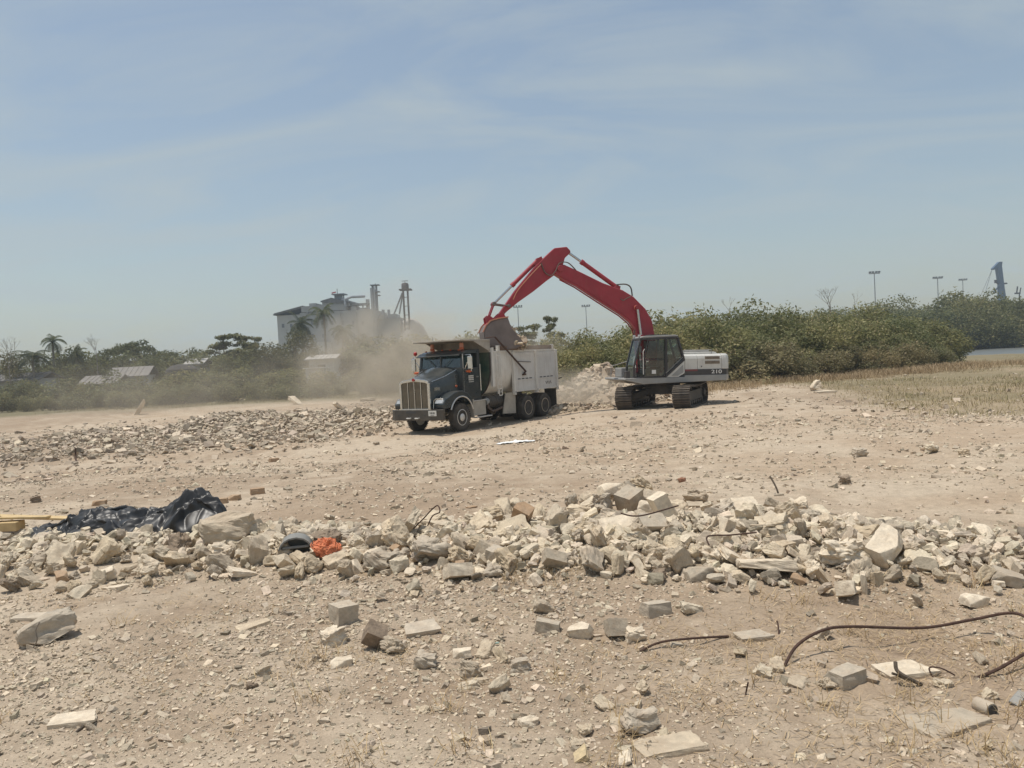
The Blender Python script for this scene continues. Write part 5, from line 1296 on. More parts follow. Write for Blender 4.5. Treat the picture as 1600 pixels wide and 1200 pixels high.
# far bank of rubble on the left
p5 = scatter(90000, 24, 46, 37, lambda x, y: np.clip(far_heap(x, y) * 1.6 + 0.22 * sstep(-4, -8, x) * np.exp(-((y - 31.5) / 3.5) ** 2), 0, 1) * (x < 0))
s5 = np.clip(0.10 * rs.lognormal(0, 0.6, len(p5)), 0.04, 0.45)
p5[:, 2] += rs.random(len(p5)) * 0.08
stones('rubble_bank', p5[:10500], s5[:10500], rs, 'long bank of broken concrete left of the truck', stone_tones(min(10500, len(p5)), rs, (0.46, 0.38, 0.285), 0.22, 0.10), flat=0.5)

# rubble mound behind the excavator
def mound(name, label, cx, cy, rx, ry, h, base, nst, smax, seed):
    rs2 = np.random.default_rng(seed)
    n = 60; gx, gy = np.meshgrid(np.linspace(-1.3, 1.3, n), np.linspace(-1.3, 1.3, n), indexing='ij')
    rr = np.sqrt(gx ** 2 + gy ** 2)
    H = lambda u, v: h * np.clip(1 - (u * u + v * v) ** 0.75, -0.15, 1) * (0.85 + 0.5 * fbm(u * 2.2 + seed, v * 2.2, 3)) + 0.10 * fbm(u * 9, v * 9, 3)
    z = H(gx, gy)
    z = np.where(rr > 1.12, -0.4, z)
    V = np.stack([gx * rx, gy * ry, z], -1).reshape(-1, 3); i, j = np.meshgrid(np.arange(n - 1), np.arange(n - 1), indexing='ij')
    Fq = np.stack([i * n + j, (i + 1) * n + j, (i + 1) * n + j + 1, i * n + j + 1], -1).reshape(-1, 4)
    tn = np.array(base)[None] * (0.85 + 0.3 * rs2.random((len(V), 1)))
    root = empty(name, (cx, cy, gz(cx, cy) - 0.05)); tag(root, label, 'mound')
    np_mesh('mound_body', V, Fq, 'gravel', tn, root)
    u, v = rs2.uniform(-1.05, 1.05, nst), rs2.uniform(-1.05, 1.05, nst); k = u * u + v * v < 1.05; u, v = u[k], v[k]
    pos = np.stack([u * rx, v * ry, H(u, v)], 1)
    stones('mound_stones', pos, np.clip(smax * 0.45 * rs2.lognormal(0, 0.5, len(pos)), 0.04, smax), rs2, None, stone_tones(len(pos), rs2, (0.46, 0.375, 0.28), 0.22, 0.2), parent=root)
mound('rubble_mound', 'pale rubble mound behind the excavator cab', 4.9, 40.0, 3.9, 2.6, 1.75, (0.40, 0.32, 0.235), 1500, 0.42, 4)
mound('rubble_mound', 'low heap of loose rubble between the truck wheels and the excavator track', 3.0, 34.6, 1.9, 1.0, 0.42, (0.36, 0.285, 0.2), 500, 0.22, 5)
mound('rubble_mound', 'small rubble heap showing under the excavator between its tracks', 7.4, 37.6, 2.2, 1.2, 0.75, (0.42, 0.34, 0.25), 500, 0.35, 6)

# rubble spilling from the bucket into the truck
sp = []
rs3 = np.random.default_rng(31)
Mx = Matrix.Translation(EXC_O) @ Matrix.Rotation(EXC_YAW, 4, 'Z') @ Matrix.Rotation(math.radians(-2), 4, 'Y')
for k in range(420):
    t = rs3.random(); x = 6.85 - 0.62 * t + rs3.normal() * 0.09; z = 3.42 - 0.70 * t + rs3.normal() * 0.09; y = rs3.uniform(-0.56, 0.56)
    sp.append(tuple(Mx @ Vector((x, y, z))))
stones('spilling_rubble', np.array(sp), np.clip(0.085 * rs3.lognormal(0, 0.5, len(sp)), 0.03, 0.24), rs3, 'stream of pale rubble spilling from the excavator bucket into the truck', stone_tones(len(sp), rs3, (0.50, 0.41, 0.30)), flat=0.9)
# ------------------------------------------------------------------ vegetation
def leaf_mesh(rs, clumps, n, size, greens, up=0.35, tall=1.0, dark=0.25):
    """leaf-sized faces spread through clumps; each leaf a slightly folded blade of its own tone"""
    C = np.array([c[0] for c in clumps], float); Rr = np.array([c[1] for c in clumps], float)
    wgt = Rr.prod(1) ** (2 / 3); idx = rs.choice(len(C), n, p=wgt / wgt.sum())
    d = rs.normal(size=(n, 3)); d /= np.linalg.norm(d, axis=1, keepdims=True)
    r = rs.uniform(0.25, 1.0, n) ** 0.45
    P = C[idx] + d * Rr[idx] * r[:, None] * (1 + 0.12 * rs.normal(size=(n, 1)))
    nrm = d * 0.7 + rs.normal(size=(n, 3)) * 0.6 + np.array([0, 0, up]); nrm /= np.linalg.norm(nrm, axis=1, keepdims=True)
    t = rs.normal(size=(n, 3)); t -= nrm * (t * nrm).sum(1, keepdims=True); t /= np.linalg.norm(t, axis=1, keepdims=True)
    b = np.cross(nrm, t); L = (size * rs.uniform(0.6, 1.4, n))[:, None]; W = L * 0.42
    V = np.stack([P - t * L * 0.5, P + b * W * 0.5 - nrm * L * 0.06, P + t * L * 0.5 * tall, P - b * W * 0.5 - nrm * L * 0.06], 1)
    cl = rs.random((len(C), 1)); g0, g1 = np.array(greens[0]), np.array(greens[1])
    mixv = np.clip(cl[idx] * 0.75 + 0.5 * rs.random((n, 1)) - 0.12, 0, 1); tone = g0 + (g1 - g0) * mixv
    if len(greens) > 2:
        k = rs.random(n) < greens[2][1]; tone[k] = np.array(greens[2][0]) * (0.7 + 0.6 * rs.random((k.sum(), 1)))
    tone = np.clip(tone * (0.75 + 0.5 * rs.random((n, 1))), 0.008, 0.5)
    return V.reshape(-1, 3), np.arange(n * 4).reshape(-1, 4), np.repeat(tone, 4, 0)
def limbs(mb, rgn, base, tips, r0, bend=0.15):
    for tp in tips:
        a, c = Vector(base), Vector(tp); m = a.lerp(c, 0.5) + Vector((rgn.uniform(-1, 1), rgn.uniform(-1, 1), rgn.uniform(0, 1))) * bend * (c - a).length
        pts = [a, a.lerp(m, 0.55), m, m.lerp(c, 0.5), c]; mb.tube(pts, [r0, r0 * 0.85, r0 * 0.6, r0 * 0.4, r0 * 0.15], 5, cap=False)
class Proto: pass
def tree_proto(seed, shape, greens, n, leaf, bark='bark', trunk_h=0.0, trunk_r=0.12, rx=2.0, rz=2.0, nclump=16, cr=(0.5, 0.95), flat=1.0, zc=None, up=0.35):
    rs = np.random.default_rng(seed); rgn = random.Random(seed); cl = []
    for k in range(nclump):
        if shape == 'dome':
            a = rs.uniform(0, 6.283); q = math.sqrt(rs.random()); z = rs.random() ** 0.8 * rz * math.sqrt(max(0.05, 1 - (0.85 * q) ** 2))
            c = (q * rx * math.cos(a), q * rx * math.sin(a), trunk_h + z)
        elif shape == 'umbrella':
            a = rs.uniform(0, 6.283); q = math.sqrt(rs.random()); c = (q * rx * math.cos(a), q * rx * math.sin(a), trunk_h + rz * (1 - 0.55 * q * q) + rs.normal() * 0.12 * rz)
        elif shape == 'layers':
            lv = k % 7; a = rs.uniform(0, 6.283); q = math.sqrt(rs.random()) * (1.0, 0.95, 1.0, 0.8, 0.85, 0.55, 0.4)[lv] * rs.uniform(0.8, 1.15); c = (q * rx * math.cos(a), q * rx * math.sin(a), trunk_h * 0.6 + lv * rz / 6.0 + rs.normal() * 0.18)
        s = rs.uniform(*cr); cl.append((c, (s, s, s * flat)))
    V, Fq, tn = leaf_mesh(rs, cl, n, leaf, greens, up)
    p = Proto(); o = np_mesh('crown', V, Fq, 'leaf', tn); p.crown = o.data; bpy.data.objects.remove(o)
    mb = MB()
    if trunk_h > 0.4:
        mb.tube([(0, 0, -0.2), (0.05, 0.03, trunk_h * 0.5), (0, 0, trunk_h), (0.02, 0, trunk_h + rz * 0.5)], [trunk_r * 1.25, trunk_r, trunk_r * 0.8, trunk_r * 0.3], 8)
        limbs(mb, rgn, (0, 0, trunk_h * 0.85), [c[0] for c in cl[:12]], trunk_r * 0.5)
    else: limbs(mb, rgn, (0, 0, -0.1), [c[0] for c in cl[:11]], trunk_r)
    o = mb.build('trunk', bark, smooth=True); p.trunk = o.data; bpy.data.objects.remove(o)
    p.h = float(V[:, 2].max()); return p
rgp = random.Random(12)
def plant(proto, name, x, y, h, label, cat, group=None, wide=1.0, z=None):
    root = empty(name, (x, y, gz(x, y) if z is None else z), rgp.uniform(0, 6.28))
    s = h / proto.h; root.scale = (s * wide, s * wide, s)
    link('crown', proto.crown, root); link('trunk', proto.trunk, root)
    return tag(root, label, cat, group)
G_MANG = ((0.130, 0.138, 0.052), (0.300, 0.280, 0.135), ((0.38, 0.32, 0.19), 0.14))
G_DRY = ((0.190, 0.168, 0.088), (0.320, 0.275, 0.160), ((0.28, 0.225, 0.14), 0.25))
G_DARK = ((0.105, 0.115, 0.044), (0.235, 0.225, 0.100), ((0.26, 0.23, 0.13), 0.12))
G_FAR = ((0.100, 0.108, 0.048), (0.205, 0.200, 0.092), ((0.26, 0.22, 0.12), 0.14))
bush = [tree_proto(500 + i, 'dome', G_MANG, 8000, 0.155, rx=2.0, rz=3.2, nclump=30, cr=(0.28, 0.8), trunk_r=0.05) for i in range(5)]
bdry = [tree_proto(520 + i, 'dome', G_DRY, 5500, 0.13, rx=1.7, rz=1.9, nclump=18, cr=(0.35, 0.7), trunk_r=0.03) for i in range(3)]
bdark = [tree_proto(540 + i, 'dome', G_DARK, 6500, 0.30, rx=3.2, rz=4.8, nclump=34, cr=(0.5, 1.4), trunk_r=0.10) for i in range(3)]
bfar = [tree_proto(560 + i, 'dome', G_FAR, 5000, 0.27, rx=2.6, rz=3.2, nclump=20, cr=(0.6, 1.2), trunk_r=0.07) for i in range(3)]

def nth(i):
    return '%d%s' % (i, 'th' if 10 < i % 100 < 14 else {1: 'st', 2: 'nd', 3: 'rd'}.get(i % 10, 'th'))
def number_row(items, text):
    for i, o in enumerate(sorted(items, key=lambda o: o.location.x / o.location.y)): o['label'] = text % nth(i + 1)
# thicket behind the excavator: top line read off the photo
TOP = [(700, 545), (790, 532), (850, 520), (900, 512), (950, 502), (1000, 490), (1060, 484), (1100, 478), (1160, 482), (1240, 481), (1320, 484), (1380, 490), (1450, 505), (1500, 535)]
def top_z(px, y): return at_y(px, interp(TOP, px), y).z
def px_of(x, y): return 800 + FPX * x / y
rows = ((0.0, 2.1, 0.50, bdry), (2.2, 2.3, 0.74, bush), (4.8, 2.5, 0.90, bush), (8.0, 2.8, 1.0, bush))
for ri, (off, step, frac, protos) in enumerate(rows):
    x = -2.5; rowo = []
    while x < 33:
        yb = 45.5 + 0.50 * max(0, x - 6) + off + rgp.uniform(-0.8, 0.8)
        px = px_of(x, yb)
        h = (top_z(px, yb) - gz(x, yb)) * frac * rgp.choice((0.78, 0.86, 0.92, 0.98, 1.02, 1.08, 1.2))
        if ri == 0 and px < 1080: x += step; continue
        if h > 1.0:
            rowo.append(plant(rgp.choice(protos), 'bush', x, yb, h, 'x', 'bush', 'thicket row %d' % (ri + 1), wide=rgp.uniform(1.0, 1.3) * (1.25 if h < 3 else 1.0)))
        x += step * rgp.uniform(0.8, 1.2)
    number_row(rowo, ('brownish scrubby bush, %s from left along the front of the thicket', 'leafy green bush, %s from left in the lower row of the thicket', 'leafy green bush, %s from left in the middle row of the thicket', 'tall green bush, %s from left on the top line of the thicket')[ri])
# mangrove wood across the water on the right
MTOP = [(1050, 490), (1150, 482), (1240, 478), (1330, 472), (1400, 465), (1450, 456), (1500, 447), (1560, 446), (1620, 448)]
for yb, frac, step in ((166, 0.72, 5.0), (176, 0.9, 5.5), (188, 1.0, 6.0)):
    x = 36.0; rowo = []
    while x < 128:
        px = px_of(x, yb); h = (at_y(px, interp(MTOP, px), yb).z + 0.6) * frac * rgp.uniform(0.88, 1.05)
        rowo.append(plant(rgp.choice(bdark), 'mangrove_tree', x, yb + rgp.uniform(-2, 2), h, 'x', 'tree', 'mangroves beyond the water', wide=rgp.uniform(1.0, 1.25), z=-0.8))
        x += step * rgp.uniform(0.8, 1.2)
    number_row(rowo, 'dark mangrove, %s from left in the ' + ('front' if yb < 170 else 'middle' if yb < 180 else 'back') + ' row beyond the water')
rowo = []
# darker, rounder bushes at the end of the thicket by the water
for px, py, w_, yb in ((1330, 490, 1.3, 74), (1385, 490, 1.3, 78), (1430, 494, 1.3, 82), (1290, 490, 1.3, 72), (1240, 496, 1.2, 70), (1468, 508, 1.2, 86), (1355, 515, 1.3, 68), (1408, 520, 1.3, 70), (1310, 512, 1.3, 66), (1448, 530, 1.2, 76)):
    p = at_y(px, py, yb); rowo.append(plant(rgp.choice(bdark), 'mangrove_bush', p.x, yb, p.z - gz(p.x, yb), 'x', 'bush', 'mangrove bushes by the shore', wide=w_))
number_row(rowo, 'dark round mangrove bush, %s from left where thicket meets water')

# hazy scrub belt far left
for yb, topz, step in ((80, 1.7, 3.0), (90, 3.0, 3.4), (124, 6.4, 4.4)):
    x = -78.0; rowo = []
    while x < -4:
        h = (topz + 0.6) * rgp.uniform(0.7, 1.2)
        if px_of(x, yb) > -60:
            rowo.append(plant(rgp.choice(bfar), 'bush', x, yb + rgp.uniform(-2, 2), h, 'x', 'bush', 'scrub belt far left', wide=rgp.uniform(1.0, 1.5)))
        x += step * rgp.uniform(0.75, 1.25)
    number_row(rowo, ('low' if yb < 85 else 'mid-height' if yb < 100 else 'tall') + ' hazy bush, %s from left in the far left scrub belt')
# single trees on the left skyline
t_umb = tree_proto(601, 'umbrella', G_FAR, 5200, 0.36, trunk_h=3.2, trunk_r=0.32, rx=6.2, rz=3.4, nclump=46, cr=(0.7, 1.3), flat=0.42)
t_lay = tree_proto(602, 'layers', G_FAR, 4200, 0.36, trunk_h=2.2, trunk_r=0.2, rx=2.9, rz=4.8, nclump=66, cr=(0.35, 0.75), flat=0.42, up=0.7)
t_rnd = tree_proto(603, 'dome', ((0.075, 0.085, 0.034), (0.15, 0.155, 0.06)), 4200, 0.36, trunk_h=2.2, trunk_r=0.22, rx=3.4, rz=4.2, nclump=26, cr=(0.8, 1.3))
t_big = tree_proto(604, 'dome', ((0.07, 0.075, 0.036), (0.15, 0.14, 0.07), ((0.22, 0.19, 0.11), 0.15)), 5200, 0.38, trunk_h=1.6, trunk_r=0.3, rx=4.2, rz=6.0, nclump=34, cr=(0.8, 1.5))
def tree_at(proto, px, py, Y, label, wide=1.0, name='tree'):
    p = at_y(px, py, Y); return plant(proto, name, p.x, Y, p.z - gz(p.x, Y), label, 'tree', wide=wide)
tree_at(t_umb, 212, 530, 128, 'wide umbrella-crowned tree on the left skyline', 0.82)
tree_at(t_lay, 356, 520, 122, 'tree with flat tiered branches left of the factory', 1.15)
tree_at(t_lay, 391, 523, 126, 'smaller tiered tree next to the factory palms', 0.85)
tree_at(t_rnd, 272, 545, 118, 'light green round tree between the umbrella tree and the tiered tree', 1.35)
tree_at(t_rnd, 292, 542, 130, 'light green tree rising just left of the tiered tree', 0.8)
tree_at(t_big, 458, 512, 124, 'large pale-leaved tree in front of the factory wall', 1.05)
tree_at(t_big, 416, 536, 116, 'olive tree at the left foot of the factory', 1.1)
tree_at(t_rnd, 372, 548, 114, 'olive tree below the tiered trees', 1.3)
tree_at(t_rnd, 112, 540, 116, 'dark round tree right of the two palms', 1.0)
tree_at(t_big, 8, 545, 100, 'brownish tree at the left edge of the picture', 1.0)
tree_at(t_big, 570, 520, 122, 'dusty tree half lost in the dust below the silo tower', 1.1)
tree_at(t_big, 622, 530, 118, 'dusty tree half lost in the dust behind the truck cab', 1.2)
tree_at(t_rnd, 325, 545, 128, 'olive tree left of the tiered tree, partly behind it', 1.2)
tree_at(t_big, 486, 545, 112, 'olive tree at the foot of the factory palms', 0.9)
tree_at(t_rnd, 548, 545, 116, 'olive tree right of the factory palms, edge of the dust', 1.3)
tree_at(t_rnd, 30, 575, 112, 'dusty green tree at the foot of the broad palm', 1.3)
tree_at(t_rnd, 235, 556, 112, 'light green tree under the umbrella crown', 1.2)
tree_at(t_rnd, 160, 550, 120, 'dull green tree left of the umbrella crown', 1.2)
tree_at(t_rnd, 78, 565, 110, 'dusty round tree below the two palms', 1.5)
tree_at(t_lay, 860, 492, 96, 'sparse tiered tree seen under the excavator arm', 0.55)
tree_at(t_lay, 824, 506, 92, 'low sparse tree just right of the excavator bucket', 0.9)
# palms
def palm_meshes(seed, H, nf, L, greens, droop=1.0):
    rgn = random.Random(seed); rs = np.random.default_rng(seed)
    mb = MB(); lean = rgn.uniform(-0.5, 0.5); top = Vector((lean, 0, H))
    mb.tube([(0, 0, -0.3), (lean * 0.1, 0, H * 0.3), (lean * 0.45, 0, H * 0.7), top], [0.24, 0.17, 0.14, 0.15], 8)
    tr = mb.build('trunk', 'pale_bark', smooth=True); V, T_, Fq = [], [], []
    for k in range(nf):
        az = 2 * math.pi * k / nf + rgn.uniform(-0.2, 0.2); el = math.radians(rgn.uniform(-25, 75)); Lf = L * rgn.uniform(0.8, 1.1)
        d = Vector((math.cos(az) * math.cos(el), math.sin(az) * math.cos(el), math.sin(el))); p = top.copy(); st = 14; side = Vector((-math.sin(az), math.cos(az), 0))
        tone = np.array(greens[0]) + (np.array(greens[1]) - np.array(greens[0])) * rgn.random()
        for i in range(st):
            t = i / st; q = p + d * (Lf / st); ll = L * 0.26 * math.sin(math.pi * min(1, 0.12 + 0.9 * t)) ** 0.7
            for s in (-1, 1):
                for sub in (0, 0.5):
                    a = p.lerp(q, sub); b_ = p.lerp(q, sub + 0.38); tip = a + side * s * ll * 0.85 + d * ll * 0.45 - Vector((0, 0, ll * 0.5))
                    n0 = len(V); V += [tuple(a), tuple(b_), tuple(tip + d * 0.02), tuple(tip)]; Fq.append((n0, n0 + 1, n0 + 2, n0 + 3)); T_ += [tone * rgn.uniform(0.7, 1.25)] * 4
            n0 = len(V); V += [tuple(p + side * 0.03), tuple(q + side * 0.03), tuple(q - side * 0.03), tuple(p - side * 0.03)]; Fq.append((n0, n0 + 1, n0 + 2, n0 + 3)); T_ += [np.array((0.16, 0.14, 0.07))] * 4
            d = (d + Vector((0, 0, -0.135 * droop))).normalized(); p = q
    cr = np_mesh('crown', np.array(V), np.array(Fq), 'leaf', np.clip(np.array(T_), 0.01, 0.5))
    pr = Proto(); pr.crown, pr.trunk = cr.data, tr.data; bpy.data.objects.remove(cr); bpy.data.objects.remove(tr); pr.h = H; return pr
G_P = ((0.05, 0.062, 0.024), (0.10, 0.105, 0.045))
pa = [palm_meshes(700 + i, 9.0, 22, 3.1, G_P) for i in range(2)]; pb = palm_meshes(710, 9.0, 16, 2.4, ((0.05, 0.068, 0.022), (0.09, 0.105, 0.035)), 1.25)
def palm(proto, px, py, Y, label, k=1.0):
    p = at_y(px, py, Y); root = empty('palm_tree', (p.x, Y, gz(p.x, Y)), rgp.uniform(0, 6.28)); H = p.z - gz(p.x, Y)
    root.scale = (k, k, H / proto.h); link('crown', proto.crown, root); link('trunk', proto.trunk, root); tag(root, label, 'palm tree')
palm(pa[0], 51, 556, 98, 'broad pale coconut palm, left of the pair on the left skyline', 1.0)
palm(pb, 81, 534, 112, 'slender palm with drooping crown, right of the pair on the left skyline', 0.95)
palm(pa[1], 472, 506, 150, 'leftmost palm before the factory, fronds spreading over the tree', 1.15)
palm(pb, 506, 489, 148, 'tallest palm before the factory with a bare dark trunk', 1.35)
palm(pa[0], 533, 517, 152, 'rightmost palm before the factory, its fronds hanging low', 1.05)
palm(pa[1], 118, 553, 112, 'small palm half hidden right of the palm pair', 0.6)
# bare trees
def bare_mesh(seed, H, n, r0=0.013):
    rgn = random.Random(seed); mb = MB()
    def grow(p, d, L, r, dep):
        q = p + d * L; mb.tube([p, p.lerp(q, 0.5) + Vector((rgn.uniform(-1, 1), rgn.uniform(-1, 1), 0)) * L * 0.06, q], [r, r * 0.85, r * 0.65], 5, cap=False)
        if dep == 0: return
        for k in range(rgn.choice((2, 3))):
            e = (d + Vector((rgn.uniform(-1, 1), rgn.uniform(-1, 1), rgn.uniform(-0.1, 0.7))) * 0.75).normalized(); grow(q, e, L * rgn.uniform(0.55, 0.8), r * 0.6, dep - 1)
    for k in range(n): grow(Vector((0, 0, 0)), Vector((rgn.uniform(-0.4, 0.4), rgn.uniform(-0.4, 0.4), 1)).normalized(), H * 0.38, r0, 4)
    o = mb.build('branches', 'pale_bark'); return o
def bare(px, py, foot, Y, label, seed, n=2):
    p = at_y(px, py, Y); z0 = at_y(px, foot, Y).z; o = bare_mesh(seed, 1.0, n); hh = max(v.co.z for v in o.data.vertices); s = (p.z - z0) / hh
    for v in o.data.vertices: v.co *= s
    root = empty('bare_tree', (p.x, Y, z0)); o.parent = root; mb = MB(); mb.tube([(0, 0, -z0 - 1.0), (0.05, 0, 0.15)], [0.10, 0.06], 6); mb.build('trunk', 'pale_bark', root); tag(root, label, 'bare tree')
bare(1297, 447, 492, 92, 'leafless forked tree standing above the thicket, right of centre', 801, 3)
bare(1334, 453, 492, 92, 'thin leafless tree right of the forked bare tree', 802, 1)
bare(1143, 463, 500, 92, 'small leafless tree above the thicket behind the excavator tail', 803, 1)
bare(148, 520, 560, 108, 'bare twiggy tree beside the umbrella tree on the left', 804, 3)
bare(10, 525, 575, 96, 'bare twigs above the brownish tree at the left edge', 805, 2)

# dry grass and straw: blades
def blades(name, pos, L, rs, c0, c1, label, lay_=0.5, w=0.035):
    N = len(pos); az = rs.uniform(0, 6.283, N); tilt = np.clip(rs.normal(lay_, 0.28, N), 0.05, 1.5)
    d = np.stack([np.cos(az) * np.sin(tilt), np.sin(az) * np.sin(tilt), np.cos(tilt)], 1); s = np.stack([-np.sin(az), np.cos(az), np.zeros(N)], 1)
    L = L[:, None]; W = L * w; P1 = pos + d * L * 0.55; P2 = P1 + (d * 0.8 + np.array([0, 0, -0.45])) * L * 0.45
    V = np.stack([pos - s * W, pos + s * W, P1 + s * W * 0.7, P1 - s * W * 0.7, P2 + s * W * 0.15, P2 - s * W * 0.15], 1)
    f = np.array([(0, 1, 2, 3), (3, 2, 4, 5)]); Fq = (f[None] + (np.arange(N) * 6)[:, None, None]).reshape(-1, 4)
    t = np.array(c0) + (np.array(c1) - np.array(c0)) * rs.random((N, 1)); t = np.clip(t * (0.75 + 0.5 * rs.random((N, 1))), 0.02, 0.6)
    return tag(np_mesh(name, V.reshape(-1, 3), Fq, 'straw', np.repeat(t, 6, 0)), label, 'grass', kind='stuff')
def tufts(centres, per, rad, rs):
    P = np.repeat(centres, per, 0) + np.concatenate([rs.normal(size=(len(centres) * per, 2)) * np.repeat(rad, per)[:, None], np.zeros((len(centres) * per, 1))], 1)
    P[:, 2] = gh(P[:, 0], P[:, 1]); return P
rs = np.random.default_rng(91)
# straw litter in the foreground, mostly right
c = scatter(3000, 3.2, 9.5, 37, lambda x, y: np.clip(0.10 + 0.28 * sstep(-0.5, 2.5, x) + 1.2 * fbm(x * 0.7 + 3, y * 0.7, 3), 0, 1))
P = tufts(c, 16, np.full(len(c), 0.10), rs); blades('straw_litter', P + np.array([0, 0, 0.004]), rs.uniform(0.03, 0.13, len(P)), rs, (0.36, 0.255, 0.14), (0.55, 0.41, 0.25), 'dry straw litter lying between the stones in the foreground', 1.25, 0.022)
c = scatter(190, 3.4, 8.0, 36, lambda x, y: np.clip(0.05 + 0.5 * sstep(0.5, 2.5, x) + 0.8 * fbm(x * 0.9 + 9, y * 0.9, 2), 0, 1))
P = tufts(c, 38, np.full(len(c), 0.07), rs); blades('dry_grass', P, rs.uniform(0.08, 0.22, len(P)), rs, (0.36, 0.25, 0.13), (0.52, 0.39, 0.22), 'tufts of dry yellow grass in the foreground, mostly lower right', 0.75, 0.014)
# tan grass belt in front of the thicket
n = 2000; x = rs.uniform(8.5, 40, n); y = 40.5 + 0.50 * np.maximum(0, x - 6) + rs.normal(size=n) * 2.0 + 1.0
k = (fbm(x * 0.4, y * 0.4, 3) > -0.18); x, y = x[k], y[k]
c = np.stack([x, y, gh(x, y)], 1); P = tufts(c, 22, np.full(len(c), 0.42), rs); blades('dry_grass', P, rs.uniform(0.2, 0.7, len(P)), rs, (0.30, 0.215, 0.125), (0.43, 0.33, 0.205), 'belt of tall tan dry grass between the sand and the thicket', 0.6, 0.018)
# brown flats on the right
n = 9000; x = 11 + 59 * rs.random(n) ** 1.5; y = 17 + 83 * rs.random(n) ** 1.3; k = (x - 12.8 + 4.5 * fbm(x * 0.16, y * 0.16 + 7, 4) > 1.2) & (x < 0.75 * y + 6) & (y < 47 + 0.9 * (x - 12) + 6) & (fbm(x * 0.22, y * 0.4, 3) > -0.16); x, y = x[k], y[k]
c = np.stack([x, y, gh(x, y)], 1); P = tufts(c, 13, np.full(len(c), 0.5), rs); blades('dry_grass', P, rs.uniform(0.08, 0.27, len(P)), rs, (0.22, 0.185, 0.09), (0.40, 0.31, 0.18), 'low patchy brown grass over the flats on the right', 0.8, 0.04)
c = c[rs.random(len(c)) < 0.025]; P = tufts(c, 50, np.full(len(c), 0.4), rs); blades('green_grass', P, rs.uniform(0.12, 0.34, len(P)), rs, (0.16, 0.15, 0.065), (0.27, 0.235, 0.12), 'scattered olive-green tufts over the flats on the right', 0.5, 0.03)
# sparse dry weeds standing on the left bank
n = 900; x = rs.uniform(-44, -4, n); y = rs.uniform(72, 82, n); c = np.stack([x, y, gh(x, y)], 1); P = tufts(c, 18, np.full(len(c), 0.5), rs); blades('dry_grass', P, rs.uniform(0.12, 0.3, len(P)), rs, (0.20, 0.165, 0.09), (0.30, 0.24, 0.14), 'dusty grass on the far left beyond the rubble bank', 0.4, 0.035)
# ------------------------------------------------------------------ far things: factory, tower, crane, lamp masts, houses
def place(name, px, py, Y, label, cat, rz=0.0, group=None):
    p = at_y(px, py, Y); o = empty(name, (p.x, Y, p.z), rz); return tag(o, label, cat, group), p
# factory at about 260 m; local x right, y away, z up; 1 photo px = 0.215 m there
FY = 260.0; k = FY / FPX
fac, p0 = place('factory', 520, 600, FY, 'grey concrete mill building with rooftop plant rooms behind the palms', 'factory', math.radians(-3))
def fx(px): return (px - 520) * k
def fz(px, py): return (600 - py) * k + (px - 520) * k * -math.tan(ROLL)
def fbox(name, x0, x1, ytop, ybot, d0, d1, m_, parent=fac, bev=0):
    z1 = fz((x0 + x1) / 2, ytop); z0 = fz((x0 + x1) / 2, ybot); return MB().bb(fx(x0), fx(x1), d0, d1, z0, z1).build(name, m_, parent)
w1 = fbox('pale_wing', 438, 484, 492, 600, 0, 22, 'pale_wall')
MB().prism([(fx(434), fz(434, 493)), (fx(436), fz(436, 490)), (fx(482), fz(482, 478)), (fx(482), fz(482, 481))], -1.5, 23, 'y').build('wing_roof', 'roof_dark', w1)
w2 = fbox('main_block', 479, 592, 487, 600, -3, 20, 'concrete_wall')
fbox('upper_block', 481, 546, 478, 487, -2.5, 19, 'concrete_wall')
pent = fbox('plant_room', 508, 550, 470, 478.5, 2, 16, 'concrete_wall')
MB().prism([(fx(507), fz(507, 470)), (fx(524), fz(524, 465)), (fx(551), fz(551, 471)), (fx(551), fz(551, 473)), (fx(507), fz(507, 472))], 1, 17, 'y').build('plant_room_roof', 'roof_dark', pent)
b = MB()
for x in (524, 528, 533, 538): b.bar((fx(x), 6, fz(x, 469)), (fx(x), 6, fz(x, 458)), 0.35, 0.35)
b.bb(fx(521), fx(541), 4, 9, fz(530, 459), fz(530, 457.5)); b.bb(fx(526), fx(534), 5, 8, fz(530, 466), fz(530, 458))
b.tube([(fx(528), 6, fz(528, 459)), (fx(528), 6, fz(528, 449))], 0.12, 6); b.build('roof_machinery', 'tower_steel', fac)
b = MB().prism([(fx(519), fz(519, 455)), (fx(526), fz(526, 453.5)), (fx(526), fz(526, 455.5)), (fx(519), fz(519, 457))], 5.9, 5.98, 'y'); b.build('flag', 'flag_red', fac)
for x in (496, 512, 528, 544, 560, 575):                      # tall narrow window strips
    for yy in (502, 522): fbox('window', x, x + 3.2, yy, yy + 6, -3.12, -2.95, 'window_grey', w2)
for x in (445, 458, 470): fbox('window', x, x + 4, 506, 512, -0.12, 0.05, 'window_grey', w1)
for q, (x0_, x1_, yt_, yb_) in enumerate(((552, 560, 478, 487), (563, 572, 481, 490), (486, 496, 473, 479), (536, 542, 465, 471), (596, 604, 491, 498), (612, 622, 490, 498))): fbox('roof_unit', x0_, x1_, yt_, yb_, 3 + q % 2, 9 + q % 3, 'galvanised' if q % 2 else 'concrete_wall')
for x_ in (490, 516, 541, 566): fbox('wall_pilaster', x_, x_ + 1.6, 488, 600, -3.5, -2.9, 'concrete_wall', w2)
b = MB(); b.tube([(fx(546), 1, fz(546, 479)), (fx(546), 1, fz(546, 468)), (fx(556), 1, fz(556, 464)), (fx(574), 4, fz(574, 462))], 0.45, 8); b.build('duct', 'galvanised', fac, smooth=True)
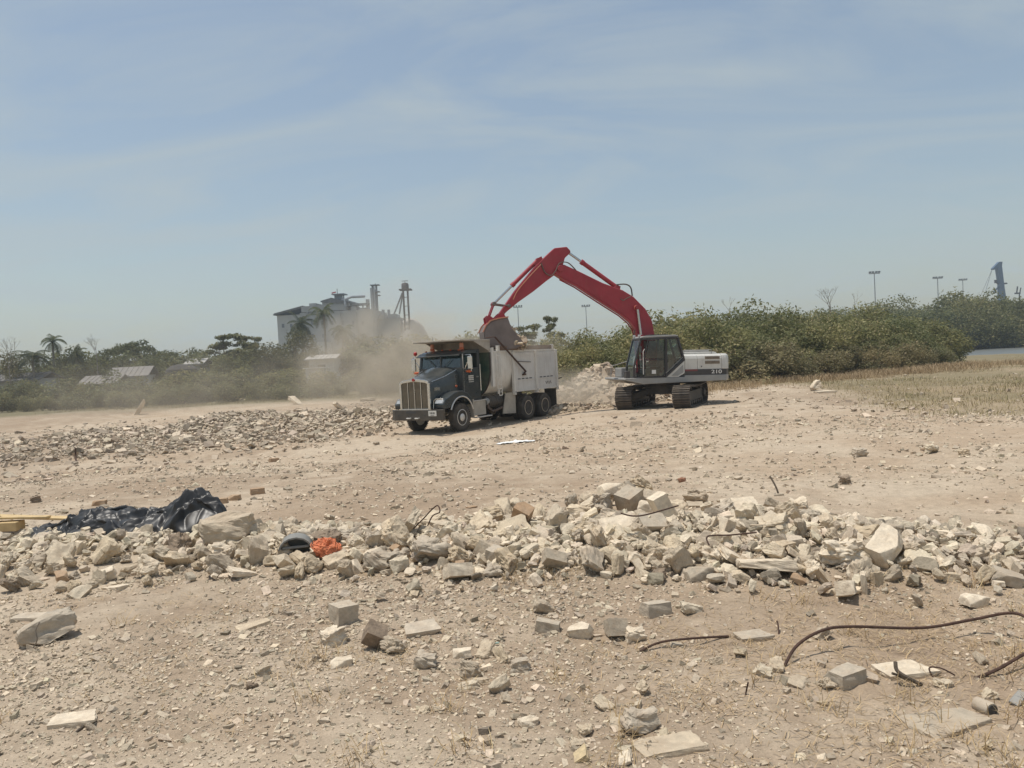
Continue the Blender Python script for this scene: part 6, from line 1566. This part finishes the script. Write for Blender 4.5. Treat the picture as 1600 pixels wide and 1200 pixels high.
for x_ in (553, 598, 607): MB().tube([(fx(x_), 8, fz(x_, 500)), (fx(x_), 8, fz(x_, 482))], 0.5, 8).build('vent_stack', 'galvanised', fac, smooth=True)
lowb = fbox('low_wing', 560, 628, 497, 600, 4, 22, 'concrete_wall')
fbox('white_annex', 488, 530, 536, 600, -14, -6, 'pale_wall')
b = MB(); b.bb(fx(548), fx(578), 4, 7, fz(563, 476), fz(563, 473)); b.bb(fx(548), fx(578), 4, 7, fz(563, 482), fz(563, 480.5))
for x in (558, 568): b.bb(fx(x), fx(x + 1), 5, 6, fz(x, 490), fz(x, 476))
b.build('conveyor_bridge', 'tower_steel', fac)
for x, yt, wd in ((573, 466, 5), (581, 448, 3), (586, 446, 2.2)): fbox('silo_leg', x, x + wd, yt, 600, 6, 6 + wd * k, 'galvanised')
# elevator tower
et = empty('elevator_tower', (p0.x + fx(583), FY + 12, p0.z)); tag(et, 'slim steel elevator tower with platforms rising right of the mill', 'tower')
b = MB(); X = lambda px: fx(px) - fx(583)
for x in (580.5, 586.5): b.bar((X(x), 0, -2), (X(x), 0, fz(583, 441)), 0.4, 0.4)
for x in (580.5, 586.5): b.bar((X(x), 1.6, -2), (X(x), 1.6, fz(583, 441)), 0.4, 0.4)
for q in range(14): zz = 2 + q * 2.3; b.bar((X(580.5), 0, zz), (X(586.5), 0, zz + 2.2), 0.16, 0.16); b.bar((X(586.5), 0, zz), (X(580.5), 0, zz), 0.16, 0.16)
b.build('lattice', 'tower_steel', et)
for y_ in (441, 452, 458): MB().bb(X(577.5), X(592), -0.8, 2.4, fz(583, y_), fz(583, y_ - 1.2)).build('platform', 'tower_steel', et)
MB().bb(X(581), X(587), 0.1, 1.5, fz(583, 458), fz(583, 449)).build('tower_head', 'tower_dark', et)
MB().tube([(X(583.5), 0.8, -2), (X(583.5), 0.8, fz(583, 450))], 0.65, 10).build('elevator_duct', 'galvanised', et, smooth=True)
# dark tank tower
tt = empty('tank_tower', (p0.x + fx(638), FY + 4, p0.z)); tag(tt, 'dark tank on tall legs with a slanting chute, standing alone right of the mill', 'tower')
X2 = lambda px: fx(px) - fx(638); zt = lambda py: fz(638, py)
b = MB()
for x in (635.5, 642.5):
    for yy in (-0.9, 0.9): b.bar((X2(x), yy, -3), (X2(x), yy, zt(452)), 0.38, 0.38)
for q in range(9): b.bar((X2(635.5), -0.9, 4 + q * 3), (X2(642.5), -0.9, 4 + q * 3), 0.2, 0.2)
b.build('legs', 'tower_dark', tt)
MB().bb(X2(630), X2(649), -2, 2, zt(452.5), zt(450.5)).build('platform', 'tower_dark', tt)
MB().lathe([(0, 0), (1.25, 0), (1.25, 1.6), (0.9, 2.1), (0, 2.2)], (X2(639), 0, zt(450.5)), 'z', 18).build('tank', 'tower_dark', tt, smooth=True)
MB().bb(X2(634), X2(644), -0.1, 0.1, zt(438), zt(437)).build('top_arm', 'tower_steel', tt); MB().tube([(X2(639), 0, zt(441)), (X2(639), 0, zt(437.5))], 0.1, 6).build('top_post', 'tower_steel', tt)
b = MB(); b.tube([(X2(634), 0, zt(456)), (X2(619), 0, zt(489))], 0.28, 8); b.tube([(X2(634), 0.8, zt(456)), (X2(627), 0.8, zt(489))], 0.28, 8); b.build('chute', 'tower_steel', tt, smooth=True)
# pale grain heap below it
g = MB(); g.lathe([(6.5, 0), (5.9, 3.5), (4.6, 6.5), (2.6, 8.6), (0.6, 9.5), (0, 9.6)], (0, 0, 0), 'z', 26); o = g.build('storage_dome', 'roof_pale', None, smooth=True); pt = at_y(640, 497, 268); o.location = (pt.x, 268, pt.z - 9.5); tag(o, 'pale rounded storage dome below the tank tower', 'dome')
# port crane
cr_, pc = place('harbour_crane', 1566, 470, 420.0, 'blue harbour crane column rising above the mangroves at far right', 'crane', 0); kc = 420 / FPX
cz = lambda py: (470 - py) * kc
cx = lambda px: (px - 1566) * kc
tiltx = lambda py: -math.tan(R_(3)) * 0 
MB().prism([(cx(1563) - 1.2, -12), (cx(1571) + 1.0, -12), (cx(1567.5), cz(445)), (cx(1565), cz(417)), (cx(1558.2), cz(417)), (cx(1561.5), cz(445))], -1.4, 1.4, 'y').build('column', 'crane_blue', cr_)
MB().prism([(cx(1551), cz(419.5)), (cx(1559), cz(412)), (cx(1561.5), cz(409.5)), (cx(1566.5), cz(409.5)), (cx(1565.5), cz(417)), (cx(1557), cz(421)), (cx(1552), cz(421))], -1.0, 1.0, 'y').build('head', 'crane_blue', cr_)
MB().bb(cx(1555.5), cx(1558), -0.6, 0.6, cz(442), cz(437)).build('lamp_box', 'tower_dark', cr_); MB().bar((cx(1557), 0, cz(441)), (cx(1561.5), 0, cz(444)), 0.5, 0.5).build('lamp_bracket', 'tower_dark', cr_)
MB().bb(cx(1567), cx(1573), -1, 1, cz(444.5), cz(442.3)).build('platform', 'tower_dark', cr_)
MB().bar((cx(1561), 0, cz(448)), (cx(1552.5), 0, cz(456)), 0.6, 0.6).build('brace', 'crane_blue', cr_)
b = MB()
for o_ in (0, 4.5): b.tube([(cx(1552), 0, cz(420)), (cx(1536.5 + o_), 0, cz(452)), (cx(1533 + o_), 0, cz(460))], 0.10, 5)
b.build('cable', 'tower_steel', cr_)
# lamp masts
def mast(px, top, foot, Y, label, w=1.0):
    p = at_y(px, foot, Y); zt_ = at_y(px, top, Y).z; g0 = -1.0; r = empty('lamp_mast', (p.x, Y, g0)); H = zt_ - g0
    tag(r, label, 'lamp mast', 'lamp masts on the horizon')
    MB().tube([(0, 0, 0), (0, 0, H)], [0.20 * w, 0.12 * w], 8).build('pole', 'galvanised', r, smooth=True)
    b = MB(); b.bb(-1.6 * w, 1.6 * w, -0.2, 0.2, H - 0.35, H - 0.1); b.build('cross_arm', 'galvanised', r)
    for x in (-1.35, -0.5, 0.5, 1.35): MB().box((x * w, -0.2, H + 0.18), (0.55 * w, 0.5, 0.45)).build('floodlight', 'tower_steel', r)
mast(1368, 426, 480, 230, 'tallest lamp mast, standing above the thicket right of centre')
mast(1466, 434, 468, 280, 'lamp mast left of the smallest one near the crane', 1.1)
mast(1505, 437, 462, 330, 'smallest lamp mast, nearest to the blue crane', 1.1)
mast(811, 479, 520, 250, 'lamp mast seen under the excavator arm, beside the bucket', 0.9)
mast(917, 478, 515, 270, 'lamp mast framed between excavator arm and boom', 0.9)
# small red-and-white harbour frame at the right edge
pr = at_y(1590, 462, 420); r = empty('lifting_rig', (pr.x, 420, pr.z)); tag(r, 'small dark lifting frame at the right edge beyond the mangroves', 'rig')
b = MB(); b.bb(-1.5, 1.5, -0.3, 0.3, 0.9, 1.7); b.bar((-0.4, 0, 1.7), (0.1, 0, 5.0), 0.5, 0.5); b.bar((1.3, 0, 1.7), (1.9, 0, 4.2), 0.4, 0.4); b.build('mast', 'tower_dark', r); MB().bar((0.6, 0, -14), (1.0, 0, 0.9), 0.45, 0.45).build('leg', 'tower_dark', r)
# houses among the scrub on the left
def house(px, py, Y, w, d, h, rise, wall, roof, label, rz=0.0):
    p = at_y(px, py, Y); r = empty('house', (p.x, Y, gz(p.x, Y)), rz); tag(r, label, 'house')
    H = p.z - gz(p.x, Y); wl_ = MB().bb(-w / 2, w / 2, -d / 2, d / 2, -0.5, H - rise).build('wall', wall, r)
    rf = MB().prism([(-d / 2 - 0.5, H - rise - 0.1), (0, H), (d / 2 + 0.5, H - rise - 0.1), (d / 2 + 0.5, H - rise - 0.25), (0, H - 0.15), (-d / 2 - 0.5, H - rise - 0.25)], -w / 2 - 0.5, w / 2 + 0.5, 'x').build('roof', roof, r)
    b = MB()
    for q in range(int(w / 0.7)): b.bar((-w / 2 + 0.35 + q * 0.7, -d / 2 - 0.5, H - rise - 0.08), (-w / 2 + 0.35 + q * 0.7, 0, H + 0.03), 0.06, 0.06)
    b.build('roof_ribs', roof, rf)
    for q in range(max(1, int(w / 4))):
        x = -w / 2 + (q + 0.5) * w / max(1, int(w / 4)); wn_ = MB().bb(x - 0.55, x + 0.55, -d / 2 - 0.06, -d / 2 + 0.02, (H - rise) * 0.42, (H - rise) * 0.78).build('window', 'window_dark', r)
    MB().bb(w * 0.3, w * 0.3 + 0.9, -d / 2 - 0.05, -d / 2 + 0.03, 0, 2.0).build('door', 'roof_dark', r)
house(208, 573, 108, 4.6, 4, 3.5, 1.2, 'concrete_wall', 'roof_sheet', 'long low grey house under the umbrella tree', R_(6))
house(165, 586, 104, 4.5, 4, 3.0, 1.0, 'concrete_wall', 'roof_sheet', 'low grey shed left of the long house', R_(-4))
house(310, 560, 116, 2.0, 4, 4, 0.7, 'concrete_wall', 'roof_pale', 'small house with a bright pale roof right of the dark dome', R_(4))
house(32, 583, 100, 7, 5, 3.5, 0.8, 'concrete_wall', 'roof_dark', 'grey walled building near the left edge below the palms', R_(2))
house(508, 554, 112, 3.6, 4, 4, 0.5, 'pale_wall', 'roof_pale', 'white low building at the foot of the factory palms', R_(-3))
# small white slatted kiosk by the scrub
pk = at_y(495, 597, 92); r = empty('kiosk', (pk.x, 92, gz(pk.x, 92)), R_(4)); tag(r, 'small white slatted kiosk in the scrub below the factory palms', 'kiosk'); Hk = at_y(495, 574, 92).z - gz(pk.x, 92)
MB().bb(-1.1, 1.1, -0.8, 0.8, -0.2, Hk - 0.1).build('body', 'pale_wall', r); MB().bb(-1.35, 1.35, -1.1, 1.1, Hk - 0.1, Hk).build('roof', 'white_cloth', r)
for q in range(5): MB().bb(-1.0, 1.0, -0.84, -0.8, Hk * 0.35 + q * 0.22, Hk * 0.35 + q * 0.22 + 0.1).build('slat', 'white_cloth', r)
# dark domed heap
pd = at_y(285, 598, 100); b = MB(); b.loft([[(2.15 * sc_ * math.copysign(abs(math.cos(a)) ** 0.7, math.cos(a)), 1.8 * sc_ * math.sin(a), z_) for a in [2 * math.pi * j / 22 for j in range(22)]] for z_, sc_ in ((0, 1.0), (0.9, 1.03), (1.8, 0.98), (2.3, 0.88), (2.6, 0.62), (2.72, 0.2))])
o = b.build('covered_heap', 'dark_heap', None, smooth=True); o.location = (pd.x, 100, gz(pd.x, 100)); zs = (at_y(285, 569, 100).z - gz(pd.x, 100)) / 2.72; o.scale = (1.0, 1.0, zs); tag(o, 'dark domed heap in the hazy scrub right of the long house', 'heap')
# ------------------------------------------------------------------ things lying about
# black tarpaulin in crumpled folds
def tarp():
    A = on_ground(34, 846); B = on_ground(335, 838); ax = (B - A); Lx = math.hypot(ax.x, ax.y); yaw = math.atan2(ax.y, ax.x)
    n, m_ = 250, 105; u, v = np.meshgrid(np.linspace(0, 1, n), np.linspace(0, 1, m_), indexing='ij'); rt = np.random.default_rng(14)
    wid = 0.45 + 0.50 * np.sin(np.pi * np.clip(u * 1.05, 0, 1)) ** 0.6 + 0.10 * np.sin(u * 17) + 0.25 * vnoise(u * 7, u * 0)
    ux = u * (Lx + 0.30) - 0.18; wy = (v - 0.42) * 2 * 0.60 * wid
    prof = np.interp(u, [0, 0.08, 0.20, 0.33, 0.44, 0.56, 0.66, 0.74, 0.80, 0.86, 0.92, 0.97, 1.0], [0.04, 0.09, 0.17, 0.28, 0.26, 0.20, 0.22, 0.33, 0.42, 0.42, 0.34, 0.16, 0.03])
    dome = np.clip(1 - np.abs((v - 0.55) / 0.46) ** 1.7, 0, 1)
    z = prof * dome
    for q in range(150):                                     # sharp creases thrown over each other
        uc, vc = rt.random() * Lx, rt.uniform(-0.6, 0.7); a = rt.normal(0.5, 0.7); ln = rt.uniform(0.2, 0.9); wd_ = rt.uniform(0.012, 0.05); am = rt.choice((-1, 1, 1)) * rt.uniform(0.012, 0.055)
        du, dv = ux - uc, wy - vc + 0.10 * vnoise(ux * 4 + q, wy * 4); dp = du * math.cos(a) + dv * math.sin(a); dn = -du * math.sin(a) + dv * math.cos(a)
        z = z + am * np.exp(-np.abs(dn) / wd_) * np.exp(-(dp / ln) ** 2) * np.clip(dome * 1.6 + 0.25, 0, 1)
    z = z + 0.05 * fbm(ux * 4, wy * 4, 3) * dome
    edge = np.clip(np.minimum(np.minimum(v, 1 - v) / 0.10, np.minimum(u, 1 - u) / 0.04), 0.0, 1)
    z = z * edge
    x_, y_ = ux + 0.10 * vnoise(u * 9, v * 6 + 5) + 0.05 * vnoise(u * 25, v * 14), wy + 0.16 * vnoise(u * 9 + 4, v * 7) + 0.06 * vnoise(u * 26 + 4, v * 17)
    X = A.x + x_ * math.cos(yaw) - y_ * math.sin(yaw); Y = A.y + 0.30 + x_ * math.sin(yaw) + y_ * math.cos(yaw)
    Z = gh(X, Y, False) + np.maximum(z, 0.0) + 0.035
    V = np.stack([X, Y, Z], -1).reshape(-1, 3); i, j = np.meshgrid(np.arange(n - 1), np.arange(m_ - 1), indexing='ij')
    Fq = np.stack([i * m_ + j, (i + 1) * m_ + j, (i + 1) * m_ + j + 1, i * m_ + j + 1], -1).reshape(-1, 4)
    o = np_mesh('tarpaulin', V, Fq, 'tarp', smooth=True); s = o.modifiers.new('thickness', 'SOLIDIFY'); s.thickness = 0.006
    tag(o, 'crumpled black plastic tarpaulin lying on the rubble at left', 'tarpaulin')
tarp()
# yellow timber under the left end of the tarpaulin
p = on_ground(28, 836); r = empty('timber_crate', (p.x, p.y + 0.15, p.z + 0.02), R_(-4)); tag(r, 'yellow wooden boards poking out at the left edge beside the tarpaulin', 'timber')
MB().box((-0.55, 0, 0.09), (1.0, 0.20, 0.13)).build('beam', 'yellow_wood', r, bevel=0.01)
MB().box((0.05, 0.16, 0.17), (1.3, 0.17, 0.03), (0, 0.05, -0.06)).build('board', 'yellow_wood', r, bevel=0.004); MB().box((-0.2, 0.02, 0.205), (1.1, 0.12, 0.03), (0, 0.03, 0.05)).build('board', 'yellow_wood', r, bevel=0.004)
MB().box((-0.42, -0.02, 0.26), (0.10, 0.14, 0.14), (0, 0, 0.3)).build('end_block', 'yellow_wood', r, bevel=0.015)
# grey plastic half trough
p = on_ground(461, 868, 0.05); r = empty('plastic_trough', (p.x, p.y + 0.05, p.z + 0.05), R_(12)); tag(r, 'grey curved plastic piece stuck in the rubble beside the orange netting', 'plastic piece')
b = MB(); b.strip([(0.19 * math.cos(R_(a)) * 1.0, 0.165 * math.sin(R_(a))) for a in (0, 20, 40, 60, 85, 110, 130, 150, 168)], -0.10, 0.16, 0.018, 'y'); b.build('shell', 'grey_plastic', r, smooth=True)
MB().prism([(0.185 * math.cos(R_(a)), 0.155 * math.sin(R_(a)) - 0.01) for a in (0, 30, 60, 85, 110, 135, 165)] + [(-0.17, -0.05), (0.17, -0.05)], 0.10, 0.115, 'y').build('inner_wall', 'grey_plastic', r)
MB().box((0, -0.02, 0.03), (0.30, 0.10, 0.03), (-0.4, 0, 0.05)).build('lip', 'grey_plastic', r, bevel=0.008); MB().box((-0.05, -0.05, -0.06), (0.24, 0.10, 0.09)).build('dark_foot', 'letter_dark', r, bevel=0.01)
# orange netting bundle: strands wound in loops over a lump
p = on_ground(510, 872, 0.06); r = empty('netting', (p.x, p.y + 0.08, p.z + 0.06), 0.3); tag(r, 'bundle of orange plastic netting on the rubble', 'netting'); r.scale = (0.92, 0.9, 0.84)
rgn = random.Random(4)
b = MB(); kn = lambda a, t: 0.86 + 0.62 * float(vnoise(2.2 * math.cos(a) + 5, 2.2 * math.sin(a) + 2.4 * t)) + 0.25 * float(vnoise(7 * math.cos(a) + 5, 7 * math.sin(a) + 6 * t))
lump = [[(0.19 * kn(a, t) * math.sin(t) * math.cos(a), 0.14 * kn(a, t) * math.sin(t) * math.sin(a), 0.03 + 0.135 * kn(a, t) * math.cos(t)) for a in [2 * math.pi * j / 32 for j in range(32)]] for t in [math.pi * (i + 0.1) / 18.2 for i in range(19)]]
b.loft(lump); b.build('bundle', 'orange_net', r, smooth=True)
for q in range(30):
    eu = Euler((rgn.gauss(0.5, 0.5), rgn.gauss(0.2, 0.5), rgn.uniform(0, 6.28))); pts = []; t0 = rgn.uniform(0, 6.28); k1 = rgn.uniform(0.55, 1.0)
    for i in range(20):
        t = t0 + 4.6 * i / 19; d = Vector((math.cos(t) * k1, math.sin(t) * k1, math.sqrt(1 - k1 * k1) * 0.98)); d.rotate(eu)
        f_ = kn(math.atan2(d.y, d.x), math.acos(max(-1, min(1, d.z)))) * 1.03; pts.append((d.x * 0.19 * f_, d.y * 0.14 * f_, max(-0.05, 0.03 + d.z * 0.135 * f_)))
    MB().tube(pts, rgn.uniform(0.004, 0.009), 5).build('strand', 'orange_net', r, smooth=True)
# reinforcing bars and wires
def wire(name, pxs, r, m_, label, cat='rebar', ribs=False):
    P = []
    for px, py, lift in pxs: q = on_ground(px, py, lift); P.append(Vector((q.x, q.y, q.z)))
    P = smooth_pts(P, 8); b = MB(); b.tube(P, r, 8)
    o = b.build(name, m_, None, smooth=True); return tag(o, label, cat)
wire('rebar', [(1226, 1040, 0.01), (1246, 1008, 0.10), (1285, 985, 0.16), (1330, 979, 0.15), (1440, 981, 0.10), (1520, 968, 0.12), (1575, 958, 0.18), (1605, 966, 0.20), (1640, 1000, 0.14), (1600, 1022, 0.10), (1560, 1045, 0.05), (1525, 1060, 0.015)], 0.011, 'rust', 'long rusty reinforcing bar bent in a loop at lower right')
wire('rebar', [(1000, 1018, 0.01), (1030, 1004, 0.05), (1075, 998, 0.06), (1138, 994, 0.02)], 0.009, 'rust', 'rusty bar left of the long rebar, below the row of four blocks')
wire('wire', [(646, 826, 0.10), (660, 812, 0.20), (675, 796, 0.32), (684, 790, 0.36), (687, 800, 0.30), (676, 806, 0.26), (668, 822, 0.14)], 0.008, 'rust', 'looped rusty wire at the left end of the middle heap', 'wire')
wire('rebar', [(1108, 852, 0.16), (1106, 838, 0.22), (1140, 836, 0.20), (1182, 832, 0.19)], 0.008, 'rust', 'thin bent bar lying on top of the right half of the heap')
wire('rebar', [(970, 802, 0.36), (1000, 806, 0.33), (1060, 790, 0.34)], 0.008, 'rust', 'thin bar under the blocks crowning the middle heap')
wire('stick', [(1217, 774, 0.0), (1212, 760, 0.12), (1203, 744, 0.26)], 0.014, 'bark', 'thin leaning stick on the sand behind the heap, right of centre', 'stick')
wire('stake', [(119, 722, 0.0), (118, 712, 0.22), (118, 700, 0.5)], 0.03, 'rust', 'short rusty stake standing before the far rubble bank', 'stake')
wire('wire', [(1164, 1090, 0.0), (1166, 1080, 0.03), (1169, 1066, 0.09)], 0.005, 'rust', 'short upright wire left of the squared grey block', 'wire')
wire('wire', [(1217, 992, 0.0), (1216, 978, 0.05), (1214, 970, 0.08)], 0.006, 'rust', 'short upright bar end beside the low grey slab', 'wire')
wire('wire', [(1460, 1062, 0.0), (1452, 1044, 0.06), (1470, 1044, 0.07), (1492, 1055, 0.02)], 0.005, 'rust', 'bent wire hooked over the long pale slab', 'wire')
wire('twig', [(1440, 1070, 0.01), (1420, 1060, 0.06), (1402, 1048, 0.10), (1399, 1034, 0.15)], 0.012, 'bark', 'dark forked twig lying between the two lower right slabs', 'twig')
wire('twig', [(1425, 1066, 0.02), (1405, 1056, 0.05), (1394, 1052, 0.08)], 0.009, 'bark', 'short dark twig under the forked one', 'twig')
wire('twig', [(140, 1130, 0.0), (125, 1139, 0.02), (118, 1146, 0.0)], 0.009, 'bark', 'small dark twig at the foot of the whitish slab, lower left', 'twig')
wire('twig', [(52, 1012, 0.02), (58, 1000, 0.1), (56, 985, 0.18), (62, 972, 0.24)], 0.005, 'pale_bark', 'pale dry sprig in front of the boulder at the left edge', 'twig')
# broken concrete core (short cylinder) at lower right
p = on_ground(1548, 1118); b = MB(); b.tube([(-0.015, 0.09, 0.035), (0, 0, 0.035), (0.0, -0.012, 0.035)], [0.042, 0.044, 0.040], 18); r = empty('pipe_piece', (p.x, p.y, p.z), R_(12)); tag(r, 'short concrete pipe piece with a dark end among the straw, lower right', 'pipe')
b.build('pipe_wall', 'grey_block', r, smooth=True); MB().lathe([(0, 0), (0.033, 0), (0.033, 0.004), (0, 0.004)], (0.0, -0.017, 0.035), 'y', 16).build('pipe_mouth', 'letter_dark', r)
p = on_ground(1592, 1100); b = MB().box((0, 0, 0.03), (0.11, 0.06, 0.03), (0.3, -0.5, 0.4)); tag(b.build('plastic_scrap', 'grey_plastic', None, bevel=0.006), 'small grey scrap at the right edge beside the pipe piece', 'scrap').location = p
# white rag on the sand below the truck, green straw tube
p = on_ground(806, 692); n = 26; u, v = np.meshgrid(np.linspace(-0.55, 0.55, n), np.linspace(-0.16, 0.16, n), indexing='ij')
X, Y = p.x + u * (1 + 0.3 * vnoise(v * 9, u * 4)), p.y + v * (1.1 - abs(u)) * 1.4 + 0.05 * vnoise(u * 6, v * 3); Z = gh(X, Y) + 0.03 + 0.13 * np.abs(vnoise(u * 7 + 3, v * 9)) * (1 - np.abs(u) / 0.6)
i, j = np.meshgrid(np.arange(n - 1), np.arange(n - 1), indexing='ij'); Fq = np.stack([i * n + j, (i + 1) * n + j, (i + 1) * n + j + 1, i * n + j + 1], -1).reshape(-1, 4)
tag(np_mesh('white_rag', np.stack([X, Y, Z], -1).reshape(-1, 3), Fq, 'white_cloth', smooth=True), 'white plastic rag on the sand in front of the truck', 'rag').modifiers.new('thickness', 'SOLIDIFY').thickness = 0.008
mat('pale_green', (0.30, 0.42, 0.36), 0.4)
p = on_ground(774, 1008, 0.01); tag(MB().tube([(-0.03, 0, 0.012), (0.03, 0.01, 0.014)], 0.007, 8).build('plastic_tube', 'pale_green', None, smooth=True), 'tiny pale green plastic tube among the straw near the centre', 'tube').location = p
